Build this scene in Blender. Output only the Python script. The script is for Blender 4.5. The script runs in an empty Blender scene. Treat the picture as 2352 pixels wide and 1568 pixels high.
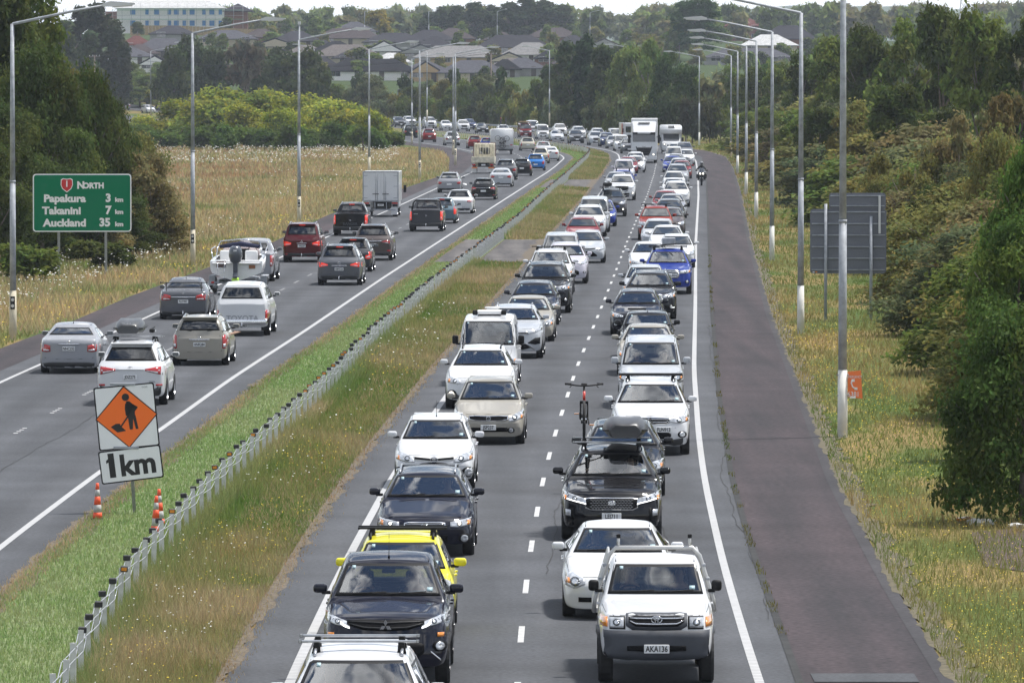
import bpy, bmesh, math, random
import numpy as np
from mathutils import Vector, Matrix
from mathutils.bvhtree import BVHTree
random.seed(7); rng = np.random.default_rng(7)
S = bpy.context.scene
COL = S.collection
# ------------------------------------------------------------------ camera
CAM_H = 8.7; FPX = 15900.0; HOR = 168.0; CX, CY = 1176.0, 784.0     # photograph measured on a 2352 px wide copy
PITCH = math.atan((CY - HOR) / FPX)
cam = bpy.data.cameras.new('camera'); co = bpy.data.objects.new('camera', cam); COL.objects.link(co)
cam.sensor_width = 36; cam.lens = 36 * FPX / 2352.0
cam.clip_start = 1; cam.clip_end = 30000
co.location = (0, 0, CAM_H); co.rotation_euler = (math.pi / 2 - PITCH, 0, 0)
S.camera = co
# ------------------------------------------------------------------ sun and sky
SUN_EL, SUN_AZ = math.radians(67), math.radians(64)      # azimuth from +Y towards +X
w = bpy.data.worlds.new('World'); S.world = w; w.use_nodes = True
nt = w.node_tree; nt.nodes.clear(); N = nt.nodes.new; L = nt.links.new
out = N('ShaderNodeOutputWorld'); bg = N('ShaderNodeBackground'); sky = N('ShaderNodeTexSky')
sky.sky_type = 'NISHITA'; sky.sun_disc = False; sky.sun_elevation = SUN_EL; sky.sun_rotation = SUN_AZ
sky.air_density = 1.0; sky.dust_density = .1
tc = N('ShaderNodeTexCoord'); sep = N('ShaderNodeSeparateXYZ'); L(tc.outputs['Generated'], sep.inputs[0])
# cloud layer: project the direction on a plane overhead
mz = N('ShaderNodeMath'); mz.operation = 'MAXIMUM'; mz.inputs[1].default_value = 0.12; L(sep.outputs[2], mz.inputs[0])
dv = N('ShaderNodeVectorMath'); dv.operation = 'DIVIDE'
cmb = N('ShaderNodeCombineXYZ')
for i in range(3): L(mz.outputs[0], cmb.inputs[i])
L(tc.outputs['Generated'], dv.inputs[0]); L(cmb.outputs[0], dv.inputs[1])
n1 = N('ShaderNodeTexNoise'); n1.inputs['Scale'].default_value = 5.0; n1.inputs['Detail'].default_value = 9; n1.inputs['Roughness'].default_value = .56
L(dv.outputs[0], n1.inputs['Vector'])
r1 = N('ShaderNodeValToRGB'); r1.color_ramp.elements[0].position = .47; r1.color_ramp.elements[1].position = .56; L(n1.outputs[0], r1.inputs[0])
n2 = N('ShaderNodeTexNoise'); n2.inputs['Scale'].default_value = 4.1; n2.inputs['Detail'].default_value = 6; L(dv.outputs[0], n2.inputs['Vector'])
r2 = N('ShaderNodeValToRGB'); r2.color_ramp.elements[0].position = .36; r2.color_ramp.elements[1].position = .62
r2.color_ramp.elements[0].color = (2.6, 2.9, 3.5, 1); r2.color_ramp.elements[1].color = (20, 20, 20, 1); L(n2.outputs[0], r2.inputs[0])
hz = N('ShaderNodeMapRange'); hz.inputs['From Min'].default_value = .015; hz.inputs['From Max'].default_value = .09
hz.inputs['To Min'].default_value = 1.0; hz.inputs['To Max'].default_value = 0; L(sep.outputs[2], hz.inputs['Value'])
mx = N('ShaderNodeMath'); mx.operation = 'MAXIMUM'; L(r1.outputs[0], mx.inputs[0]); L(hz.outputs[0], mx.inputs[1])
mixc = N('ShaderNodeMix'); mixc.data_type = 'RGBA'; L(r2.outputs[0], mixc.inputs['A']); mixc.inputs['B'].default_value = (13, 13.3, 13.8, 1); L(hz.outputs[0], mixc.inputs['Factor'])
mix = N('ShaderNodeMix'); mix.data_type = 'RGBA'; L(mx.outputs[0], mix.inputs['Factor']); L(sky.outputs[0], mix.inputs['A']); L(mixc.outputs['Result'], mix.inputs['B'])
L(mix.outputs['Result'], bg.inputs[0]); bg.inputs[1].default_value = 0.074; L(bg.outputs[0], out.inputs[0])
sun = bpy.data.lights.new('sun', 'SUN'); so = bpy.data.objects.new('sun', sun); COL.objects.link(so)
sun.energy = 3.7; sun.angle = math.radians(5); sun.color = (1, .965, .91)
sd = Vector((math.sin(SUN_AZ) * math.cos(SUN_EL), math.cos(SUN_AZ) * math.cos(SUN_EL), math.sin(SUN_EL)))
so.rotation_euler = sd.to_track_quat('Z', 'Y').to_euler(); so.location = (0, 50, 60)
S.view_settings.view_transform = 'Standard'; S.view_settings.look = 'None'
S.view_settings.exposure = 0.6; S.view_settings.gamma = 1; S.view_settings.use_curve_mapping = False
S.cycles.max_bounces = 5; S.cycles.transparent_max_bounces = 12; S.cycles.volume_bounces = 0
HAZE = 0.00008
# ------------------------------------------------------------------ helpers
def ray(x, y):
 dx = (x - CX) / FPX; dy = -(y - CY) / FPX
 cp, sp = math.cos(PITCH), math.sin(PITCH)
 return Vector((dx, cp + dy * sp, -sp + dy * cp))
def at(x, y, h=0.0):
 "ground point seen at a place measured in the photograph (plane z=h)"
 d = ray(x, y); t = (h - CAM_H) / d.z
 return Vector((d.x * t, d.y * t, h))
HZ = [(-200, 0), (1200, 0), (1350, 5.5), (1500, 10), (1650, 13.5), (1800, 16), (2000, 18), (2600, 20), (12000, 20)]
def hill(Y): return np.interp(Y, [a for a, b in HZ], [b for a, b in HZ])
def H(X, Y):
 z = float(hill(Y))
 z += 3.5 * math.exp(-((X + 85) / 60) ** 2 - ((Y - 1780) / 160) ** 2)
 return z
def hit(x, y, y0=90, y1=2600):
 d = ray(x, y); t = y0; prev = None
 while t < y1:
  p = Vector((0, 0, CAM_H)) + d * t
  if p.z <= H(p.x, p.y): return Vector((p.x, p.y, H(p.x, p.y)))
  t += 2.0 if t > 600 else .5
 p = Vector((0, 0, CAM_H)) + d * y1
 return Vector((p.x, p.y, H(p.x, p.y)))
def pxm(Y): return FPX / Y
def tag(o, label=None, cat=None, group=None, kind=None):
 if label: o['label'] = label
 if cat: o['category'] = cat
 if group: o['group'] = group
 if kind: o['kind'] = kind
 return o
def empty(name, loc=(0, 0, 0), rz=0):
 o = bpy.data.objects.new(name, None); COL.objects.link(o); o.location = loc; o.rotation_euler = (0, 0, rz)
 o.empty_display_size = .2
 return o
CH = {}      # own register of children (parent name -> parts)
def link(name, me, parent=None, loc=None, rot=None, scale=None):
 o = bpy.data.objects.new(name, me); COL.objects.link(o)
 if parent: o.parent = parent; CH.setdefault(parent.name, []).append(o)
 if loc is not None: o.location = loc
 if rot is not None: o.rotation_euler = rot
 if scale is not None: o.scale = scale
 return o
def bm_mesh(name, bm, mat, smooth=False):
 me = bpy.data.meshes.new(name); bm.to_mesh(me); bm.free()
 for m in (mat if isinstance(mat, (list, tuple)) else [mat]): me.materials.append(m)
 if smooth: me.polygons.foreach_set('use_smooth', [True] * len(me.polygons))
 return me
def np_mesh(name, V, F, mat, col=None, smooth=False):
 me = bpy.data.meshes.new(name); V = np.asarray(V, dtype=np.float32).reshape(-1, 3); F = np.asarray(F, dtype=np.int32)
 k = F.shape[1]
 me.vertices.add(len(V)); me.vertices.foreach_set('co', V.ravel())
 me.loops.add(F.size); me.loops.foreach_set('vertex_index', F.ravel())
 me.polygons.add(len(F)); me.polygons.foreach_set('loop_start', np.arange(0, F.size, k, dtype=np.int32))
 me.polygons.foreach_set('loop_total', np.full(len(F), k, dtype=np.int32))
 if smooth: me.polygons.foreach_set('use_smooth', np.ones(len(F), dtype=bool))
 me.update(calc_edges=True)
 if col is not None:
  ca = me.color_attributes.new('tint', 'FLOAT_COLOR', 'POINT')
  c = np.ones((len(V), 4), dtype=np.float32); c[:, :3] = col
  ca.data.foreach_set('color', c.ravel())
 me.materials.append(mat)
 return me
def add_box(bm, x0, x1, y0, y1, z0, z1, bev=0, seg=2, m=0, M=None):
 r = bmesh.ops.create_cube(bm, size=1)
 vs = r['verts']
 for v in vs:
  v.co = Vector(((x0 + x1) / 2 + v.co.x * (x1 - x0), (y0 + y1) / 2 + v.co.y * (y1 - y0), (z0 + z1) / 2 + v.co.z * (z1 - z0)))
 fs = set(f for v in vs for f in v.link_faces)
 if bev:
  es = list(set(e for v in vs for e in v.link_edges))
  rr = bmesh.ops.bevel(bm, geom=es, offset=bev, segments=seg, affect='EDGES', profile=.5)
  fs = set(rr['faces']) | set(f for f in fs if f.is_valid); vs = list(set(v for f in fs for v in f.verts))
 for f in fs:
  if f.is_valid: f.material_index = m
 if M is not None:
  for v in vs: v.co = M @ v.co
 return vs
def add_tube(bm, pts, r, n=8, caps=True, m=0):
 "tube through points, r number or list"
 pts = [Vector(p) for p in pts]; k = len(pts)
 rs = r if isinstance(r, (list, tuple)) else [r] * k
 rings = []; prev = None
 for i, p in enumerate(pts):
  d = (pts[min(i + 1, k - 1)] - pts[max(i - 1, 0)]).normalized()
  a = prev if prev is not None else (Vector((0, 0, 1)) if abs(d.z) < .9 else Vector((1, 0, 0)))
  u = (a - d * a.dot(d));
  if u.length < 1e-5: u = d.orthogonal()
  u.normalize(); v = d.cross(u); prev = u
  rings.append([bm.verts.new(p + (u * math.cos(2 * math.pi * j / n) + v * math.sin(2 * math.pi * j / n)) * rs[i]) for j in range(n)])
 for i in range(k - 1):
  for j in range(n):
   f = bm.faces.new((rings[i][j], rings[i][(j + 1) % n], rings[i + 1][(j + 1) % n], rings[i + 1][j])); f.material_index = m; f.smooth = True
 if caps:
  f = bm.faces.new(list(reversed(rings[0]))); f.material_index = m
  f = bm.faces.new(rings[-1]); f.material_index = m
def add_prism(bm, pts, x0, x1, axis='x', m=0):
 "extrude a 2-d outline; axis x: pts are (y,z), y: (x,z), z: (x,y)"
 def P(a, b, t):
  return (t, a, b) if axis == 'x' else ((a, t, b) if axis == 'y' else (a, b, t))
 A = [bm.verts.new(P(a, b, x0)) for a, b in pts]; B = [bm.verts.new(P(a, b, x1)) for a, b in pts]
 fs = [bm.faces.new(A), bm.faces.new(list(reversed(B)))]
 for i in range(len(pts)):
  j = (i + 1) % len(pts); fs.append(bm.faces.new((A[i], B[i], B[j], A[j])))
 for f in fs: f.material_index = m
 bmesh.ops.recalc_face_normals(bm, faces=fs)
def box_obj(name, parent, mat, x0, x1, y0, y1, z0, z1, bev=0, seg=2, smooth=False):
 bm = bmesh.new(); add_box(bm, x0, x1, y0, y1, z0, z1, bev, seg)
 return link(name, bm_mesh(name, bm, mat, smooth), parent)
def tube_obj(name, parent, mat, pts, r, n=8):
 bm = bmesh.new(); add_tube(bm, pts, r, n)
 return link(name, bm_mesh(name, bm, mat), parent)
def copy_thing(root, loc=None, rz=None, color=None):
 c = root.copy(); COL.objects.link(c)
 if loc is not None: c.location = loc
 if rz is not None: c.rotation_euler = (0, 0, rz)
 for k in ('label', 'group'):
  if k in c: del c[k]
 def rec(src, dst):
  for ch in CH.get(src.name, []):
   d = ch.copy(); COL.objects.link(d); d.parent = dst; CH.setdefault(dst.name, []).append(d)
   if color: d.color = color
   rec(ch, d)
 rec(root, c)
 return c
TMP = bpy.data.scenes.new('workbench')
def bake(o):
 "evaluate one object in a scratch scene and return its mesh"
 TMP.collection.objects.link(o); vl = TMP.view_layers[0]; vl.update(); dg = vl.depsgraph; dg.update(); me = bpy.data.meshes.new_from_object(o.evaluated_get(dg)); bpy.data.objects.remove(o); return me
_txt = {}
def text_mesh(s, size, mat, extrude=.002, bold=0.0, xs=1.0):
 k = (s, size, mat.name, extrude, bold, xs)
 if k in _txt: return _txt[k]
 cu = bpy.data.curves.new('text', 'FONT'); cu.body = s; cu.size = size; cu.extrude = extrude; cu.offset = bold
 cu.align_x = 'CENTER'; cu.align_y = 'CENTER'; cu.resolution_u = 3
 o = bpy.data.objects.new('text', cu); me = bake(o); bpy.data.curves.remove(cu)
 me.materials.clear(); me.materials.append(mat)
 if xs != 1.0:
  for v in me.vertices: v.co.x *= xs
 _txt[k] = me
 return me
# ------------------------------------------------------------------ materials
MT = {}
def mat(name, color=(.5, .5, .5), rough=.6, metal=0.0, noise=0.0, nscale=20.0, bump=0.0, bscale=60.0, emit=None, estr=0.0, coat=0.0, spec=.5, obj_color=False, coords='Object', trans=0.0, ao=None):
 if name in MT: return MT[name]
 m = bpy.data.materials.new(name); m.use_nodes = True; t = m.node_tree; b = t.nodes['Principled BSDF']
 b.inputs['Base Color'].default_value = (*color, 1); b.inputs['Roughness'].default_value = rough; b.inputs['Metallic'].default_value = metal
 b.inputs['Coat Weight'].default_value = coat; b.inputs['Coat Roughness'].default_value = .03; b.inputs['Specular IOR Level'].default_value = spec
 src = None
 if obj_color:
  oi = t.nodes.new('ShaderNodeObjectInfo'); src = oi.outputs['Color']; t.links.new(src, b.inputs['Base Color'])
 if noise or bump:
  tcn = t.nodes.new('ShaderNodeTexCoord')
 if noise:
  n = t.nodes.new('ShaderNodeTexNoise'); n.inputs['Scale'].default_value = nscale; n.inputs['Detail'].default_value = 5
  t.links.new(tcn.outputs[coords], n.inputs['Vector'])
  mr = t.nodes.new('ShaderNodeMapRange'); mr.inputs['From Min'].default_value = .3; mr.inputs['From Max'].default_value = .7
  mr.inputs['To Min'].default_value = 1 - noise; mr.inputs['To Max'].default_value = 1 + noise; t.links.new(n.outputs[0], mr.inputs['Value'])
  vm = t.nodes.new('ShaderNodeVectorMath'); vm.operation = 'SCALE'; t.links.new(mr.outputs[0], vm.inputs['Scale'])
  if src: t.links.new(src, vm.inputs[0])
  else: vm.inputs[0].default_value = color
  t.links.new(vm.outputs[0], b.inputs['Base Color'])
 if bump:
  n = t.nodes.new('ShaderNodeTexNoise'); n.inputs['Scale'].default_value = bscale; n.inputs['Detail'].default_value = 4
  t.links.new(tcn.outputs[coords], n.inputs['Vector'])
  bn = t.nodes.new('ShaderNodeBump'); bn.inputs['Strength'].default_value = bump; bn.inputs['Distance'].default_value = .01
  t.links.new(n.outputs[0], bn.inputs['Height']); t.links.new(bn.outputs[0], b.inputs['Normal'])
 if emit: b.inputs['Emission Color'].default_value = (*emit, 1); b.inputs['Emission Strength'].default_value = estr
 MT[name] = m
 return m
M_black = mat('black_plastic', (.009, .009, .01), .5, spec=.22)
M_trim = mat('black_trim', (.02, .021, .023), .4, noise=.2, nscale=3)
M_bump = mat('grey_bumper_plastic', (.045, .05, .062), .6, noise=.15, nscale=4)
M_rubber = mat('tyre_rubber', (.016, .016, .017), .8, noise=.3, nscale=12, bump=.3, bscale=50)
M_chrome = mat('chrome', (.75, .76, .78), .12, 1.0)
M_alloy = mat('alloy', (.45, .46, .48), .3, .9, noise=.15, nscale=8)
M_galv = mat('galvanised_steel', (.34, .36, .39), .6, .12, noise=.22, nscale=6, bump=.1)
M_white = mat('white_paint', (.74, .74, .73), .4, noise=.05, nscale=3)
M_plate = mat('number_plate_white', (.72, .73, .74), .4)
M_plateink = mat('number_plate_black', (.015, .015, .015), .5)
M_red = mat('red_lens', (.42, .012, .012), .15, coat=1.0)
M_redlit = mat('lit_brake_lens', (.5, .02, .01), .2, emit=(1, .05, .02), estr=.35)
M_amber = mat('amber_lens', (.75, .25, .02), .2, coat=1.0)
M_lamp = mat('headlamp_glass', (.52, .54, .57), .12, .35, noise=.45, nscale=9, coat=1.0)
M_lamplit = mat('lit_headlamp', (.9, .9, .85), .2, emit=(1, .93, .8), estr=1.8)
M_drl = mat('daytime_light_strip', (.9, .9, .9), .2, emit=(1, 1, 1), estr=1.6)
M_lampin = mat('headlamp_reflector', (.12, .13, .14), .15, .7)
M_mesh = mat('grille_black', (.006, .006, .007), .6, spec=.12)
M_seat = mat('seat_cloth', (.03, .03, .034), .9)
M_dash = mat('dashboard', (.06, .06, .065), .7)
M_under = mat('underbody', (.012, .012, .013), .9)
M_paint = mat('car_paint', rough=.4, coat=.8, spec=.06, obj_color=True)
M_sticker = mat('windscreen_sticker', (.38, .52, .56), .5)
M_alu = mat('tray_aluminium', (.5, .5, .49), .42, .5, noise=.12, nscale=3)
def glass_mat(name, tint, ior=1.5, dark=0.0, mul=4.0):
 m = bpy.data.materials.new(name); m.use_nodes = True; t = m.node_tree; t.nodes.clear()
 o = t.nodes.new('ShaderNodeOutputMaterial'); tr = t.nodes.new('ShaderNodeBsdfTransparent'); gl = t.nodes.new('ShaderNodeBsdfGlossy')
 tr.inputs[0].default_value = (*tint, 1); gl.inputs['Roughness'].default_value = .015; gl.inputs[0].default_value = (.95, .97, 1, 1)
 fr = t.nodes.new('ShaderNodeFresnel'); fr.inputs[0].default_value = ior
 n = t.nodes.new('ShaderNodeTexNoise'); n.inputs['Scale'].default_value = 1.3; n.inputs['Detail'].default_value = 1
 tcn = t.nodes.new('ShaderNodeTexCoord'); t.links.new(tcn.outputs['Object'], n.inputs['Vector'])
 bn = t.nodes.new('ShaderNodeBump'); bn.inputs['Strength'].default_value = .25; bn.inputs['Distance'].default_value = .12
 t.links.new(n.outputs[0], bn.inputs['Height']); t.links.new(bn.outputs[0], gl.inputs['Normal']);
 ml = t.nodes.new('ShaderNodeMath'); ml.operation = 'MULTIPLY_ADD'; ml.inputs[1].default_value = mul; ml.inputs[2].default_value = dark; ml.use_clamp = True
 t.links.new(fr.outputs[0], ml.inputs[0])
 mxx = t.nodes.new('ShaderNodeMixShader'); t.links.new(ml.outputs[0], mxx.inputs[0]); t.links.new(tr.outputs[0], mxx.inputs[1]); t.links.new(gl.outputs[0], mxx.inputs[2])
 t.links.new(mxx.outputs[0], o.inputs[0]); MT[name] = m
 return m
M_glass = glass_mat('windscreen_glass', (.80, .84, .83), dark=.01, mul=3.4)
M_glassd = glass_mat('privacy_glass', (.08, .09, .10), dark=.02, mul=1.9)
M_farglass = mat('dark_window_glass', (.03, .035, .04), .05, spec=.9, coat=1.0)
def M_text(kind):
 return {'w': mat('white_lettering', (.8, .8, .8), .5), 'k': mat('black_lettering', (.02, .02, .02), .6), 'g': mat('grey_lettering', (.3, .31, .33), .4)}[kind]
# ------------------------------------------------------------------ road lines measured on the photograph: (distance, offset)
def mkline(pts, sm=14):
 zz = np.arange(0, 1700.0, 1.0); xs = np.interp(zz, [a for a, b in pts], [b for a, b in pts])
 (z0, a0), (z1, a1) = pts[0], pts[1]
 xs = np.where(zz < z0, a0 + (zz - z0) * (a1 - a0) / (z1 - z0), xs)
 k = np.hanning(2 * sm + 1); k /= k.sum(); pad = np.concatenate([xs[0] + (xs[0] - xs[sm:0:-1]) , xs, np.full(sm, xs[-1])])
 xs2 = np.convolve(pad, k, 'valid')
 return lambda Z: np.interp(Z, zz, xs2)
fR = mkline([(60, 3.35), (98.8, 3.53), (107.9, 3.6), (123, 3.75), (147, 4.1), (166, 4.48), (203, 5.34), (260, 6.89), (353, 9.37), (490, 13.2), (596, 16.0), (685, 18.2), (743, 19.1), (775, 18.9), (800, 17.8), (829, 16.0), (857, 13.9), (882, 11.8), (914, 9.4), (940, 7.2), (1006, 1.2), (1057, -4.5), (1100, -11), (1150, -22), (1200, -37), (1250, -57), (1300, -82), (1400, -145), (1600, -300)])
wS = mkline([(60, 6.7), (190, 6.72), (300, 6.8), (500, 7.1), (720, 7.6), (778, 7.9), (900, 7.6), (1600, 7.6)])
fSL = lambda Z: fR(Z) - wS(Z)
fSM = lambda Z: fR(Z) - wS(Z) * .515
fN = mkline([(60, -10.0), (127, -9.4), (151, -9.0), (169, -8.57), (197, -8.0), (233, -7.0), (293, -5.5), (382, -3.1), (448, -1.29), (551, 1.53), (607, 3.1), (647, 4.07), (708, 5.36), (735, 5.2), (772, 4.2), (800, 2.4), (829, 0.2), (871, -3.6), (927, -9.0), (1000, -16.5), (1057, -24), (1100, -31), (1150, -42), (1200, -57), (1250, -76), (1300, -100), (1400, -165), (1600, -320)])
wN = mkline([(60, 6.4), (194, 6.35), (254, 6.35), (463, 6.3), (607, 6.6), (700, 8.0), (772, 8.9), (822, 8.6), (1000, 8.4), (1600, 8.2)])
fNL = lambda Z: fN(Z) - wN(Z)
fNM = lambda Z: fN(Z) - wN(Z) * .53
fB = mkline([(60, -5.8), (91.3, -6.04), (100.7, -6.2), (115, -6.33), (136, -6.05), (158.6, -5.6), (181, -5.02), (221.6, -4.3), (266, -3.2), (316, -1.8), (390, .34), (479, 2.4), (579, 4.87), (690, 7.55), (731, 8.2), (755, 7.6), (771, 6.7), (812, 4.33), (824, 3.0), (895, -3.7), (928, -7.3), (965, -11), (1057, -20), (1100, -27), (1150, -38), (1200, -53), (1250, -72), (1300, -97), (1400, -160), (1600, -315)], 8)
def atx(x, y): p = at(x, y); return (p.y, p.x)
# seal edges
fS_out = mkline(sorted([atx(*p) for p in [(1835, 1568), (1725, 1260), (1680, 1100), (1650, 900), (1633, 700), (1626, 500), (1622, 400), (1612, 360)]] + [(840, 17.2), (860, 15.6), (914, 11.4), (1006, 3.2), (1100, -9), (1200, -35), (1300, -80), (1600, -298)]), 10)
fS_ch = mkline(sorted([atx(*p) for p in [(2195, 1568), (2050, 1340), (1925, 1110), (1835, 880), (1772, 720), (1727, 560), (1702, 440), (1684, 385)]] + [(720, 22.2), (775, 21.7), (829, 18.2), (860, 16.2), (914, 11.8), (1006, 3.4), (1100, -8.5), (1200, -34.5), (1600, -297)]), 10)
fS_in = lambda Z: fSL(Z) - .95
fN_in = lambda Z: fN(Z) + .9
fN_out = lambda Z: fNL(Z) - .75
fN_ch = mkline(sorted([atx(*p) for p in [(-60, 826), (0, 800), (150, 745), (300, 680), (450, 625), (620, 560), (750, 495), (930, 432), (1030, 398)]] + [(700, -6.3), (760, -7.6), (822, -11.2), (880, -17), (1000, -27.5), (1100, -42.5), (1200, -68.5), (1600, -331)]), 10)
hedge0 = mkline(sorted([atx(*q) for q in [(2500, 1400), (2352, 1190), (2170, 800), (2060, 640), (1910, 520), (1800, 420), (1720, 350)]] + [(860, 24), (1000, 14)]), 6)
def zsteps(z0, z1):
 out = []; z = z0
 while z < z1:
  out.append(z); z += 3 if z < 300 else (6 if z < 700 else 10)
 for k in (1200., 1350., 1500.):
  if z0 < k < z1: out.append(k)
 out.append(z1)
 return np.array(sorted(set(out)))
def ribbon(name, fa, fb, z0, z1, dz, mt, nx=2, **kw):
 Z = zsteps(z0, z1); V = []; LT = []; lat = kw.get('lat')
 for z in Z:
  a, b = float(fa(z)), float(fb(z))
  for i in range(nx): x = a + (b - a) * i / (nx - 1); V.append((x, z, float(hill(z)) + dz)); LT.append(((x - float(lat(z))) / 20 + .5 if lat else .5,) * 3)
 F = [(i * nx + j, i * nx + j + 1, (i + 1) * nx + j + 1, (i + 1) * nx + j) for i in range(len(Z) - 1) for j in range(nx - 1)]
 me = np_mesh(name, V, F, mt, np.array(LT)); return link(name, me)
# asphalt with wheel tracks, chip, patches
def road_mat(name, base, tint2, speck, sscale, rough=.85, tracks=False):
 m = bpy.data.materials.new(name); m.use_nodes = True; t = m.node_tree; b = t.nodes['Principled BSDF']; b.inputs['Roughness'].default_value = rough
 b.inputs['Specular IOR Level'].default_value = .3
 tcn = t.nodes.new('ShaderNodeTexCoord')
 mp = t.nodes.new('ShaderNodeMapping'); mp.inputs['Scale'].default_value = (1.2, .05, 1); t.links.new(tcn.outputs['Object'], mp.inputs[0])
 n = t.nodes.new('ShaderNodeTexNoise'); n.inputs['Scale'].default_value = 1.0; n.inputs['Detail'].default_value = 6; t.links.new(mp.outputs[0], n.inputs['Vector'])
 r = t.nodes.new('ShaderNodeValToRGB'); r.color_ramp.elements[0].position = .34; r.color_ramp.elements[1].position = .66
 r.color_ramp.elements[0].color = (*base, 1); r.color_ramp.elements[1].color = (*tint2, 1); t.links.new(n.outputs[0], r.inputs[0])
 n2 = t.nodes.new('ShaderNodeTexNoise'); n2.inputs['Scale'].default_value = sscale; n2.inputs['Detail'].default_value = 3; t.links.new(tcn.outputs['Object'], n2.inputs['Vector'])
 mr = t.nodes.new('ShaderNodeMapRange'); mr.inputs['From Min'].default_value = .3; mr.inputs['From Max'].default_value = .7; mr.inputs['To Min'].default_value = 1 - speck; mr.inputs['To Max'].default_value = 1 + speck
 t.links.new(n2.outputs[0], mr.inputs['Value'])
 n3 = t.nodes.new('ShaderNodeTexNoise'); n3.inputs['Scale'].default_value = .35; n3.inputs['Detail'].default_value = 4; t.links.new(tcn.outputs['Object'], n3.inputs['Vector'])
 mr3 = t.nodes.new('ShaderNodeMapRange'); mr3.inputs['From Min'].default_value = .3; mr3.inputs['From Max'].default_value = .7; mr3.inputs['To Min'].default_value = .82; mr3.inputs['To Max'].default_value = 1.18
 t.links.new(n3.outputs[0], mr3.inputs['Value'])
 mm = t.nodes.new('ShaderNodeMath'); mm.operation = 'MULTIPLY'; t.links.new(mr.outputs[0], mm.inputs[0]); t.links.new(mr3.outputs[0], mm.inputs[1])
 v = t.nodes.new('ShaderNodeVectorMath'); v.operation = 'SCALE'; t.links.new(r.outputs[0], v.inputs[0]); t.links.new(mm.outputs[0], v.inputs['Scale'])
 if tracks:      # lane wear: darker wheel paths 0.9 m either side of each lane centre, oil line between them
  vc = t.nodes.new('ShaderNodeVertexColor'); vc.layer_name = 'tint'; sp = t.nodes.new('ShaderNodeSeparateColor'); t.links.new(vc.outputs[0], sp.inputs[0])
  sb = t.nodes.new('ShaderNodeMath'); sb.operation = 'MULTIPLY_ADD'; sb.inputs[1].default_value = 20 * 2 * math.pi / 1.75; sb.inputs[2].default_value = -10 * 2 * math.pi / 1.75; t.links.new(sp.outputs[0], sb.inputs[0])
  cs = t.nodes.new('ShaderNodeMath'); cs.operation = 'COSINE'; t.links.new(sb.outputs[0], cs.inputs[0])
  m4 = t.nodes.new('ShaderNodeMath'); m4.operation = 'MULTIPLY_ADD'; m4.inputs[1].default_value = .13; m4.inputs[2].default_value = 1.0; t.links.new(cs.outputs[0], m4.inputs[0])
  m5 = t.nodes.new('ShaderNodeMath'); m5.operation = 'MULTIPLY'; t.links.new(m4.outputs[0], m5.inputs[0]); t.links.new(mm.outputs[0], m5.inputs[1]); t.links.new(m5.outputs[0], v.inputs['Scale'])
 t.links.new(v.outputs[0], b.inputs['Base Color'])
 bn = t.nodes.new('ShaderNodeBump'); bn.inputs['Strength'].default_value = .5; bn.inputs['Distance'].default_value = .006; t.links.new(n2.outputs[0], bn.inputs['Height']); t.links.new(bn.outputs[0], b.inputs['Normal'])
 return m
M_asph = road_mat('asphalt', (.053, .056, .063), (.071, .074, .082), .26, 14, tracks=True)
M_chip = road_mat('purple_chip_seal', (.026, .022, .025), (.050, .037, .041), .5, 9)
M_pave = road_mat('old_worn_seal', (.065, .06, .06), (.12, .11, .105), .45, 4)
M_line = mat('road_marking_paint', (.46, .46, .46), .6, noise=.25, nscale=5)
def line_mat():
 m = bpy.data.materials.new('ribbed_edge_line_paint'); m.use_nodes = True; t = m.node_tree; b = t.nodes['Principled BSDF']; b.inputs['Roughness'].default_value = .6
 tcn = t.nodes.new('ShaderNodeTexCoord'); wv = t.nodes.new('ShaderNodeTexWave'); wv.bands_direction = 'Y'; wv.inputs['Scale'].default_value = 1.25; wv.inputs['Distortion'].default_value = .3
 t.links.new(tcn.outputs['Object'], wv.inputs['Vector'])
 r = t.nodes.new('ShaderNodeValToRGB'); r.color_ramp.elements[0].position = .05; r.color_ramp.elements[1].position = .22; r.color_ramp.elements[0].color = (.22, .22, .23, 1); r.color_ramp.elements[1].color = (.46, .46, .46, 1)
 n = t.nodes.new('ShaderNodeTexNoise'); n.inputs['Scale'].default_value = 6; t.links.new(tcn.outputs['Object'], n.inputs['Vector'])
 mr = t.nodes.new('ShaderNodeMapRange'); mr.inputs['To Min'].default_value = .75; mr.inputs['To Max'].default_value = 1.15; t.links.new(n.outputs[0], mr.inputs['Value'])
 v = t.nodes.new('ShaderNodeVectorMath'); v.operation = 'SCALE'; t.links.new(wv.outputs[1], r.inputs[0]); t.links.new(r.outputs[0], v.inputs[0]); t.links.new(mr.outputs[0], v.inputs['Scale']); t.links.new(v.outputs[0], b.inputs['Base Color'])
 return m
M_rib = line_mat()
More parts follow.
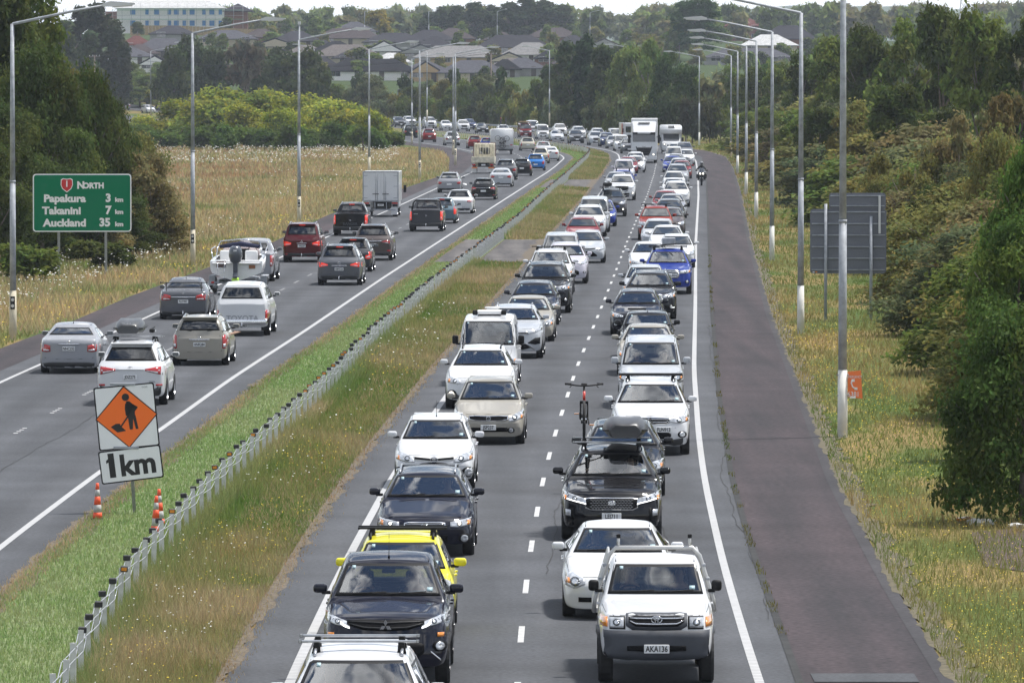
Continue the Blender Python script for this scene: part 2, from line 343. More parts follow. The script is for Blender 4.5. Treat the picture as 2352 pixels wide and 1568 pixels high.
# ------------------------------------------------------------------ ground sheet
def ground_mat():
 m = bpy.data.materials.new('rough_grass_ground'); m.use_nodes = True; t = m.node_tree; b = t.nodes['Principled BSDF']; b.inputs['Roughness'].default_value = .95; b.inputs['Specular IOR Level'].default_value = .1
 tcn = t.nodes.new('ShaderNodeTexCoord')
 def nz(sc, det, stretch=None):
  n = t.nodes.new('ShaderNodeTexNoise'); n.inputs['Scale'].default_value = sc; n.inputs['Detail'].default_value = det
  if stretch:
   mp = t.nodes.new('ShaderNodeMapping'); mp.inputs['Scale'].default_value = stretch; t.links.new(tcn.outputs['Object'], mp.inputs[0]); t.links.new(mp.outputs[0], n.inputs['Vector'])
  else: t.links.new(tcn.outputs['Object'], n.inputs['Vector'])
  return n
 a = nz(.22, 7, (1.6, .35, 1)); r = t.nodes.new('ShaderNodeValToRGB'); e = r.color_ramp.elements
 e[0].position = .32; e[0].color = (.055, .095, .022, 1); e[1].position = .68; e[1].color = (.24, .17, .075, 1)
 x = e.new(.47); x.color = (.10, .12, .035, 1); x = e.new(.56); x.color = (.19, .15, .06, 1); t.links.new(a.outputs[0], r.inputs[0])
 c = nz(9, 5, (1, .6, 1)); mr = t.nodes.new('ShaderNodeMapRange'); mr.inputs['From Min'].default_value = .3; mr.inputs['From Max'].default_value = .7; mr.inputs['To Min'].default_value = .6; mr.inputs['To Max'].default_value = 1.35; t.links.new(c.outputs[0], mr.inputs['Value'])
 sx = t.nodes.new('ShaderNodeSeparateXYZ'); t.links.new(tcn.outputs['Object'], sx.inputs[0]); fa = t.nodes.new('ShaderNodeMapRange'); fa.inputs['From Min'].default_value = 1290; fa.inputs['From Max'].default_value = 1310; t.links.new(sx.outputs[1], fa.inputs['Value'])
 mg = t.nodes.new('ShaderNodeMix'); mg.data_type = 'RGBA'; t.links.new(fa.outputs[0], mg.inputs['Factor']); t.links.new(r.outputs[0], mg.inputs['A']); mg.inputs['B'].default_value = (.05, .075, .028, 1)
 v = t.nodes.new('ShaderNodeVectorMath'); v.operation = 'SCALE'; t.links.new(mg.outputs['Result'], v.inputs[0]); t.links.new(mr.outputs[0], v.inputs['Scale']); t.links.new(v.outputs[0], b.inputs['Base Color'])
 bn = t.nodes.new('ShaderNodeBump'); bn.inputs['Strength'].default_value = .8; bn.inputs['Distance'].default_value = .1; t.links.new(c.outputs[0], bn.inputs['Height']); t.links.new(bn.outputs[0], b.inputs['Normal'])
 return m
M_ground = ground_mat()
gz = np.array([-300, 0, 60, 300, 600, 900, 1200, 1275, 1350, 1425, 1500, 1575, 1650, 1700, 1750, 1800, 1850, 1900, 2000, 2200, 2600, 3500, 6000, 14000.])
gx = np.array([-6000, -2500, -900, -400, -250, -200, -160, -130, -110, -90, -70, -50, -30, -10, 10, 40, 80, 150, 300, 900, 2500, 6000.])
V = [(x, z, H(x, z) - .012) for z in gz for x in gx]; nx = len(gx)
F = [(i * nx + j, i * nx + j + 1, (i + 1) * nx + j + 1, (i + 1) * nx + j) for i in range(len(gz) - 1) for j in range(nx - 1)]
tag(link('ground', np_mesh('ground', V, F, M_ground)), 'rough grass ground either side of the motorway and up the far hill', kind='structure')
def st(o, label): return tag(o, label, kind='structure')
st(ribbon('road_shoulder', fR, fS_ch, 60, 1560, .004, M_chip, 4), 'purple chip-seal shoulder right of the jammed lanes')
st(ribbon('road_shoulder', fN_ch, fNL, 60, 1560, .004, M_chip, 4), 'purple chip-seal shoulder left of the lanes driving away')
st(ribbon('road', fS_in, fS_out, 60, 1560, .010, M_asph, 6, lat=fSM), 'grey asphalt carriageway packed with oncoming traffic')
st(ribbon('road', fN_out, fN_in, 60, 1560, .010, M_asph, 6, lat=fNM), 'grey asphalt carriageway with traffic driving away')
def jag(f, amp, seed):
 g = np.random.default_rng(seed).random(4000); return lambda Z: f(Z) + amp * (np.interp(Z, np.arange(4000) * .9, g) + .6 * np.interp(Z, np.arange(4000) * .37, g[::-1]) - .8)
def edge(name, fa, fb, z1, dz, mt, label):
 Z = np.concatenate([np.arange(60, 260, .5), np.arange(260, z1, 2.)]); V = []
 for z in Z: V += [(float(fa(z)), z, dz), (float(fb(z)), z, dz)]
 st(link(name, np_mesh(name, V, [(2 * i, 2 * i + 1, 2 * i + 3, 2 * i + 2) for i in range(len(Z) - 1)], mt)), label)
def off(f, d): return lambda Z: f(Z) + d
def eline(f, wd, label): st(ribbon('road_marking', off(f, -wd / 2), off(f, wd / 2), 60, 1500, .016, M_rib), label)
eline(fR, .135, 'ribbed white edge line beside the right-hand shoulder'); eline(fSL, .15, 'ribbed white edge line between the oncoming lanes and the median')
eline(fN, .14, 'ribbed white edge line between the outbound lanes and the median'); eline(fNL, .13, 'white edge line at the far left of the outbound lanes')
def dashes(name, f, z0, z1, ln, wd, label, ribs=0):
 V = []; F = []; z = z0
 def q(a, b, w2, dz=.016):
  n = len(V)
  for zz, s in ((a, -1), (a, 1), (b, 1), (b, -1)): V.append((float(f(zz)) + s * w2, zz, float(hill(zz)) + dz))
  F.append((n, n + 1, n + 2, n + 3))
 while z < z1:
  if ribs and z < 480:
   for i in range(ribs): q(z - ln / 2 + i * ln / (ribs - .4), z - ln / 2 + i * ln / (ribs - .4) + .28, wd / 2)
  else: q(z - ln / 2, z + ln / 2, wd / 2)
  z += 10
 o = link(name, np_mesh(name, V, F, M_line)); st(o, label)
dashes('road_marking', fSM, 67.1, 1250, 3.1, .095, 'white dashes between the two oncoming lanes')
dashes('road_marking', fNM, 68.3, 1250, 2.8, .11, 'short broken white dashes between the two outbound lanes', 4)
# paved crossovers through the median
def quad_patch(name, pts, dz, mt, label, thick=0):
 P = [at(*p) for p in pts]; n = len(P)
 me = bpy.data.meshes.new(name); me.from_pydata([(p.x, p.y, dz) for p in P], [], [tuple(range(n))]); me.materials.append(mt)
 o = link(name, me); st(o, label); return o
for z0_, z1_, nm_ in ((319, 362, 'nearer'), (526, 566, 'farther')):
 st(ribbon('crossover', fN_in, off(fB, -.1), z0_, z1_, .006, M_pave), nm_ + ' worn paved crossover between the outbound lanes and the barrier')
 st(ribbon('crossover', off(fB, .1), fS_in, z0_, z1_, .006, M_pave), nm_ + ' worn paved crossover between the barrier and the oncoming lanes')
# fine cracks and tar drips in the outer oncoming lane
Vc, Fc = [], []; rc = random.Random(8)
for f0, d0, za, zb_ in ((fR, -.95, 105, 260), (fR, -1.9, 150, 210), (fSM, .3, 120, 150), (fSM, -1.6, 104, 128), (fR, .42, 110, 240), (fNM, 1.2, 150, 260), (fSL, .5, 110, 170)):
 z = za; x_ = 0
 while z < zb_:
  x_ += rc.uniform(-.05, .05); X = float(f0(z)) + d0 + x_; n = len(Vc); w_ = rc.uniform(.004, .012); Vc += [(X - w_, z, .0175), (X + w_, z, .0175)]
  if n and z > za: Fc.append((n - 2, n - 1, n + 1, n))
  z += rc.uniform(.5, 1.2)
st(link('road_crack', np_mesh('road_crack', Vc, Fc, mat('crack_black', (.022, .022, .024), .9))), 'thin dark cracks running along the asphalt lanes')
M_grav = mat('loose_gravel', (.11, .088, .062), .95, noise=.55, nscale=9, bump=.6, bscale=30)
edge('gravel_edge', jag(off(fS_in, -.45), .3, 1), jag(off(fS_in, .05), .20, 2), 800, .0125, M_grav, 'ragged gravel and dust along the median side of the oncoming lanes')
edge('gravel_edge', jag(off(fN_in, -.06), .26, 3), jag(off(fN_in, .35), .3, 4), 800, .0125, M_grav, 'ragged dry edge where the median grass meets the outbound lanes')
edge('gravel_edge', jag(off(fS_ch, -.02), .16, 5), jag(off(fS_ch, .4), .3, 6), 800, .0105, mat('dusty_ground', (.10, .085, .05), .95, noise=.5, nscale=7), 'ragged outer edge of the right shoulder')
edge('lawn', jag(off(fN_in, .25), .1, 7), off(fB, .05), 900, .003, mat('lawn_green', (.14, .175, .07), .95, noise=.35, nscale=3), 'mown green strip under the short median grass')
# crack between asphalt and chip seal, weeds growing in it
ribbon_c = ribbon('road_joint', off(fS_out, -.05), off(fS_out, .07), 60, 700, .019, mat('tar_joint', (.02, .02, .02), .9, noise=.5, nscale=2)); st(ribbon_c, 'dark open joint between carriageway and shoulder')
st(ribbon('shoulder_edge', off(fS_ch, -.22), fS_ch, 60, 650, .008, road_mat('dark_seal_edge', (.035, .033, .036), (.05, .046, .05), .3, 9), 2), 'darker outer edge strip of the right-hand shoulder')
P = at(1985, 1556); bm = bmesh.new(); add_box(bm, P.x - .75, P.x + .75, P.y - .8, P.y + .6, .012, .016); st(link('tar_patch', bm_mesh('tar_patch', bm, M_asph)), 'grey sealed patch across the shoulder at the bottom edge')
# ------------------------------------------------------------------ far hills against the sky
def ridge(name, Y, pts, mt, label, depth=900):
 xs = np.linspace(pts[0][0], pts[-1][0], 160); prof = np.interp(xs, [p[0] for p in pts], [p[1] for p in pts])
 r = np.random.default_rng(int(Y)); w = sum(np.sin(xs / (Y * s) * 60 + r.random() * 6) * a for s, a in ((.9, 2.2), (.37, 1.3), (.13, 1.1), (.05, .8), (.021, .6)))
 prof = prof + w
 V = []
 for k, (dy, hf) in enumerate([(-depth, 0), (-depth * .4, .55), (0, 1), (depth * .5, .7), (depth, 0)]):
  for x, h in zip(xs, prof): V.append((x, Y + dy, 12 + (h - 12) * hf))
 n = len(xs); F = [(k * n + i, k * n + i + 1, (k + 1) * n + i + 1, (k + 1) * n + i) for k in range(4) for i in range(n - 1)]
 st(link(name, np_mesh(name, V, F, mt, smooth=True)), label)
M_far = mat('far_wooded_hill', (.06, .085, .04), .95, noise=.5, nscale=.02, coords='Object')
ridge('hill', 6500, [(-1500, 30), (-500, 35), (0, 48), (200, 66), (330, 72), (480, 66), (700, 75), (1800, 80)], M_far, 'distant blue wooded hills on the right horizon')
# ------------------------------------------------------------------ haze
def build_haze():
 bm = bmesh.new(); add_box(bm, -5500, 5500, -60, 11000, -14, 95)
 hm = bpy.data.materials.new('haze'); hm.use_nodes = True; t = hm.node_tree; t.nodes.clear()
 o = t.nodes.new('ShaderNodeOutputMaterial'); v = t.nodes.new('ShaderNodeVolumePrincipled'); v.inputs['Color'].default_value = (.80, .88, 1, 1)
 v.inputs['Density'].default_value = HAZE; v.inputs['Anisotropy'].default_value = .2
 t.links.new(v.outputs[0], o.inputs['Volume'])
 tag(link('haze', bm_mesh('haze', bm, hm)), 'thin pale haze over the whole valley', kind='stuff')
build_haze()
# ------------------------------------------------------------------ foliage
def leaf_mat(name, transl=.25):
 m = bpy.data.materials.new(name); m.use_nodes = True; t = m.node_tree; b = t.nodes['Principled BSDF']; b.inputs['Roughness'].default_value = .6; b.inputs['Specular IOR Level'].default_value = .06
 oi = t.nodes.new('ShaderNodeObjectInfo'); at_ = t.nodes.new('ShaderNodeVertexColor'); at_.layer_name = 'tint'
 mu = t.nodes.new('ShaderNodeVectorMath'); mu.operation = 'MULTIPLY'; t.links.new(oi.outputs['Color'], mu.inputs[0]); t.links.new(at_.outputs[0], mu.inputs[1])
 t.links.new(mu.outputs[0], b.inputs['Base Color'])
 o = t.nodes['Material Output']; tr = t.nodes.new('ShaderNodeBsdfTranslucent'); t.links.new(mu.outputs[0], tr.inputs[0])
 mxx = t.nodes.new('ShaderNodeMixShader'); mxx.inputs[0].default_value = transl; t.links.new(b.outputs[0], mxx.inputs[1]); t.links.new(tr.outputs[0], mxx.inputs[2]); t.links.new(mxx.outputs[0], o.inputs[0])
 return m
M_leaf = leaf_mat('leaves', .45); M_grass = leaf_mat('grass_blades', .5)
M_bark = mat('bark', (.13, .105, .085), .9, noise=.35, nscale=6); M_barkp = mat('pale_bark', (.26, .23, .2), .9, noise=.3, nscale=6)
def leaves(C, Nn, size, tint, r, aspect=1.7):
 "one folded leaf-clump quad per centre"
 n = len(C); a = r.normal(size=(n, 3)); u = np.cross(Nn, a); u /= np.linalg.norm(u, axis=1)[:, None] + 1e-9
 v = np.cross(Nn, u); v /= np.linalg.norm(v, axis=1)[:, None] + 1e-9
 s = (size * r.uniform(.6, 1.35, n))[:, None]
 V = np.stack([C - u * s * .5 * aspect, C - v * s * .42 + u * s * .08, C + u * s * .5 * aspect, C + v * s * .42 - u * s * .05], 1).reshape(-1, 3)
 F = np.arange(n * 4).reshape(n, 4); col = np.repeat(tint, 4, axis=0)
 return V, F, col
def crown_mesh(name, seed, h, rad, base, n, lsize, style, raw=False):
 "unit-free crown: h height of the tree, rad radius, base height of the lowest leaves"
 r = np.random.default_rng(seed); P = []
 npf = {'dome': 26, 'oak': 30, 'tall': 26, 'cone': 22, 'willow': 24, 'shrub': 14, 'open': 22, 'skirt': 95}[style]
 for i in range(npf):
  if style in ('dome', 'shrub'):
   th = r.uniform(0, 2 * math.pi); ph = math.asin(r.uniform(0, .97)); k = r.uniform(.55, .82)
   c = np.array([math.cos(th) * math.cos(ph) * k * rad, math.sin(th) * math.cos(ph) * k * rad, base + (h - base) * (.12 + .72 * math.sin(ph) * (k / .75))]); pr = rad * r.uniform(.26, .42)
  elif style == 'skirt':
   th = r.uniform(0, 6.28); t = r.uniform(.0, 1) ** 1.35; k = rad * math.sqrt(max(.05, 1 - t ** 2.2)) * r.uniform(.5, .9)
   c = np.array([math.cos(th) * k, math.sin(th) * k, base + (h - base) * (.04 + .86 * t)]); pr = rad * r.uniform(.15, .27)
  elif style == 'tall':
   t = (i + .5) / npf; th = r.uniform(0, 6.28); k = rad * .62 * math.sin(math.pi * min(.98, .16 + .8 * t)) * r.uniform(.3, 1)
   c = np.array([math.cos(th) * k, math.sin(th) * k, base + (h - base) * (.06 + .88 * t)]); pr = rad * r.uniform(.28, .45)
  elif style == 'cone':
   t = (i + .5) / npf; th = r.uniform(0, 6.28); k = rad * (1 - t) * .75 * r.uniform(.4, 1)
   c = np.array([math.cos(th) * k, math.sin(th) * k, base + (h - base) * (.05 + .88 * t)]); pr = rad * (.16 + .32 * (1 - t)) * r.uniform(.8, 1.2)
  elif style == 'open':
   th = r.uniform(0, 6.28); t = r.uniform(.25, 1); k = rad * r.uniform(.2, .85)
   c = np.array([math.cos(th) * k, math.sin(th) * k, base + (h - base) * t * .9]); pr = rad * r.uniform(.14, .26)
  else:
   th = r.uniform(0, 6.28); t = r.uniform(.05, 1) ** .8; k = rad * (1.0 - .55 * max(0, t - .45) / .55) * r.uniform(.3, .86)
   c = np.array([math.cos(th) * k, math.sin(th) * k, base + (h - base) * (.06 + .86 * t)]); pr = rad * r.uniform(.2, .36)
  P.append((c, pr, r.uniform(.72, 1.3), r.uniform(-.1, .12)))
 wts = np.array([p[1] ** 2 for p in P]); wts /= wts.sum(); idx = r.choice(len(P), n, p=wts)
 d = r.normal(size=(n, 3)); d /= np.linalg.norm(d, axis=1)[:, None]; d[:, 2] = np.where(d[:, 2] < -.35, -d[:, 2] * .6, d[:, 2])
 C0 = np.array([p[0] for p in P])[idx]; R0 = np.array([p[1] for p in P])[idx]; B = np.array([p[2] for p in P])[idx]; Hu = np.array([p[3] for p in P])[idx]
 jit = r.uniform(.72, 1.1, n); jit = np.where(r.random(n) < (.25 if style == 'skirt' else .14), r.uniform(1.08, 1.5, n), jit)
 sq = np.array([1, 1, .8]); C = C0 + d * sq * (R0 * jit)[:, None]
 C += r.normal(size=(n, 3)) * lsize * .3
 if style == 'willow': C[:, 2] -= (r.random(n) ** 2) * R0 * .9
 nn = d * .7 + np.array([0, 0, .45]) + r.normal(size=(n, 3)) * .55; nn /= np.linalg.norm(nn, axis=1)[:, None]
 C[:, 2] = np.maximum(C[:, 2], .06 + r.random(n) * .2)
 g = B * r.uniform(.75, 1.25, n); tint = np.stack([g * (1 + Hu * 1.2 + r.normal(size=n) * .08), g, g * (1 - Hu * .5)], 1)
 if style == 'dome':          # flowering tips: paler, yellower leaves outermost
  tip = (C[:, 2] > base + (h - base) * .30) & (jit > .93) & (r.random(n) < .8); tint[tip] *= np.array([1.55, 1.38, .85])
 V, F, col = leaves(C, nn, lsize, tint, r)
 if raw: return V, F, np.clip(col, .1, 4)
 return np_mesh(name, V, F, M_leaf, np.clip(col, .1, 4))
def trunk_mesh(name, seed, h, rad, mt, tr):
 r = random.Random(seed); bm = bmesh.new()
 add_tube(bm, [(0, 0, -.15), (r.uniform(-.1, .1), r.uniform(-.1, .1), h * .3), (r.uniform(-.3, .3), r.uniform(-.3, .3), h * .62), (r.uniform(-.3, .3), 0, h * .82)], [tr, tr * .75, tr * .45, tr * .15], 7)
 for i in range(6):
  a = r.uniform(0, 6.28); z0 = h * r.uniform(.18, .5); k = rad * r.uniform(.5, .8); zz = min(h * .85, z0 + h * r.uniform(.15, .35))
  add_tube(bm, [(0, 0, z0), (math.cos(a) * k * .5, math.sin(a) * k * .5, (z0 + zz) / 2 + .1), (math.cos(a) * k, math.sin(a) * k, zz)], [tr * .5, tr * .32, tr * .1], 5)
 return bm_mesh(name, bm, mt)
_tr = {}
# per style: reference height, radius, base, leaves, leaf size
TSTY = {'skirt': ('skirt', 6, 3.6, .1, 26000, .13), 'skirtm': ('skirt', 7, 3.6, .1, 12000, .22), 'oak': ('oak', 8, 3.4, .9, 15000, .17), 'mid': ('oak', 10, 3.6, .6, 9000, .27), 'dome': ('dome', 6.5, 4.6, .2, 9000, .30), 'bush': ('shrub', 4, 3, .1, 3500, .32),
  'mac': ('dome2', 9, 5, .8, 4500, .5), 'con': ('tall', 14, 3.6, .5, 4500, .55), 'cas': ('tall', 18, 3.5, 1, 5000, .6), 'willow': ('willow', 11, 4.8, .3, 6500, .40), 'olive': ('open', 5.5, 3.0, .1, 12000, .15),
  'far': ('oak', 8, 4, .6, 1600, .75), 'cone': ('cone', 9, 2.6, .3, 1400, .6), 'palm': ('open', 4, 1.4, 1.6, 500, .4), 'fine': ('oak', 8, 3.6, .1, 26000, .135)}
def tree_parts(kind, var):
 k = (kind, var)
 if k not in _tr:
  sty, h, rad, base, n, ls = TSTY[kind]; s = 'dome' if sty == 'dome2' else sty; sd_ = 100 + sum(map(ord, kind)) + var * 17
  if kind == 'mac':                                   # no flowering tips
   s = 'oak'
  _tr[k] = (crown_mesh('crown', sd_, h, rad, base, n, ls, s), trunk_mesh('trunk', sd_, h, rad, M_barkp if kind in ('cone', 'willow', 'far') else M_bark, .02 * h + .04), h, rad)
 return _tr[k]
NT = 0
def tree(X, Z, h, rad, kind, label, color, cat='tree', group=None, name=None, var=None):
 global NT; NT += 1
 v = var if var is not None else NT % 3
 c, t, h0, r0 = tree_parts(kind, v)
 e = empty(name or ('shrub' if cat == 'shrub' else 'tree'), (X, Z, H(X, Z)), (NT * 2.399) % 6.28); e.scale = (rad / r0, rad / r0, h / h0)
 co_ = link('crown', c, e); co_.color = (*color, 1); link('trunk', t, e); tag(e, label, cat, group)
 return e
def Tpx(x, Z, ytop, wpx, kind, label, color, **kw):
 X = (x - CX) * Z / FPX; h = CAM_H + (HOR - ytop) * Z / FPX - H(X, Z); return tree(X, Z, max(h, 1.2), wpx * Z / FPX / 2, kind, label, color, **kw)
G_dark = (.068, .092, .022); G_mid = (.125, .168, .036); G_oliv = (.19, .185, .055); G_brn = (.19, .165, .07); G_lite = (.17, .225, .06); G_yel = (.23, .245, .06); G_gry = (.13, .155, .07); G_con = (.062, .088, .034)
def Zb(x):
 for Z in range(850, 1250, 5):
  if (x - CX) * Z / FPX >= fR(Z) + 6: return Z
 return 1210
# left foreground tree belt behind the green sign
for i, (x, Z, yt, wp, kd, c, lb) in enumerate([
 (-30, 330, -90, 330, 'oak', G_dark, 'tall dark tree cut by the left edge of the picture'),
 (62, 345, -40, 250, 'oak', G_mid, 'tall leafy tree rising above the green distance sign'),
 (140, 352, 150, 210, 'oak', G_oliv, 'olive tree standing right of the nearest left lamp post, above the sign'),
 (95, 318, 380, 250, 'fine', G_dark, 'dark dense tree directly behind the green distance sign'),
 (-20, 300, 330, 230, 'fine', G_dark, 'dark bush at the left edge behind the lamp post'),
 (200, 322, 420, 230, 'fine', G_brn, 'brownish bush behind the right half of the green sign'),
 (255, 330, 330, 230, 'olive', G_brn, 'brownish spreading shrub reaching over the motorway view'),
 (330, 335, 430, 190, 'olive', G_brn, 'low brown-green shrub right of the green sign'),
 (385, 348, 480, 110, 'olive', G_mid, 'small feathery shrub at the end of the left tree belt'),
 (175, 350, 265, 190, 'fine', G_oliv, 'bushy olive tree whose branches stick out towards the far road'),
 (30, 360, 90, 200, 'oak', G_dark, 'dark tree filling the gap behind the nearest left lamp post'),
 (300, 352, 395, 170, 'fine', G_mid, 'green bush below the pale flower field corner'),
 (250, 336, 215, 190, 'skirt', G_dark, 'broad dark shrub filling the gap right of the tall left trees'), (315, 340, 300, 190, 'skirt', G_oliv, 'olive shrub above the field between the green sign and the second lamp post'), (345, 334, 400, 190, 'skirt', G_brn, 'brownish shrub spreading over the field corner'), (210, 330, 150, 220, 'skirt', G_dark, 'tall dark shrub mass behind the green sign'), (90, 322, 90, 300, 'skirt', G_dark, 'tall dark foliage mass directly left above the green sign'), (330, 338, 350, 150, 'fine', G_brn, 'brown-green bush standing out over the flower field'), (280, 326, 455, 200, 'fine', G_dark, 'dark bush just right of the green sign'), (400, 352, 505, 70, 'olive', G_dark, 'thin sprig of shrub at the field edge'), (20, 312, 240, 240, 'fine', G_dark, 'dense dark foliage behind the nearest left lamp post'), (150, 325, 300, 200, 'fine', G_mid, 'green foliage above the top right of the green sign'),
 (230, 306, 545, 170, 'bush', G_dark, 'low dark bush between the two legs of the green sign'),
 (60, 290, 560, 170, 'bush', G_mid, 'low green bush left of the green sign legs')]):
 Tpx(x, Z, yt, wp, kd, lb, c, cat='shrub' if yt > 260 else 'tree', group='trees and shrubs behind the green sign')
# flowering evergreen bushes on the left
for i, (x, Z, yt, wp, c, lb) in enumerate([
 (500, 840, 200, 220, (.165, .21, .05), 'broad dome-shaped evergreen, highest of the row left of the motorway'), (610, 835, 208, 190, (.175, .225, .05), 'rounded yellow-green evergreen behind the second gap in the lamp posts'),
 (712, 822, 219, 190, (.20, .245, .06), 'pale flowering evergreen dome right of the third left lamp post'), (785, 808, 230, 190, (.195, .24, .055), 'bright yellow-green flowering dome with rounded top'),
 (858, 795, 258, 118, (.17, .215, .036), 'rounded evergreen at the right end of the row beside the road bend'), (420, 850, 232, 170, (.15, .19, .034), 'rounded olive evergreen on the left slope of the row'),
 (345, 848, 264, 130, (.19, .225, .045), 'low yellowish evergreen below the far silver car'), (292, 842, 285, 110, (.10, .14, .03), 'low evergreen at the left end of the flowering row'),
 (560, 812, 240, 150, (.20, .235, .045), 'yellow-green dome in front of the highest evergreen'), (655, 805, 248, 140, (.17, .215, .036), 'middle evergreen dome between two lamp posts')]):
 Tpx(x, Z, yt, wp, 'dome', lb, c, group='flowering evergreen domes left of the motorway')
for i, x in enumerate(range(262, 900, 52)):
 Tpx(x, 790 - (i % 3) * 8, 280 + (i * 7 % 5) * 4, 100, 'bush', 'low dark bush at the top of the flower field', (.080, .13, .026), cat='shrub', group='dark bushes at the top of the flower field')
# far left: casuarinas, macrocarpas, mixed bush
for x, Z, yt, wp, c in [(150, 1260, 45, 80, G_con), (185, 1270, 14, 80, (.045, .05, .025)), (225, 1255, 5, 85, (.04, .046, .024)), (262, 1250, 46, 75, (.05, .06, .028)), (205, 1235, 70, 70, G_con), (120, 1240, 60, 80, (.06, .075, .03)), (285, 1245, 95, 50, (.05, .06, .028)), (60, 1280, 30, 90, (.07, .085, .03))]:
 Tpx(x, Z, yt, wp, 'cas', 'tall drooping tree left of the utility pole', c, group='tall drooping trees at far left')
for x, Z, yt, wp, c in [(440, 1180, 84, 145, G_con), (398, 1170, 118, 90, G_dark), (495, 1175, 116, 100, G_con), (635, 1180, 111, 140, G_con), (700, 1175, 120, 130, G_dark), (590, 1165, 140, 90, G_con), (735, 1170, 150, 90, G_dark)]:
 Tpx(x, Z, yt, wp, 'mac', 'dark spreading tree below the hillside houses', c, group='dark spreading trees below the houses')
Tpx(562, 1150, 100, 80, 'palm', 'thin half-bare grey tree between two dark spreading trees', (.10, .09, .06))
for i, (x, Z, yt, wp, c) in enumerate([(250, 1310, 168, 70, G_gry), (290, 1300, 146, 95, G_mid), (330, 1290, 158, 90, G_gry), (355, 1280, 178, 70, G_yel), (385, 1270, 190, 80, G_mid), (425, 1270, 196, 80, G_gry), (470, 1265, 200, 80, G_mid), (520, 1265, 205, 80, G_mid), (570, 1255, 200, 80, G_gry), (620, 1250, 205, 80, G_mid), (680, 1250, 200, 80, G_gry), (740, 1245, 196, 80, G_mid), (30, 1310, 150, 120, G_mid), (110, 1310, 140, 100, G_gry), (180, 1305, 150, 100, G_mid), (225, 1290, 185, 70, G_dark), (262, 1285, 176, 80, G_lite), (305, 1280, 165, 85, G_mid), (338, 1272, 172, 80, G_lite), (372, 1262, 185, 80, G_gry), (280, 1270, 205, 75, G_yel), (322, 1265, 200, 75, G_mid), (360, 1258, 205, 75, G_yel), (400, 1255, 205, 80, G_mid)]):
 Tpx(x, Z, yt, wp, 'mid', 'green tree behind the far-left road', c, group='tree belt behind the far-left road')
r_ = random.Random(5)
x = 770
while x < 1265:
 z = Zb(x); lab = 'green bush between the curving traffic and the houses'
 Tpx(x, z + 12, r_.uniform(172, 208), r_.uniform(50, 85), r_.choice(['mid', 'bush', 'mid']), lab, r_.choice([G_mid, G_gry, G_dark, G_oliv, G_mid]), cat='shrub', group='bushes between the curving traffic and the houses')
 Tpx(x + 10, z + 2, r_.uniform(218, 250), r_.uniform(40, 70), 'bush', lab, r_.choice([G_mid, G_gry, G_dark, G_yel]), cat='shrub', group='bushes between the curving traffic and the houses')
 x += r_.uniform(24, 38)
for x, yt in ((1040, 160), (1098, 168), (1150, 160), (820, 168), (930, 175)):
 Tpx(x, Zb(x) + 20, yt, 34, 'palm', 'spiky cabbage tree among the bushes below the houses', (.05, .075, .025), group='cabbage trees below the houses', name='cabbage_tree')
for x, yt, wp, c in [(1262, 150, 70, G_con), (1300, 100, 85, G_con), (1345, 82, 90, (.02, .045, .014)), (1385, 105, 85, G_con), (1320, 150, 90, G_dark), (1370, 170, 80, G_con), (1275, 205, 60, G_dark)]:
 Tpx(x, Zb(x) + 15 + (yt % 7) * 3, yt, wp, 'con', 'tall dark evergreen in the stand behind the curve', c, group='dense dark stand behind the curve')
for x, yt, wp, c in [(1405, 150, 90, G_lite), (1445, 95, 105, G_lite), (1490, 84, 100, G_lite), (1535, 112, 95, (.06, .10, .03)), (1575, 138, 90, (.055, .09, .03)), (1425, 190, 80, (.06, .10, .03)), (1520, 170, 100, G_lite)]:
 Tpx(x, Zb(x) + 25, yt, wp, 'willow', 'light green willow-like tree behind the white truck', c, group='light green trees behind the white truck')
for x, yt, wp, c in [(1395, 225, 70, G_gry), (1440, 215, 80, G_gry), (1490, 222, 85, G_dark), (1545, 214, 90, G_con), (1590, 222, 80, (.05, .055, .03)), (1630, 215, 70, (.08, .09, .035)), (1360, 250, 60, G_gry), (1410, 262, 60, G_mid), (1655, 235, 60, G_mid)]:
 Tpx(x, Zb(x) + 4, yt, wp, 'bush', 'low bush behind the end of the oncoming queue', c, cat='shrub', group='low bushes behind the oncoming queue')
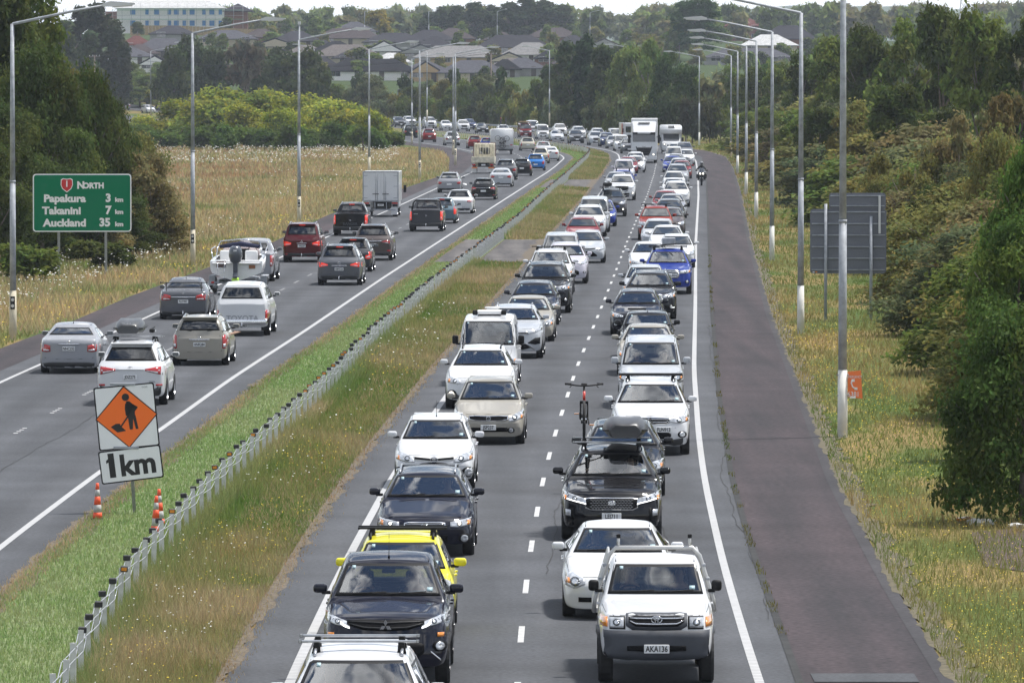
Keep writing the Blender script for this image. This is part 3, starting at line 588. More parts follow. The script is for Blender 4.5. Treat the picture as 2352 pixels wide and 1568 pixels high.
# right-hand hedge of trees
for x, Z, yt, wp, kd, c, lb in [
 (1690, 900, 150, 100, 'mid', G_mid, 'bushy tree at the far end of the right-hand belt, beside the road curve'), (1735, 820, 158, 110, 'mid', G_dark, 'dark tree behind the farthest right lamp posts'),
 (1790, 740, 150, 120, 'mid', G_mid, 'green tree behind the fourth right lamp post'), (1850, 650, 118, 130, 'mid', G_dark, 'dark green tree right of the long lamp arms'),
 (1915, 580, 92, 140, 'mid', G_mid, 'green tree just left of the nearest tall lamp post'), (1990, 540, 66, 160, 'mid', G_dark, 'dark tall tree just right of the nearest lamp post'),
 (2075, 500, 42, 170, 'mid', G_mid, 'tall tree near the top right, left of the lattice mast'), (2160, 460, 22, 180, 'mid', G_dark, 'tallest dark tree of the right-hand belt'),
 (2250, 430, 30, 190, 'mid', G_mid, 'tall leafy tree near the top right corner'), (2345, 400, 20, 200, 'mid', G_dark, 'tall tree cut by the top right corner'),
 (1715, 700, 262, 70, 'mid', G_mid, 'low tree at the verge beside the far shoulder'), (1765, 600, 250, 90, 'mid', G_mid, 'mid-height tree behind the small grey sign'),
 (1820, 520, 270, 110, 'mid', G_mid, 'mid-height leafy tree behind the third right lamp post'), (1885, 460, 250, 130, 'mid', G_dark, 'mid-height tree behind the grey sign backs'),
 (1880, 395, 400, 110, 'mid', G_dark, 'low dark tree reaching the verge left of the sign backs'), (1960, 420, 230, 150, 'mid', G_oliv, 'olive tree above the grey sign backs'),
 (2060, 400, 200, 170, 'mid', G_dark, 'dark tree in the middle of the right-hand belt'), (2160, 380, 250, 180, 'mid', G_dark, 'dark tree below the tallest of the belt'),
 (2010, 330, 385, 150, 'skirt', G_oliv, 'rounded olive bush right of the grey sign backs'), (2095, 300, 330, 180, 'olive', G_oliv, 'olive spreading bush in the right-hand belt'),
 (2200, 300, 235, 210, 'olive', G_brn, 'brownish dry bush in the right-hand belt'), (2320, 290, 200, 220, 'olive', G_brn, 'dry brown bush near the right edge, upper'),
 (2290, 260, 300, 230, 'skirt', G_oliv, 'large olive-green dome bush near the right edge'), (2150, 275, 420, 180, 'skirt', G_dark, 'dark shaded bush beside the grass bay'),
 (2060, 290, 500, 120, 'olive', (.05, .05, .025), 'low dark shrub right of the grey sign backs'), (2240, 240, 500, 190, 'olive', G_dark, 'dark twiggy shrub above the grass bay'),
 (2350, 225, 430, 200, 'skirt', G_oliv, 'grey-green shrub at the right edge'), (2330, 205, 620, 200, 'olive', G_brn, 'low brown shrub behind the nearest oak'),
 (2215, 222, 640, 130, 'olive', (.045, .05, .022), 'low twiggy shrub at the back of the grass bay'),
 (2350, 134, 690, 390, 'skirt', (.085, .13, .03), 'low leafy front branches of oak hanging over the right verge'), (2345, 156, 500, 320, 'fine', (.09, .14, .03), 'nearest oak with lobed dark leaves at the right edge'), (2400, 172, 300, 360, 'skirt', (.10, .16, .03), 'second oak overhanging the right edge')]:
 Tpx(x, Z, yt, wp, kd, lb, c, cat='shrub' if 'bush' in lb or 'shrub' in lb else 'tree')
for i in range(34):
 z = 175 * 1.046 ** i; rr_ = 1.5 + .0032 * z; tree(float(hedge0(z)) + rr_ * (.75 + .5 * ((i * 7) % 3)), z, 2.2 + rr_ * (.7 + .35 * (i % 3)), rr_ * 1.6, 'skirt' if z < 330 else 'skirtm', 'shrub in the dense edge of the right-hand belt', [G_oliv, G_gry, G_brn, G_mid, G_oliv][i % 5], cat='shrub', group='shrubs along the foot of the right-hand belt')
# skyline trees
for x, yt, wp in [(1015, 16, 60), (1050, 14, 60), (1090, 8, 80), (1130, 12, 70), (1170, 6, 70), (1210, -3, 85), (1250, 0, 90), (1290, 12, 80), (985, 30, 60)]:
 Tpx(x, 1880, yt, wp, 'con', 'dark pine on the skyline above the houses', G_con, group='dark pines on the skyline')
Tpx(872, 1800, 27, 72, 'far', 'yellow-flowering tree on the hill behind the dark roofs', (.22, .19, .03))
Tpx(1600, 1560, 0, 135, 'mid', 'large rounded green tree beside the brick house', (.04, .085, .02)); Tpx(1560, 1580, 40, 80, 'far', 'green tree left of the large rounded tree', G_mid)
def woodland(spots, label, seed):
 A, B, Cc, nv = [], [], [], 0
 base = [crown_mesh('c', seed + k, 8, 4, .2, 520, 1.15, 'oak', True) for k in range(4)]
 for (x, Z, yt, wp, c) in spots:
  X = (x - CX) * Z / FPX; z0 = H(X, Z); h = CAM_H + (HOR - yt) * Z / FPX - z0
  if h < 3: continue
  V_, F_, T_ = base[nv // 4 % 4]; sx = max(wp * Z / FPX / 2, 2.5) / 4; a = x * 3.1; ca, sa = math.cos(a), math.sin(a)
  A.append(np.stack([(V_[:, 0] * ca - V_[:, 1] * sa) * sx + X, (V_[:, 0] * sa + V_[:, 1] * ca) * sx + Z, V_[:, 2] * h / 8 + z0], 1)); B.append(F_ + nv); Cc.append(T_ * np.array(c)); nv += len(V_)
 o = link('woodland', np_mesh('woodland', np.concatenate(A), np.concatenate(B), M_leaf, np.concatenate(Cc))); o.color = (1, 1, 1, 1); tag(o, label, 'woodland', kind='stuff')
PW = [(.15, .20, .05), (.20, .26, .07), (.17, .20, .10), (.19, .19, .08), (.10, .14, .04)]
sp_ = [(r_.uniform(430, 1700), r_.uniform(1950, 2900), r_.uniform(14, 46), r_.uniform(38, 75), r_.choice(PW)) for _ in range(130)] + [(r_.uniform(1500, 2400), r_.uniform(1850, 2700), r_.uniform(8, 60), r_.uniform(45, 85), r_.choice(PW)) for _ in range(120)]
woodland([q for q in sp_ if not (q[0] < 560 and q[1] < 2000)], 'distant wooded skyline beyond the houses', 900)
woodland([(r_.uniform(1860, 2420), r_.uniform(880, 1400), r_.uniform(105, 190), r_.uniform(70, 120), r_.choice(PW)) for _ in range(48)] + [(r_.uniform(1580, 1880), r_.uniform(900, 1250), r_.uniform(152, 195), r_.uniform(60, 90), r_.choice(PW)) for _ in range(22)], 'mass of trees behind the right-hand roadside belt', 950)
for i in range(120):
 x = r_.uniform(300, 1900); Z = r_.uniform(1360, 1900)
 X = (x - CX) * Z / FPX; b = HOR - (H(X, Z) - CAM_H) * FPX / Z
 tree(X, Z, r_.uniform(2.5, 5.0), r_.uniform(1.5, 2.8), 'far', 'garden tree among the hillside houses', r_.choice([G_mid, G_lite, G_dark, G_oliv]), group='garden trees among the houses')
# ------------------------------------------------------------------ houses on the hill
def tile_mat(name, c):
 m = mat(name, tuple(k_ * .95 for k_ in c), .85, noise=.18, nscale=1.5, spec=.1)
 t = m.node_tree; b = t.nodes['Principled BSDF']; tcn = t.nodes.new('ShaderNodeTexCoord'); wv = t.nodes.new('ShaderNodeTexWave'); wv.bands_direction = 'Z'; wv.inputs['Scale'].default_value = 1.9; t.links.new(tcn.outputs['Object'], wv.inputs['Vector'])
 bn = t.nodes.new('ShaderNodeBump'); bn.inputs['Strength'].default_value = .8; bn.inputs['Distance'].default_value = .06; t.links.new(wv.outputs[1], bn.inputs['Height']); t.links.new(bn.outputs[0], b.inputs['Normal']); return m
ROOF = {'dark': tile_mat('charcoal_roof_tile', (.036, .035, .043)), 'black': tile_mat('black_roof_tile', (.014, .014, .018)), 'grey': tile_mat('grey_roof_tile', (.075, .075, .088)), 'light': tile_mat('light_grey_roof_tile', (.20, .195, .195)),
  'brown': tile_mat('brown_roof_tile', (.068, .056, .058)), 'red': tile_mat('red_brown_roof_tile', (.12, .045, .04)), 'white': tile_mat('pale_metal_roof', (.5, .5, .5)), 'tan': tile_mat('tan_roof_tile', (.13, .115, .11))}
WALL = {'cream': mat('cream_plaster_wall', (.52, .44, .33), .85, noise=.06), 'white': mat('white_weatherboard', (.82, .79, .77), .8, noise=.05), 'orange': mat('apricot_plaster_wall', (.52, .36, .20), .85, noise=.06), 'brick': mat('red_brick_wall', (.22, .10, .075), .9, noise=.25, nscale=4), 'grey': mat('grey_plaster_wall', (.32, .31, .30), .85, noise=.06)}
M_frame = mat('white_window_frame', (.6, .6, .6), .5); M_gutter = mat('gutter', (.35, .34, .33), .6)
def roof_bm(w, d, h, z, ov, typ):
 bm = bmesh.new(); x0, x1, y0, y1 = -w / 2 - ov, w / 2 + ov, -d / 2 - ov, d / 2 + ov
 c = [bm.verts.new(p) for p in ((x0, y0, z), (x1, y0, z), (x1, y1, z), (x0, y1, z))]; cb = [bm.verts.new((v.co.x, v.co.y, z - .16)) for v in c]
 if typ == 'hip':
  k = min(w, d) / 2 + ov; a, b = (bm.verts.new((x0 + k, 0, z + h)), bm.verts.new((x1 - k, 0, z + h))) if w > d else (bm.verts.new((0, y0 + k, z + h)), bm.verts.new((0, y1 - k + .01, z + h)))
  if w > d: fs = [(c[0], c[1], b, a), (c[1], c[2], b), (c[2], c[3], a, b), (c[3], c[0], a)]
  else: fs = [(c[0], c[1], a), (c[1], c[2], b, a), (c[2], c[3], b), (c[3], c[0], a, b)]
 elif typ == 'gable':      # ridge runs away from the road: gable faces the camera
  a = bm.verts.new((0, y0, z + h)); b = bm.verts.new((0, y1, z + h)); fs = [(c[0], c[1], a), (c[1], c[2], b, a), (c[2], c[3], b), (c[3], c[0], a, b)]
 else:                     # mono
  a = bm.verts.new((x1, y0, z + h)); b = bm.verts.new((x1, y1, z + h)); fs = [(c[0], c[1], a), (c[1], c[2], b, a), (c[2], c[3], b), (c[3], c[0], a, b)]
 for f in fs: bm.faces.new(f)
 for i in range(4): bm.faces.new((c[i], cb[i], cb[(i + 1) % 4], c[(i + 1) % 4]))
 bm.faces.new(cb); bmesh.ops.recalc_face_normals(bm, faces=bm.faces); return bm
def house(x, yb, wpx, yr, wall, roof, label, typ='hip', depth=9, storeys=1, rz=0.0):
 p = hit(x, yb, 1250, 2300); s = pxm(p.y); w_ = wpx * 1.12 / s; tot = max((yb - yr) / s, 3.6); wh = min(2.4 * storeys, tot * (.42 if storeys == 1 else .62)); d = min(depth, w_ * .8) if typ == 'hip' else depth
 e = empty('house', (p.x, p.y + d / 2, H(p.x, p.y + d / 2) if False else p.z), rz); tag(e, label, 'house')
 box_obj('wall', e, WALL[wall], -w_ / 2, w_ / 2, -d / 2, d / 2, -1.5, wh + .05)
 rf = link('roof', bm_mesh('roof', roof_bm(w_, d, tot - wh, wh + .12, .5, typ), ROOF[roof]), e)
 if typ == 'gable':
  bm = bmesh.new(); add_prism(bm, [(-w_ / 2 + .05, wh + .1), (w_ / 2 - .05, wh + .1), (0, tot - .25)], -d / 2 - .53, -d / 2 + .1, 'y'); link('gable', bm_mesh('gable', bm, WALL[wall]), e)
 nwin = max(2, int(w_ / 4));
 for s_ in range(storeys):
  for i in range(nwin):
   xx = -w_ / 2 + (i + .5) * w_ / nwin; ww = .75 if i % 2 else 1.0; z0 = .9 + 2.5 * s_
   if i == nwin // 2 and s_ == 0 and storeys == 1:
    box_obj('door', e, mat('dark_door', (.08, .06, .05), .5), xx - .5, xx + .5, -d / 2 - .05, -d / 2 + .05, 0, 2.05); continue
   fr = box_obj('window', e, M_frame, xx - ww - .06, xx + ww + .06, -d / 2 - .05, -d / 2 + .02, z0 - .06, z0 + 1.2)
   box_obj('pane', fr, M_farglass, xx - ww, xx - .03, -d / 2 - .08, -d / 2 - .02, z0, z0 + 1.14); box_obj('pane', fr, M_farglass, xx + .03, xx + ww, -d / 2 - .08, -d / 2 - .02, z0, z0 + 1.14)
 return e
for a in [
 (374, 140, 125, 90, 'cream', 'grey', 'cream house with grey hipped roof below the scaffolded building'), (312, 120, 60, 84, 'brick', 'red', 'small red-roofed house at left of the scaffolded building'),
 (395, 94, 90, 68, 'grey', 'dark', 'charcoal-roofed house just under the timber hoarding'), (520, 106, 118, 71, 'cream', 'grey', 'grey-roofed house right of the second lamp post top'),
 (600, 102, 80, 70, 'brick', 'brown', 'brown-roofed house beyond the timber hoarding end'), (680, 114, 100, 73, 'grey', 'dark', 'dark-roofed house behind the third left lamp post'),
 (632, 124, 100, 91, 'cream', 'dark', 'cream gabled house facing the motorway, left group', 'gable'), (775, 100, 85, 69, 'brick', 'brown', 'brown-roofed house left of the yellow tree'),
 (950, 87, 112, 38, 'grey', 'black', 'large dark pyramid-roofed house highest on the hill'), (805, 107, 130, 66, 'cream', 'brown', 'long brown-roofed house below the yellow tree'),
 (905, 114, 125, 77, 'grey', 'dark', 'grey hipped house right of the long brown roof'), (882, 138, 75, 94, 'white', 'dark', 'white gabled house in the middle of the hillside', 'gable'),
 (795, 150, 140, 104, 'cream', 'tan', 'tan-tiled house low at the left of the hillside'), (850, 186, 190, 137, 'white', 'black', 'wide black-roofed house lowest of the left group'),
 (898, 162, 80, 138, 'white', 'white', 'low house with pale cream roof beside the black roof'), (1052, 153, 178, 107, 'orange', 'light', 'broad light-grey-roofed house with apricot walls'),
 (1085, 190, 140, 140, 'cream', 'grey', 'long grey-roofed house lowest above the bushes'), (978, 188, 66, 142, 'orange', 'dark', 'apricot gabled house left of the long grey roof', 'gable'),
 (1180, 131, 150, 82, 'orange', 'dark', 'dark hipped house with balcony, right of the hillside centre'), (1220, 148, 118, 99, 'white', 'light', 'light-roofed house just below the dark hipped one'),
 (1200, 176, 92, 134, 'grey', 'grey', 'grey-roofed house beside the dark evergreen stand'), (1272, 103, 110, 65, 'brick', 'brown', 'brown-roofed house above the dark evergreen stand'),
 (1112, 92, 120, 65, 'white', 'dark', 'white-walled house below the skyline pines'), (1040, 108, 90, 66, 'brick', 'brown', 'brown hipped house between pines and dark roofs'),
 (1290, 68, 66, 47, 'grey', 'light', 'mono-pitch roofed house at the pine stand', 'mono'), (1160, 178, 60, 152, 'grey', 'black', 'small black-roofed house behind the long grey roof'),
 (1710, 95, 80, 41, 'brick', 'red', 'red brick two-storey house with gable on the right', 'hip', 9, 2), (1812, 113, 112, 60, 'brick', 'dark', 'dark-roofed brick house right of the red one'),
 (1768, 124, 112, 81, 'cream', 'white', 'cream house with white roof in front of the red one'), (1720, 150, 180, 127, 'grey', 'grey', 'long low grey roof behind the right lamp posts'),
 (60, 42, 115, 4, 'white', 'light', 'white building with pale roof at the top left corner'), (142, 38, 75, 4, 'white', 'light', 'white gabled building beside the top left one', 'gable'),
 (1150, 108, 70, 84, 'grey', 'brown', 'brown roofed house between two dark hipped roofs'), (740, 130, 70, 100, 'grey', 'dark', 'dark roof glimpsed above the dark spreading trees'), (1480, 92, 70, 60, 'white', 'white', 'pale roof among the far trees above the willows')]:
 house(*a)
rh = random.Random(12)
for i in range(30):
 x = rh.uniform(290, 1400); yb = rh.uniform(84, 186); rf_ = ['dark', 'brown', 'grey', 'black', 'dark', 'tan'][i % 6]
 if 280 < x < 640 and yb < 128: continue
 house(x, yb, rh.uniform(62, 105), yb - rh.uniform(30, 42), rh.choice(['cream', 'grey', 'white', 'brick']), rf_, {'dark': 'charcoal', 'brown': 'brown', 'grey': 'grey', 'black': 'black', 'tan': 'tan'}[rf_] + '-roofed house packed among others on the hillside', rh.choice(['hip', 'hip', 'gable']))
# white-clad building under construction with scaffolding
def site():
 Z = 1780; s = pxm(Z); cx = 392; X = (cx - CX) * Z / FPX; z0 = CAM_H + (HOR - 64) / s; W = 245 / s;
 e = empty('construction_building', (X, Z, z0)); tag(e, 'long pale building under construction with blue-wrapped window openings', 'building')
 hh = 44 / s; box_obj('wall', e, WALL['white'], -W / 2, W / 2, 0, 9, -6, hh)
 bm = roof_bm(W, 9, 18 / s, hh + .1, .6, 'hip'); r = link('roof', bm_mesh('roof', bm, ROOF['white']), e); r.location = (0, 4.5, 0)
 box_obj('end_block', e, WALL['brick'], -W / 2 - 3, -W / 2, 1, 8, -6, hh - .8); box_obj('end_block', e, WALL['brick'], W / 2, W / 2 + 6, 1, 8, -6, hh - .8)
 bm = roof_bm(7, 8, 2, hh - .7, .5, 'hip'); r = link('roof', bm_mesh('roof', bm, ROOF['dark']), e); r.location = (W / 2 + 3.5, 4.5, 0)
 MB = mat('blue_building_wrap', (.03, .2, .5), .5)
 for row, yy in enumerate((28.5, 54)):
  for i, u in enumerate([895, 990, 1055, 1140, 1187, 1240, 1293, 1372, 1425, 1482]):
   xx = (u * .342 - cx) / s; ww = (11 if i % 2 == 0 else 7.5) / s / 2; zc = (64 - yy) / s
   fr = box_obj('window', e, M_frame, xx - ww - .08, xx + ww + .08, -.06, .05, zc - .75, zc + .75); box_obj('wrap', fr, MB, xx - ww, xx + ww, -.12, -.02, zc - .65, zc + .65)
 sc = empty('scaffolding', (X, Z - 1.6, z0)); tag(sc, 'tube scaffolding with green planks in front of the pale building', 'scaffolding')
 MP = mat('scaffold_tube', (.4, .4, .4), .5, .4); MG = mat('green_plank', (.08, .3, .14), .7)
 for i in range(15):
  xx = -W / 2 - 1 + i * (W + 6) / 14;
  for dy in (0, .9): tube_obj('upright', sc, MP, [(xx, dy, -1), (xx, dy, hh + 1.4)], .03, 5)
 for zz in (hh * .42, hh * .9):
  tube_obj('ledger', sc, MP, [(-W / 2 - 1.2, -.05, zz + 1), (W / 2 + 5.2, -.05, zz + 1)], .03, 5); box_obj('plank', sc, MG, -W / 2 - 1.2, W / 2 + 5.2, .08, .8, zz, zz + .1)
 fe = empty('hoarding', ((405 - CX) * 1740 / FPX, 1740, CAM_H + (HOR - 79) * 1740 / FPX + .6)); tag(fe, 'long tan timber hoarding below the pale building', 'fence')
 M_h = mat('raw_timber', (.36, .25, .13), .85, noise=.2, nscale=2)
 for i in range(40):
  xx = -11.5 + i * .92; box_obj('panel', fe, M_h, xx, xx + .88, 0, .08, -2.2 - i * .03, 1.55 - max(0, i - 12) * .045)
site()
# concrete wall behind the curve
w0, w1 = (1292 - CX) * 1075 / FPX, (1362 - CX) * 985 / FPX
e = empty('concrete_wall', (w0, 1075, 0)); tag(e, 'sloping grey concrete panel wall below the dark evergreens', 'wall')
for i in range(12):
 t = i / 12; bm = bmesh.new(); dx, dy = (w1 - w0) / 12, (985 - 1075) / 12; L_ = math.hypot(dx, dy); add_box(bm, 0.05, L_ - .05, -.1, .1, -.2, 1.2 + 2.2 * t + .2, .02, 1)
 link('panel', bm_mesh('panel', bm, mat('concrete', (.3, .3, .29), .9, noise=.15, nscale=2)), e, (dx * i, dy * i, 0), (0, 0, math.atan2(dy, dx)))
# ------------------------------------------------------------------ lamp posts
M_lampw = mat('post_white_base', (.68, .67, .62), .7, noise=.1, nscale=4); M_cream = mat('post_cream_base', (.55, .50, .38), .7, noise=.12, nscale=4)
M_lum = mat('luminaire_grey', (.6, .61, .62), .35)
_lp = {}
def lamp(X, Z, side, label, h=10.6, arm=4.1, base='w', rz=0.0, plate=False, group=None):
 k = (side, h, arm, base, plate)
 if k not in _lp:
  e = empty('street_lamp')
  bm = bmesh.new(); add_tube(bm, [(0, 0, 1.58), (0, 0, 5.2)], [.105, .092], 12); link('pole', bm_mesh('pole', bm, M_galv), e)
  bm = bmesh.new(); add_tube(bm, [(0, 0, 5.18), (0, 0, h)], [.088, .06], 12); add_tube(bm, [(0, 0, 5.12), (0, 0, 5.2)], .1, 12); link('pole', bm_mesh('pole', bm, M_galv), e)
  bm = bmesh.new(); add_tube(bm, [(0, 0, -.3), (0, 0, 1.6)], [.125, .112], 12); link('painted_base', bm_mesh('painted_base', bm, M_lampw if base == 'w' else M_cream), e)
  bm = bmesh.new(); s = side; add_tube(bm, [(0, 0, h - .05), (s * .03, 0, h), (s * arm * .5, 0, h + .42), (s * arm * .78, 0, h + .62)], [.055, .05, .042, .035], 8); link('arm', bm_mesh('arm', bm, M_galv), e)
  bm = bmesh.new(); a0, a1 = arm * .74, arm; add_prism(bm, [(s * a0, h + .56), (s * a0, h + .66), (s * (a0 + .25), h + .74), (s * a1, h + .68), (s * (a1 + .03), h + .63), (s * (a0 + .3), h + .56)], -.15, .15, 'y'); lu = link('luminaire', bm_mesh('luminaire', bm, M_lum), e)
  bm = bmesh.new(); add_prism(bm, [(s * (a0 + .3), h + .565), (s * (a1 - .06), h + .62), (s * (a1 - .1), h + .57), (s * (a0 + .34), h + .53)], -.11, .11, 'y'); link('lamp_glass', bm_mesh('lamp_glass', bm, mat('lamp_glass', (.7, .7, .7), .2)), lu)
  if plate:
   pl = box_obj('reflector_plate', e, M_black, -.075, .075, -.15, -.13, 1.0, 1.42)
   for zz in (1.11, 1.31):
    bm = bmesh.new(); add_tube(bm, [(0, -.165, zz), (0, -.15, zz)], .055, 12); link('reflector', bm_mesh('reflector', bm, mat('reflector_white', (.6, .6, .58), .3)), pl)
  _lp[k] = e; e.location = (X, Z, H(X, Z)); e.rotation_euler = (0, 0, rz)
 else: e = copy_thing(_lp[k], (X, Z, H(X, Z)), rz)
 tag(e, label, 'street lamp', group)
 return e
def lampD(x, y, side, label, **kw):
 p = at(x, y); lamp(p.x, p.y, side, label, **kw)
GR, GL = 'lamp posts along the right verge', 'lamp posts left of the outbound lanes'
lampD(1935, 1003, -1, 'nearest tall lamp post on the right verge, carrying the orange emergency board', h=12.2, group=GR)
lampD(1839, 766, -1, 'second lamp post on the right verge, left of the grey sign backs', h=10.7, group=GR)
lampD(1773, 598, -1, 'third lamp post on the right verge with white foot beside the shoulder', group=GR)
lampD(1737, 503, -1, 'fourth lamp post on the right verge, half-way up the shoulder', group=GR)
lampD(1714, 447, -1, 'fifth lamp post on the right verge', group=GR)
lampD(1694, 400, -1, 'sixth lamp post on the right verge', h=10.55, arm=4.0, group=GR)
lampD(1679, 360, -1, 'seventh lamp post on the right verge, close to the sixth', h=10.5, arm=4.05, base='c', group=GR)
lampD(1606, 335, -1, 'lamp post standing alone where the queue comes round the bend', h=10.65, arm=4.3, group=GR)
lampD(30, 780, 1, 'nearest lamp post at the left edge beside the green sign', h=10.3, arm=4.0, base='c', plate=True, group=GL)
lampD(443, 609, 1, 'second left lamp post, right of the green sign', h=10.5, arm=4.2, base='c', plate=True, group=GL)
lampD(687, 515, 1, 'third left lamp post, above the maroon SUV', h=10.6, arm=4.15, base='c', plate=True, group=GL)
lampD(848, 404, 1, 'fourth left lamp post, behind the white box truck', h=10.7, arm=4.2, base='c', group=GL)
lampD(964, 413, 1, 'fifth left lamp post, in front of the bend', h=10.5, arm=4.1, base='c', plate=True, group=GL)
lampD(1046, 380, 1, 'sixth left lamp post, nearer of the pair by the tray truck', h=10.5, arm=4.2, base='c', plate=True, group=GL)
lampD(1041, 356, 1, 'seventh left lamp post, farther of the pair by the tray truck', h=10.4, arm=4.0, base='c', plate=True, group=GL)
lampD(946, 333, 1, 'eighth left lamp post at the end of the flower field', h=10.4, arm=4.0, base='c', plate=True, group=GL)
for x, yb, yt, side, lb in [(981, 276, 120, -1, 'distant lamp post behind the first cars of the bend'), (1262, 285, 117, -1, 'distant lamp post behind the white van on the bend'), (1458, 290, 113, -1, 'distant lamp post in front of the light green trees'),
       (781, 232, 136, 1, 'far lamp post above the yellow-green bushes, right'), (722, 240, 110, -1, 'far lamp post above the bushes, pointing left'), (559, 235, 130, 1, 'far lamp post among the dark spreading trees'),
       (453, 240, 106, -1, 'far lamp post just right of the second left lamp post'), (347, 262, 118, 1, 'lamp post beside the far white car'), (122, 260, 100, -1, 'far lamp post seen through the left tree')]:
 Z = 10.6 * FPX / (yb - yt); X = (x - CX) * Z / FPX; e = lamp(X, Z, side, lb, arm=4.1 if side < 0 else 4.2, base='c'); e.location.z = CAM_H + (HOR - yb) * Z / FPX
for x, Z, yt, lb in [(838, 1700, 22, 'grey street lamp above the yellow tree'), (985, 1700, 22, 'curved street lamp above the dark pyramid roof'), (1142, 1700, 22, 'curved street lamp among the skyline pines'), (1355, 1800, 25, 'curved street lamp in front of the far trees')]:
 X = (x - CX) * Z / FPX; e = lamp(X, Z, 1, lb, h=CAM_H + (HOR - yt) * Z / FPX - H(X, Z) - .5 if False else 8.4, arm=2.5, base='c'); e.location.z = CAM_H + (HOR - yt) * Z / FPX - 9
# camera mast
p = (CX, 0); Z = 1190; X = (688 - CX) * Z / FPX
e = empty('camera_mast', (X, Z, 0)); tag(e, 'tall slim mast with camera and round white dish behind the third lamp post', 'mast')
tube_obj('pole', e, M_galv, [(0, 0, -.5), (0, 0, 17)], .14, 10); bx_ = box_obj('camera_box', e, M_lum, -.25, .25, -.3, .3, 17, 17.5, .05);
bm = bmesh.new(); add_tube(bm, [(.8, -.3, 10.3), (.8, -.2, 10.3)], [.42, .38], 16); add_tube(bm, [(0, 0, 10.3), (.7, -.2, 10.3)], .05, 6); link('dish', bm_mesh('dish', bm, M_lum), e)
# utility poles and wires
M_wood = mat('weathered_timber', (.16, .13, .11), .9, noise=.3, nscale=8)
up = []
for x, Z, yt, yb, lb in [(218, 1180, 127, 240, 'wooden utility pole with insulators in front of the drooping trees'), (1128, 1130, 122, 240, 'wooden utility pole in front of the grey-roofed houses')]:
 X = (x - CX) * Z / FPX; zt = CAM_H + (HOR - yt) * Z / FPX; e = empty('utility_pole', (X, Z, 0)); tag(e, lb, 'utility pole')
 tube_obj('pole', e, M_wood, [(0, 0, -.5), (0, 0, zt)], [.17, .12], 8); box_obj('crossarm', e, M_wood, -1.0, 1.0, -.06, .06, zt - .35, zt - .2); tube_obj('marker_band', e, M_white, [(0, 0, zt - 6.4), (0, 0, zt - 5.3)], .19, 10)
 for k in (-.85, -.3, .3, .85): tube_obj('insulator', e, M_white, [(k, 0, zt - .2), (k, 0, zt)], .05, 6)
 up.append(Vector((X, Z, zt - .02)))
def wire(a, b, sag, label, r=.028):
 pts = [a.lerp(b, t / 14) - Vector((0, 0, sag * 4 * (t / 14) * (1 - t / 14))) for t in range(15)]
 bm = bmesh.new(); add_tube(bm, pts, r, 4); tag(link('overhead_wire', bm_mesh('overhead_wire', bm, M_black)), label, 'wire')
wire(up[0], up[1], 2.2, 'thin overhead wire between the two wooden utility poles'); wire(up[1], Vector(((1395 - CX) * 1000 / FPX, 1000, CAM_H + (HOR - 141) * 1000 / FPX)), .5, 'thin overhead wire from the right utility pole into the dark evergreens'); wire(up[0], Vector(((90 - CX) * 1150 / FPX, 1150, CAM_H + (HOR - 141) * 1150 / FPX)), .5, 'thin overhead wire left of the left utility pole')
# lattice mast top right, church spire
X = (2212 - CX) * 900 / FPX; e = empty('lattice_mast', (X, 900, 0)); tag(e, 'steel lattice mast above the trees at the top right', 'mast')
for sx, sy in ((-1, -1), (1, -1), (1, 1), (-1, 1)): tube_obj('leg', e, M_galv, [(sx * 1.5, sy * 1.5, 0), (sx * .3, sy * .3, 19)], .05, 5)
for k in range(12):
 z = 6 + k * 1.08; a = 1.5 - 1.2 * z / 19; b = 1.5 - 1.2 * (z + 1.08) / 19
 tube_obj('brace', e, M_galv, [(-a, -a, z), (b, -b, z + 1.08)], .03, 4); tube_obj('brace', e, M_galv, [(a, -a, z), (-b, -b, z + 1.08)], .03, 4)
# ------------------------------------------------------------------ signs
def rrect(w, h, r, n=5):
 P = []
 for cx, cy, a0 in ((w / 2 - r, h / 2 - r, 0), (-w / 2 + r, h / 2 - r, 90), (-w / 2 + r, -h / 2 + r, 180), (w / 2 - r, -h / 2 + r, 270)):
  for i in range(n + 1): a = math.radians(a0 + 90 * i / n); P.append((cx + r * math.cos(a), cy + r * math.sin(a)))
 return P
def plate(name, parent, pts, y0, y1, mt, loc=(0, 0, 0), rot=None):
 bm = bmesh.new(); add_prism(bm, pts, y0, y1, 'y'); return link(name, bm_mesh(name, bm, mt), parent, loc, rot)
def txt(parent, s, size, mt, x, z, y, xs=1.0, bold=0.0, name='lettering', rot=(math.pi / 2, 0, 0)):
 return link(name, text_mesh(s, size, mt, .002, bold, xs), parent, (x, y, z), rot)
M_sgreen = mat('sign_green', (.003, .17, .08), .6, spec=.1); M_swhite = mat('sign_white', (.84, .85, .85), .5, noise=.04, nscale=2); M_orange = mat('sign_orange', (1.0, .18, .015), .6); M_sred = mat('sign_red', (.55, .02, .02), .5)
M_sback = mat('sign_back_grey', (.14, .15, .175), .6, noise=.06); M_post = mat('sign_post_grey', (.25, .26, .25), .7, noise=.15)
p = at(189, 631); s = pxm(p.y); e = empty('distance_sign', (p.x, p.y, 0), math.radians(2)); tag(e, 'large green motorway distance sign on two posts listing three towns', 'road sign')
W, Hh = 226 / s, 133 / s; zc = (631 - 466) / s
for dx in (-54, 54): box_obj('post', e, M_post, dx / s - .055, dx / s + .055, .06, .2, -.3, zc + Hh / 2 - .2)
brd = plate('board', e, rrect(W, Hh, .14), 0, .05, M_swhite, (0, 0, zc)); plate('panel', brd, rrect(W - .1, Hh - .1, .10), -.008, .004, M_sgreen)
def D(u): return u / s
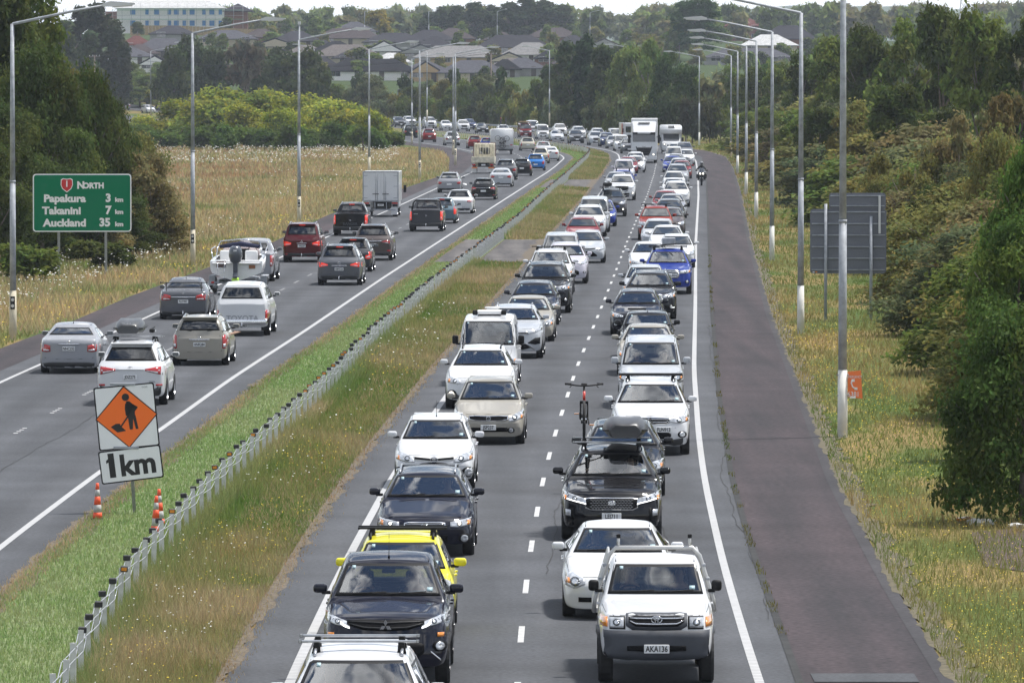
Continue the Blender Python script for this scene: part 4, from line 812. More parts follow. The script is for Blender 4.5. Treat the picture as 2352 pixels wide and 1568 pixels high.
shp = [(-.26, .24), (-.17, .30), (0, .27), (.17, .30), (.26, .24), (.27, 0), (.2, -.17), (0, -.33), (-.2, -.17), (-.27, 0)]
plate('shield', brd, [(a * .98, b * .98) for a, b in shp], -.016, -.009, M_swhite, (D(-35), 0, D(41))); plate('shield', brd, [(a * .86, b * .85) for a, b in shp], -.022, -.017, M_sred, (D(-35), 0, D(41)))
Wm = M_text('w'); K = 1.0
txt(brd, '1', .36, Wm, D(-35), D(43), -.026, bold=.01); txt(brd, 'N', .42, Wm, D(-3), D(40), -.013, bold=.02); txt(brd, 'ORTH', .33, Wm, D(26), D(39), -.013, bold=.018)
for i, (t1, t2, x1) in enumerate((('Papakura', '3', -40), ('Takanini', '7', -47), ('Auckland', '35', -40))):
 zz = D(9.5 - i * 28)
 txt(brd, t1, .44, Wm, D(x1), zz, -.013, 1.12, bold=.02); txt(brd, t2, .48, Wm, D(60 if i < 2 else 52), zz + .02, -.013, bold=.022); txt(brd, 'km', .26, Wm, D(85), zz - .05, -.013, 1.1, bold=.012)
# work sign on the median
p = at(310, 1178); s = pxm(p.y); e = empty('roadworks_sign', (p.x, p.y, 0), math.radians(-1)); tag(e, 'orange roadworks sign with digging figure above a 1 km plate, leaning on the median', 'road sign')
tube_obj('post', e, M_post, [(0, .05, -.2), (-.16, .05, D(290))], .035, 8)
tilt = math.radians(-5.5)
b1 = plate('board', e, rrect(D(140), D(146), .04), 0, .02, M_black, (D(-19), 0, D(222)), (0, tilt, 0)); plate('panel', b1, rrect(D(134), D(140), .035), -.006, .01, M_swhite)
dd = D(72); plate('diamond', b1, [(0, dd), (-dd, 0), (0, -dd), (dd, 0)], -.010, -.007, M_black); dd = D(69); plate('diamond', b1, [(0, dd - .01), (-dd, 0), (0, -dd), (dd, 0)], -.015, -.011, M_orange)
Kk = M_plateink
bm = bmesh.new(); add_tube(bm, [(D(2), -.02, D(45)), (D(2), -.016, D(45))], D(8.5), 20)
for poly in ([(2, 34), (9, 34), (28, 20), (17, 8), (21, 22), (20, 2), (0, 2), (1, 15)], [(3, 36), (10, 35), (20, 25), (12, 12), (3, 2)], [(3, 2), (21, 2), (25, -30), (19, -30), (15, -6), (12, -30), (5, -30)], [(20, 26), (28, 19), (19, 9), (17, 12), (23, 19), (16, 24)], [(3, 30), (1, 16), (2, 2), (-1, 2), (-2, 18), (0, 31)], [(7, 2), (4, 4), (-16, -20), (-13, -22)], [(-38, -20), (-26, -14), (-17, -14), (-15, -20), (-4, -32), (-24, -34)]):
 add_prism(bm, [(D(a), D(b)) for a, b in poly], -.02, -.016, 'y')
link('digging_figure', bm_mesh('digging_figure', bm, Kk), b1)
b2 = plate('plate', e, rrect(D(144), D(76), .04), 0, .02, M_black, (D(-9), 0, D(112)), (0, math.radians(-7), 0)); plate('panel', b2, rrect(D(138), D(70), .035), -.006, .01, M_swhite)
txt(b2, '1', .62, Kk, D(-44), 0, -.008, bold=.03); f1 = bmesh.new(); add_prism(f1, [(D(-42), D(26)), (D(-56), D(15)), (D(-56), D(8)), (D(-42), D(17))], -.0105, -.006, 'y'); link('lettering', bm_mesh('lettering', f1, Kk), b2); txt(b2, 'km', .58, Kk, D(16), -.02, -.008, 1.0, bold=.02)
txt(b1, 'TIGER', .045, M_text('g'), D(48), D(64), -.008)
for dz, dx in ((D(296), -D(22)), (D(150), -D(14))): box_obj('clamp', e, M_galv, dx - .3, dx + .2, -.03, .03, dz - .02, dz + .03, .008)
# traffic cones
M_cone = mat('cone_orange', (.85, .10, .03), .5); M_cgrey = mat('cone_reflective_band', (.42, .42, .40), .6, noise=.1)
def cone(x, y, label, rz=0):
 p = at(x, y); e = empty('traffic_cone', (p.x, p.y, 0)); e.rotation_euler = (0.02, rz, 0); e.scale = (.7, .7, .74); tag(e, label, 'traffic cone', 'traffic cones round the roadworks sign')
 box_obj('base', e, M_black, -.18, .18, -.18, .18, -.02, .04, .02)
 for z0, z1, m, nm in ((.04, .2, M_cone, 'body'), (.2, .4, M_cgrey, 'band'), (.4, .62, M_cone, 'body'), (.62, .8, M_cgrey, 'band'), (.8, .97, M_cone, 'body')):
  rr = lambda z: .14 - .10 * z / .97; bm = bmesh.new(); add_tube(bm, [(0, 0, z0), (0, 0, z1)], [rr(z0), rr(z1)], 16); link(nm, bm_mesh(nm, bm, m), e)
cone(224, 1193, 'traffic cone standing alone left of the roadworks sign', .0); cone(357, 1225, 'nearer of the two traffic cones right of the roadworks sign', .03); cone(368, 1208, 'farther of the two traffic cones right of the roadworks sign', -.03)
# backs of signs on the right
p = at(1948, 736); s = pxm(p.y); e = empty('sign_back', (p.x, p.y, 0)); tag(e, 'grey backs of two large road signs on two posts at the right', 'road sign')
for dx in (-52, 52): tube_obj('post', e, M_galv, [(D(dx), -.1, -.3), (D(dx), -.1, D(268 if dx < 0 else 240))], .055, 10)
mb = plate('board', e, rrect(D(175), D(148), .12), 0, .04, M_sback, (0, 0, D(182))); tb = plate('board', e, rrect(D(130), D(38), .1), 0, .04, M_sback, (D(21), 0, D(274)))
for i in range(6): box_obj('rail', mb, M_galv, -D(84), D(84), -.05, -.002, D(66 - i * 26.5), D(68.2 - i * 26.5))
for i in (-1, 1): box_obj('rail', tb, M_galv, -D(62), D(62), -.05, -.002, D(i * 11.5), D(i * 11.5 + 2))
box_obj('strut', e, mat('white_strut', (.62, .62, .62), .5), D(69), D(74), -.14, -.06, D(200), D(286)); box_obj('sticker', mb, M_amber, -D(76), -D(71), -.006, -.001, -D(72), -D(69)); box_obj('sticker', mb, M_white, -D(82), -D(77), -.006, -.001, -D(72), -D(69))
# emergency board
p = at(1935, 1003); s = pxm(p.y); e = empty('emergency_board', (p.x + D(26), p.y - .02, 0), 0); tag(e, 'orange emergency telephone board clamped to the nearest lamp post', 'sign')
b = plate('board', e, [(-D(14), D(92)), (D(20), D(88)), (D(16), D(153)), (-D(14), D(150))], 0, .02, mat('faded_orange', (.85, .20, .05), .6));
txt(b, 'EMERGENCY', .085, Wm, D(1.5), D(138), -.006, .72); txt(b, '6381', .17, Wm, D(-1), D(98), -.006, .85)
hs = bmesh.new(); add_tube(hs, [(D(-4), -.006, D(131)), (D(-6), -.006, D(124)), (D(-3), -.006, D(115)), (D(4), -.006, D(110))], [.022, .017, .017, .022], 6); add_box(hs, -D(5), D(2), -.012, -.002, D(127), D(133), .004); add_box(hs, D(1), D(8), -.012, -.002, D(108), D(114), .004); link('handset_symbol', bm_mesh('handset_symbol', hs, Wm), b)
box_obj('label', b, M_swhite, -D(9), D(4), -.006, -.001, D(89), D(93.5))
for z in (96, 143): tube_obj('clamp', e, M_galv, [(-D(26) - .14, -.02, D(z)), (-D(12), -.02, D(z))], .015, 6)
# far sign backs
for x0, x1, y0, y1, Z, lb in [(913, 955, 205, 251, 1185, 'grey back of a road sign at the start of the far bend'), (1706, 1732, 276, 300, 780, 'small grey sign back in front of the right-hand trees')]:
 s = pxm(Z); zz = lambda y: CAM_H + (HOR - y) / s; X = ((x0 + x1) / 2 - CX) / s; w_ = (x1 - x0) / s / 2
 e = empty('sign_back', (X, Z, 0)); tag(e, lb, 'road sign')
 box_obj('board', e, M_sback, -w_, w_, 0, .06, zz(y1), zz(y0), .03);
 for k in (-.6, .6): tube_obj('post', e, M_cream, [(w_ * k, -.08, -.3), (w_ * k, -.08, zz(y0) - .2)], .07, 8)
 for k in range(3): box_obj('rail', e, M_galv, -w_, w_, -.05, -.002, zz(y1) + (zz(y0) - zz(y1)) * (k + .5) / 3, zz(y1) + (zz(y0) - zz(y1)) * (k + .5) / 3 + .07)
# guard rail behind the curve
e = empty('guard_rail', (0, 0, 0)); tag(e, 'steel guard rail on the outer side of the far bend', 'guard rail')
gl = [(float(fS_out(z)) + 1.0, z) for z in np.arange(905, 1205, 4.0)]
for nm, zz, hh in (('rail', .55, .31),):
 V = []; F = []
 for i, (x, z) in enumerate(gl):
  for k, (dx, dz) in enumerate(((0, .55), (-.05, .62), (0, .70), (-.05, .78), (0, .86))): V.append((x + dx, z, dz + float(hill(z))))
  if i: F += [((i - 1) * 5 + k, i * 5 + k, i * 5 + k + 1, (i - 1) * 5 + k + 1) for k in range(4)]
 link('rail', np_mesh('rail', V, F, M_galv), e)
bm = bmesh.new(); add_box(bm, .02, .16, -.08, .08, 0, .84); pm = bm_mesh('post', bm, M_wood)
for i, (x, z) in enumerate(gl): link('post', pm, e, (x, z, float(hill(z)) - .02))
# ------------------------------------------------------------------ wire rope barrier in the median
M_pw = mat('barrier_post_white', (.60, .60, .58), .65, noise=.14, nscale=9); M_cap = mat('delineator_black', (.02, .02, .022), .5); M_ref = mat('amber_reflector', (.72, .27, .02), .3)
e = empty('wire_rope_barrier', (0, 0, 0)); tag(e, 'white-posted wire rope barrier with black and amber caps running along the median', 'barrier')
def post_mesh():
 bm = bmesh.new(); add_prism(bm, [(-.042, -.04), (.042, -.04), (.042, -.028), (.01, -.028), (.01, .028), (.042, .028), (.042, .04), (-.042, .04), (-.042, .028), (-.01, .028), (-.01, -.028), (-.042, -.028)], -.1, .76, 'z'); return bm_mesh('post', bm, M_pw)
def cap_mesh(refl):
 bm = bmesh.new(); add_box(bm, -.06, .06, -.05, .05, .71, .80, .012, 1)
 if refl: add_box(bm, -.042, .042, -.058, -.05, .73, .78, 0, m=1)
 return bm_mesh('cap', bm, [M_cap, M_ref])
pmesh = post_mesh(); c0, c1 = cap_mesh(False), cap_mesh(True)
bz = []; z = 89.0
while z < 1010: bz.append(z); z += 2.42
ax = bmesh.new(); rp = random.Random(3)
vis = bz[:299]
for i, z in enumerate(vis):
 X = float(fB(z)); o = link('post', pmesh, e, (X, z, rp.uniform(-.03, .02)), (rp.uniform(-.03, .03), rp.uniform(-.04, .04), rp.uniform(-.1, .1)))
 if i >= 4: link('cap', c1 if rp.random() < .4 else c0, o, None, (rp.uniform(-.05, .05), rp.uniform(-.06, .06), 0))
bm = bmesh.new()
for z in bz[299:]: add_box(bm, float(fB(z)) - .04, float(fB(z)) + .04, z - .04, z + .04, 0, .71); add_box(bm, float(fB(z)) - .06, float(fB(z)) + .06, z - .05, z + .05, .71, .8, m=1)
tag(link('far_posts', bm_mesh('far_posts', bm, [M_pw, M_cap]), e), kind='stuff')
for k, hh in enumerate((.46, .54, .62, .69)):
 bm = bmesh.new(); pts = [(float(fB(z)) + (.038 if (i + k) % 2 else -.038), z, hh + (.012 if k % 2 else 0)) for i, z in enumerate([86.6] + bz)]
 add_tube(bm, pts, .0075, 4); link('wire_rope', bm_mesh('wire_rope', bm, M_galv), e)
# second stretch of barrier beside the outer oncoming lane at the far bend handled by guard rail
# ------------------------------------------------------------------ vehicles: body shells
# local axes: x forward (front bumper at +L/2), y left, z up
def interp(pts, x): return float(np.interp(x, [p[0] for p in pts], [p[1] for p in pts]))
KINDS = {
 # L, W, H, wheel radius, axles(from front), clearance, hood edge height, cowl(x,z), roof front(x,z), roof rear(x,z), rear glass base(x,z), tail(z), top half width at roof, hood half inset
 'hatch':  dict(L=3.95, W=1.70, H=1.50, r=.30, ax=(.78, 3.27), cl=.20, hood=.76, cowl=(1.02, .98), rf=(1.80, 1.42), rr=(3.35, 1.43), rb=(3.80, .98), tail=.90, wt=.56, ws=.70),
 'sedan':  dict(L=4.65, W=1.78, H=1.45, r=.32, ax=(.92, 3.65), cl=.18, hood=.72, cowl=(1.28, .96), rf=(2.08, 1.38), rr=(3.25, 1.38), rb=(3.95, 1.05), tail=1.03, wt=.56, ws=.72),
 'wagon':  dict(L=4.70, W=1.78, H=1.50, r=.33, ax=(.92, 3.62), cl=.20, hood=.76, cowl=(1.25, .98), rf=(1.98, 1.41), rr=(4.05, 1.42), rb=(4.58, 1.00), tail=.92, wt=.57, ws=.72),
 'suv':    dict(L=4.60, W=1.84, H=1.70, r=.36, ax=(.90, 3.56), cl=.24, hood=.95, cowl=(1.18, 1.12), rf=(1.88, 1.59), rr=(3.95, 1.60), rb=(4.42, 1.12), tail=1.04, wt=.60, ws=.76),
 'bigsuv': dict(L=4.80, W=1.90, H=1.84, r=.39, ax=(.92, 3.70), cl=.27, hood=1.06, cowl=(1.25, 1.22), rf=(1.85, 1.73), rr=(4.25, 1.74), rb=(4.66, 1.22), tail=1.10, wt=.66, ws=.80),
 'minivan':dict(L=4.60, W=1.72, H=1.84, r=.32, ax=(.82, 3.65), cl=.19, hood=.92, cowl=(.78, 1.10), rf=(1.55, 1.72), rr=(4.15, 1.76), rb=(4.48, 1.10), tail=1.02, wt=.66, ws=.74, pb=.08, pf=.2, crease=.5),
 'van':    dict(L=4.70, W=1.70, H=1.96, r=.32, ax=(.95, 3.52), cl=.20, hood=.95, cowl=(.30, 1.12), rf=(.98, 1.83), rr=(4.45, 1.90), rb=(4.62, 1.15), tail=1.02, wt=.69, ws=.76, pb=.06, pf=.12, crease=.6),
 'ute':    dict(L=5.25, W=1.84, H=1.80, r=.38, ax=(.92, 4.05), cl=.30, hood=1.02, cowl=(1.28, 1.18), rf=(1.92, 1.68), rr=(3.25, 1.68), rb=(3.50, 1.22), tail=1.18, wt=.62, ws=.76, bed=(3.66, 1.20), pb=.05, pf=.2, crease=.5),
 'oldute': dict(L=4.60, W=1.67, H=1.76, r=.37, ax=(.75, 3.60), cl=.40, hood=1.04, cowl=(1.26, 1.18), rf=(1.78, 1.65), rr=(2.45, 1.66), rb=(2.66, 1.2), tail=1.0, wt=.61, ws=.69, bed=(2.75, .84), crease=.8),
}
def arch(K, x):
 z = K['cl']
 for a in K['ax']:
  R = K['r'] + .075
  if abs(x - a) < R: z = max(z, K['r'] - .02 + math.sqrt(max(R * R - (x - a) ** 2, 0)) * .98)
 return min(z, K.get('archmax', 9))
def shell(K):
 L_, W, hw = K['L'], K['W'], K['W'] / 2; hd = K['hood']; cx, cz = K['cowl']; fx, fz = K['rf']; rx, rz = K['rr']; bx, bz_ = K['rb']; tl = K['tail']; H_ = K['H']
 if 'bed' in K:
  kx, kz = K['bed']; top = [(0, hd - .16), (.06, hd - .05), (.22, hd), (cx, cz), (fx, fz), ((fx + rx) / 2, H_), (rx, rz), (bx, bz_ + .03), (kx - .03, kz + .02), (kx, kz), (L_, kz)]
 elif K['rb'][0] < L_ - .45:   # boot
  top = [(0, hd - .16), (.06, hd - .06), (.22, hd), (cx, cz), (fx, fz), ((fx + rx) / 2, H_), (rx, rz), (bx, bz_), (L_ - .12, tl), (L_ - .04, tl - .05), (L_, tl - .14)]
 else:
  top = [(0, hd - .16), (.06, hd - .06), (.22, hd), (cx, cz), (fx, fz), ((fx * .6 + rx * .4), H_), (rx, rz), (bx, bz_), (L_ - .06, tl), (L_, tl - .1)]
 belt = [(0, hd - .26), (.2, hd - .14), (cx, cz - .10), (cx + .5, cz - .05), (bx, bz_ - .04), (L_, tl - .16)]
 wl = [(0, hw - .10), (.15, hw - .05), (.6, hw - .01), (1.0, hw), (L_ - .9, hw), (L_ - .15, hw - .04), (L_, hw - .10)]
 wt_in = [(0, hw - .24), (.3, hw - .14), (cx, hw - .10), (fx, K['wt']), (rx, K['wt']), (bx, hw - .16 if 'bed' not in K else hw - .12), (L_, hw - .14)]
 if 'bed' in K: wt_in = [(0, hw - .24), (.3, hw - .12), (cx, hw - .10), (fx, K['wt']), (rx, K['wt']), (bx, hw - .14), (K['bed'][0], hw - .05), (L_, hw - .05)]
 xs = set([0, .05, .16, .3, .5, cx - .12, cx, cx + .1, (cx + fx) / 2, fx - .08, fx, fx + .15, (fx + rx) / 2, rx - .15, rx, rx + .08, (rx + bx) / 2, bx, L_ - .3, L_ - .12, L_ - .04, L_])
 if 'bed' in K: xs |= {K['bed'][0] - .03, K['bed'][0], K['bed'][0] + .1}
 for a in K['ax']:
  R = K['r'] + .075
  for d in (-1.12, -.99, -.8, -.4, 0, .4, .8, .99, 1.12): xs.add(a + d * R)
 xs = sorted(x for x in xs if 0 <= x <= L_); xx = [xs[0]]
 for x in xs[1:]:
  if x - xx[-1] > .028: xx.append(x)
 if xx[-1] < L_: xx[-1] = L_
 xs = xx; secs = []
 for x in xs:
  w_ = interp(wl, x); t_ = interp(top, x); b_ = min(interp(belt, x), t_ - .05); z0 = arch(K, x); k_ = min(interp(wt_in, x), w_ - .03); h = t_ - b_
  zlo = min(z0, b_ - .12); e = .04 if x in (xs[0], xs[-1]) else 0
  half = [(0, zlo), (w_ * .5, zlo), (w_ - .12, zlo), (w_ - .035, zlo + .035), (w_, zlo + .42 * (b_ - zlo)), (w_ - .012, b_ - .10 * min(1, (b_ - zlo) / .3)), (w_ - .045, b_), ((w_ - .06) * .88 + k_ * .12 if h > .2 else (w_ - .05), b_ + .12 * h), (k_ + (.05 if h > .2 else .015), b_ + h * .80), (k_ - .03, t_ - .015), (k_ * .5, t_ + .012), (0, t_ + .02)]
  secs.append([(L_ / 2 - x, y, z) for y, z in half])
 bm = bmesh.new(); G = []
 nh = len(secs[0])
 for s in secs:
  row = [bm.verts.new(p) for p in s] ; rowm = [bm.verts.new((p[0], -p[1], p[2])) for p in s[1:-1]]
  G.append(row + list(reversed(rowm)))       # ring: bottom centre -> left side -> top centre -> right side
 n = len(G[0])
 for i in range(len(G) - 1):
  for j in range(n): bm.faces.new((G[i][j], G[i][(j + 1) % n], G[i + 1][(j + 1) % n], G[i + 1][j]))
 def cap2(ring, flip):
  # plain grid: rows are ring pairs i / n-i for i=2..nh-2 with three inner points; bottom row uses points 1,0; top row uses top centre
  rows = []
  for i in range(2, nh - 1):
   l, r = ring[i], ring[n - i]
   if i == 2: rows.append([l, ring[1], ring[0], ring[n - 1], r])
   elif i == nh - 2:
    rows.append([l, l, ring[nh - 1], r, r])
   else: rows.append([l] + [bm.verts.new(l.co.lerp(r.co, t)) for t in (.25, .5, .75)] + [r])
  for a, b in zip(rows[:-1], rows[1:]):
   for k in range(4):
    q = [a[k], a[k + 1], b[k + 1], b[k]]
    if flip: q.reverse()
    u = []
    for v in q:
     if v not in u: u.append(v)
    if len(u) >= 3:
     try: bm.faces.new(u)
     except ValueError: pass
 cap2(G[0], False); cap2(G[-1], True)
 bmesh.ops.recalc_face_normals(bm, faces=bm.faces)
 cr = bm.edges.layers.float.new('crease_edge'); cz_ = K.get('crease', .35)
 for j, k_ in ((6, 1.0), (9, .8), (3, .5)):
  for jj in (j, n - j):
   for i in range(len(G) - 1):
    ed = bm.edges.get((G[i][jj], G[i + 1][jj]))
    if ed: ed[cr] = cz_ * k_
 for i, x in enumerate(xs):
  if abs(x - cx) < .02 or abs(x - fx) < .02 or abs(x - rx) < .02:
   for j in range(6, n - 6):
    ed = bm.edges.get((G[i][j], G[i][j + 1]))
    if ed: ed[cr] = cz_
 me = bpy.data.meshes.new('body'); bm.to_mesh(me); bm.free()
 o = bpy.data.objects.new('body', me); md = o.modifiers.new('s', 'SUBSURF'); md.levels = md.render_levels = K.get('sub', 2)
 m2 = bake(o); bpy.data.meshes.remove(me)
 # plan curvature and lean of both ends
 co_ = np.empty(len(m2.vertices) * 3, dtype=np.float32); m2.vertices.foreach_get('co', co_); co_ = co_.reshape(-1, 3)
 xf = L_ / 2 - co_[:, 0]; xb = co_[:, 0] + L_ / 2; u = np.abs(co_[:, 1]) / hw; z = co_[:, 2]
 wf = np.clip(1 - xf / .9, 0, 1) ** 1.3; wb = np.clip(1 - xb / .8, 0, 1) ** 1.3
 pf = K.get('pf', .26); pb = K.get('pb', .18)
 co_[:, 0] -= wf * pf * u ** 2.6; co_[:, 0] += wb * pb * u ** 2.6
 co_[:, 0] -= np.clip(1 - xf / .35, 0, 1) * np.clip((z - .52) / .5, 0, 1) * K.get('lean', .10)
 co_[:, 0] -= np.clip(1 - xf / .3, 0, 1) * np.clip((.42 - z) / .3, 0, 1) * .08
 co_[:, 0] += np.clip(1 - xb / .3, 0, 1) * np.clip((.45 - z) / .3, 0, 1) * .06
 # bonnet crown and shoulders
 hb = (xf > .2) & (xf < cx) ; co_[:, 2] += np.where(hb & (z > hd - .1), -.05 * np.clip(u - .1, 0, 1) ** 2 + .02 * np.exp(-((u - .72) / .13) ** 2), 0)
 m2.vertices.foreach_set('co', co_.ravel()); m2.polygons.foreach_set('use_smooth', [True] * len(m2.polygons)); m2.update()
 return m2
class Veh:
 def __init__(s, K, paint=None):
  s.K = K; me0 = shell(K); bm = bmesh.new(); bm.from_mesh(me0); bpy.data.meshes.remove(me0); s.bvh = BVHTree.FromBMesh(bm); s.bm = bm; s.L = K['L']; s.hw = K['W'] / 2; s.root = empty(K['name']); s.root['x'] = 1; s.paint = paint or M_paint
  del s.root['x']
 def hitx(s, y, z, front=True):
  "surface point seen from the front (or rear) at y,z"
  d = -1 if front else 1
  h = s.bvh.ray_cast(Vector((-d * (s.L / 2 + 2), y, z)), Vector((d, 0, 0)))
  if h[0] is None or (h[0].x * -d < -s.L * .45 * 1 and False):
   q = s.bvh.find_nearest(Vector((-d * s.L / 2, y, z))); return q[0], q[1]
  return h[0], h[1]
 def hity(s, x, z, left=True):
  d = -1 if left else 1; h = s.bvh.ray_cast(Vector((x, -d * 3, z)), Vector((0, d, 0)))
  if h[0] is None: q = s.bvh.find_nearest(Vector((x, -d * s.hw, z))); return q[0], q[1]
  return h[0], h[1]
 def hitz(s, x, y):
  h = s.bvh.ray_cast(Vector((x, y, 4)), Vector((0, 0, -1)))
  if h[0] is None: q = s.bvh.find_nearest(Vector((x, y, 1))); return q[0], q[1]
  return h[0], h[1]
 def grid(s, name, mt, P, view, off=.006, skirt=.03, mirror=1, parent=None, bord=None):
  "P: rows of 2-d points projected on the shell along the view axis"
  bm = bmesh.new(); R = len(P); C_ = len(P[0]); G = []; GB = []
  for row in P:
   g = []
   for a, b in row:
    if view in ('front', 'rear'): p, n = s.hitx(a * mirror, b, view == 'front'); ax = Vector((1 if view == 'front' else -1, 0, 0))
    elif view == 'side': p, n = s.hity(a, b, mirror > 0); ax = Vector((0, mirror, 0))
    else: p, n = s.hitz(a, b * mirror); ax = Vector((0, 0, 1))
    n = n if n.dot(ax) > 0 else -n; nn = (n + ax * .6).normalized()
    g.append((p + nn * off, p - ax * skirt))
   G.append([bm.verts.new(q[0]) for q in g]); GB.append([q[1] for q in g])
  for i in range(R - 1):
   for j in range(C_ - 1):
    f = bm.faces.new((G[i][j], G[i][j + 1], G[i + 1][j + 1], G[i + 1][j])); f.smooth = True
    if bord and (i < bord or i >= R - 1 - bord or j < bord or j >= C_ - 1 - bord): f.material_index = 1
  loop = [(0, j) for j in range(C_)] + [(i, C_ - 1) for i in range(1, R)] + [(R - 1, j) for j in range(C_ - 2, -1, -1)] + [(i, 0) for i in range(R - 2, 0, -1)]
  bk = [bm.verts.new(GB[i][j]) for i, j in loop]
  for k in range(len(loop)):
   a, b = loop[k], loop[(k + 1) % len(loop)]
   f = bm.faces.new((G[a[0]][a[1]], G[b[0]][b[1]], bk[(k + 1) % len(loop)], bk[k]));
   if bord: f.material_index = 1
  bmesh.ops.recalc_face_normals(bm, faces=bm.faces)
  # outward check
  if view == 'front' or view == 'rear':
   sgn = 1 if view == 'front' else -1; f0 = G[R // 2][C_ // 2].link_faces[0]
   if f0.normal.x * sgn < 0: bmesh.ops.reverse_faces(bm, faces=bm.faces)
  me = bm_mesh(name, bm, mt); return link(name, me, parent or s.root)
 def cols(s, name, mt, cols, view='front', n=9, m=4, mirror=1, off=.006, parent=None, both=False, sym=False):
  "outline by columns (y, zlo, zhi); sym mirrors the columns to the other side in one patch"
  if sym: cols = [(-a, b, c) for a, b, c in reversed(cols) if a > 0] + list(cols)
  t = np.linspace(0, 1, n); ys = [c[0] for c in cols]; k = np.linspace(0, 1, len(cols));
  y = np.interp(t, k, ys); lo = np.interp(t, k, [c[1] for c in cols]); hi = np.interp(t, k, [c[2] for c in cols])
  P = [[(y[j], lo[j] + (hi[j] - lo[j]) * i / (m - 1)) for j in range(n)] for i in range(m)]
  o = s.grid(name, mt, P, view, off, parent=parent, mirror=mirror)
  return o
 def pair(s, name, mt, cols, **kw): return [s.cols(name, mt, cols, mirror=k, **kw) for k in (1, -1)]
 def disc(s, name, mt, y, z, ry, rz, view='front', off=.012, parent=None, n=14, skirt=.02):
  P = [[(y + ry * q * math.cos(2 * math.pi * j / n), z + rz * q * math.sin(2 * math.pi * j / n)) for j in range(n + 1)] for q in (1, .55, .02)]
  return s.grid(name, mt, P, view, off, skirt=.004, parent=parent)
 def quad(s, name, mt, q, view, mirror=1, nu=9, nv=6, off=.004, frame=.05, parent=None):
  "q corners: bottom-left, bottom-right, top-right, top-left; frame: dark printed border"
  (a, b, c, d) = [np.array(p, float) for p in q]; w_ = np.linalg.norm(b - a); h_ = np.linalg.norm(d - a)
  us = [0, min(frame / w_, .2)] + list(np.linspace(0, 1, nu)[1:-1]) + [1 - min(frame / w_, .2), 1]; vs = [0, min(frame * 1.0 / h_, .2)] + list(np.linspace(0, 1, nv)[1:-1]) + [1 - min(frame * .8 / h_, .2), 1]
  us = sorted(us); vs = sorted(vs)
  P = [[tuple((a * (1 - u) + b * u) * (1 - v) + (d * (1 - u) + c * u) * v) for u in us] for v in vs]
  return s.grid(name, mt, P, view, off, mirror=mirror, bord=1, parent=parent)
 def hole(s, q, view, mirror=1, shrink=.035):
  pts = [Vector((p[0], p[1])) for p in q]; c = sum(pts, Vector((0, 0))) / 4; pts = [c + (p - c) * (1 - shrink / max((p - c).length, .05)) for p in pts]
  bm = s.bm; L_ = s.L
  def sel(f):
   p = f.calc_center_median()
   if view == 'front': return p.x > -L_ * .2 and f.normal.x > .15 and p.z > s.K['cowl'][1] - .15
   if view == 'rear': return p.x < 0 and f.normal.x < -.15 and p.z > s.K['rb'][1] - .2
   return p.y * mirror > s.hw * .45 and abs(f.normal.y) > .35 and p.z > .7
  A = (lambda p: Vector((p.y, p.z))) if view in ('front', 'rear') else (lambda p: Vector((p.x, p.z)))
  area = sum(pts[i].x * pts[(i + 1) % 4].y - pts[(i + 1) % 4].x * pts[i].y for i in range(4))
  if area < 0: pts.reverse()
  fs = [f for f in bm.faces if sel(f)]
  for i in range(4):
   a, b = pts[i], pts[(i + 1) % 4]; e = b - a; nn = Vector((e.y, -e.x)).normalized()
   if view in ('front', 'rear'): pc, pn = Vector((0, a.x, a.y)), Vector((0, nn.x, nn.y))
   else: pc, pn = Vector((a.x, 0, a.y)), Vector((nn.x, 0, nn.y))
   g = set(fs)
   for f in fs: g.update(f.edges); g.update(f.verts)
   rs_ = bmesh.ops.bisect_plane(bm, geom=list(g), plane_co=pc, plane_no=pn, dist=1e-4); fs = [q_ for q_ in rs_['geom'] if isinstance(q_, bmesh.types.BMFace)]
  def inside(p):
   for i in range(4):
    a, b = pts[i], pts[(i + 1) % 4]
    if (b.x - a.x) * (p.y - a.y) - (b.y - a.y) * (p.x - a.x) < -1e-5: return False
   return True
  dl = [f for f in set(fs) if f.is_valid and inside(A(f.calc_center_median()))]
  bmesh.ops.delete(bm, geom=dl, context='FACES')
 def finish(s):
  me = bpy.data.meshes.new('body'); s.bm.to_mesh(me); s.bm.free(); me.polygons.foreach_set('use_smooth', [True] * len(me.polygons)); me.materials.append(s.paint); me.materials.append(M_trim)
  link('body', me, s.root)
  return s.root
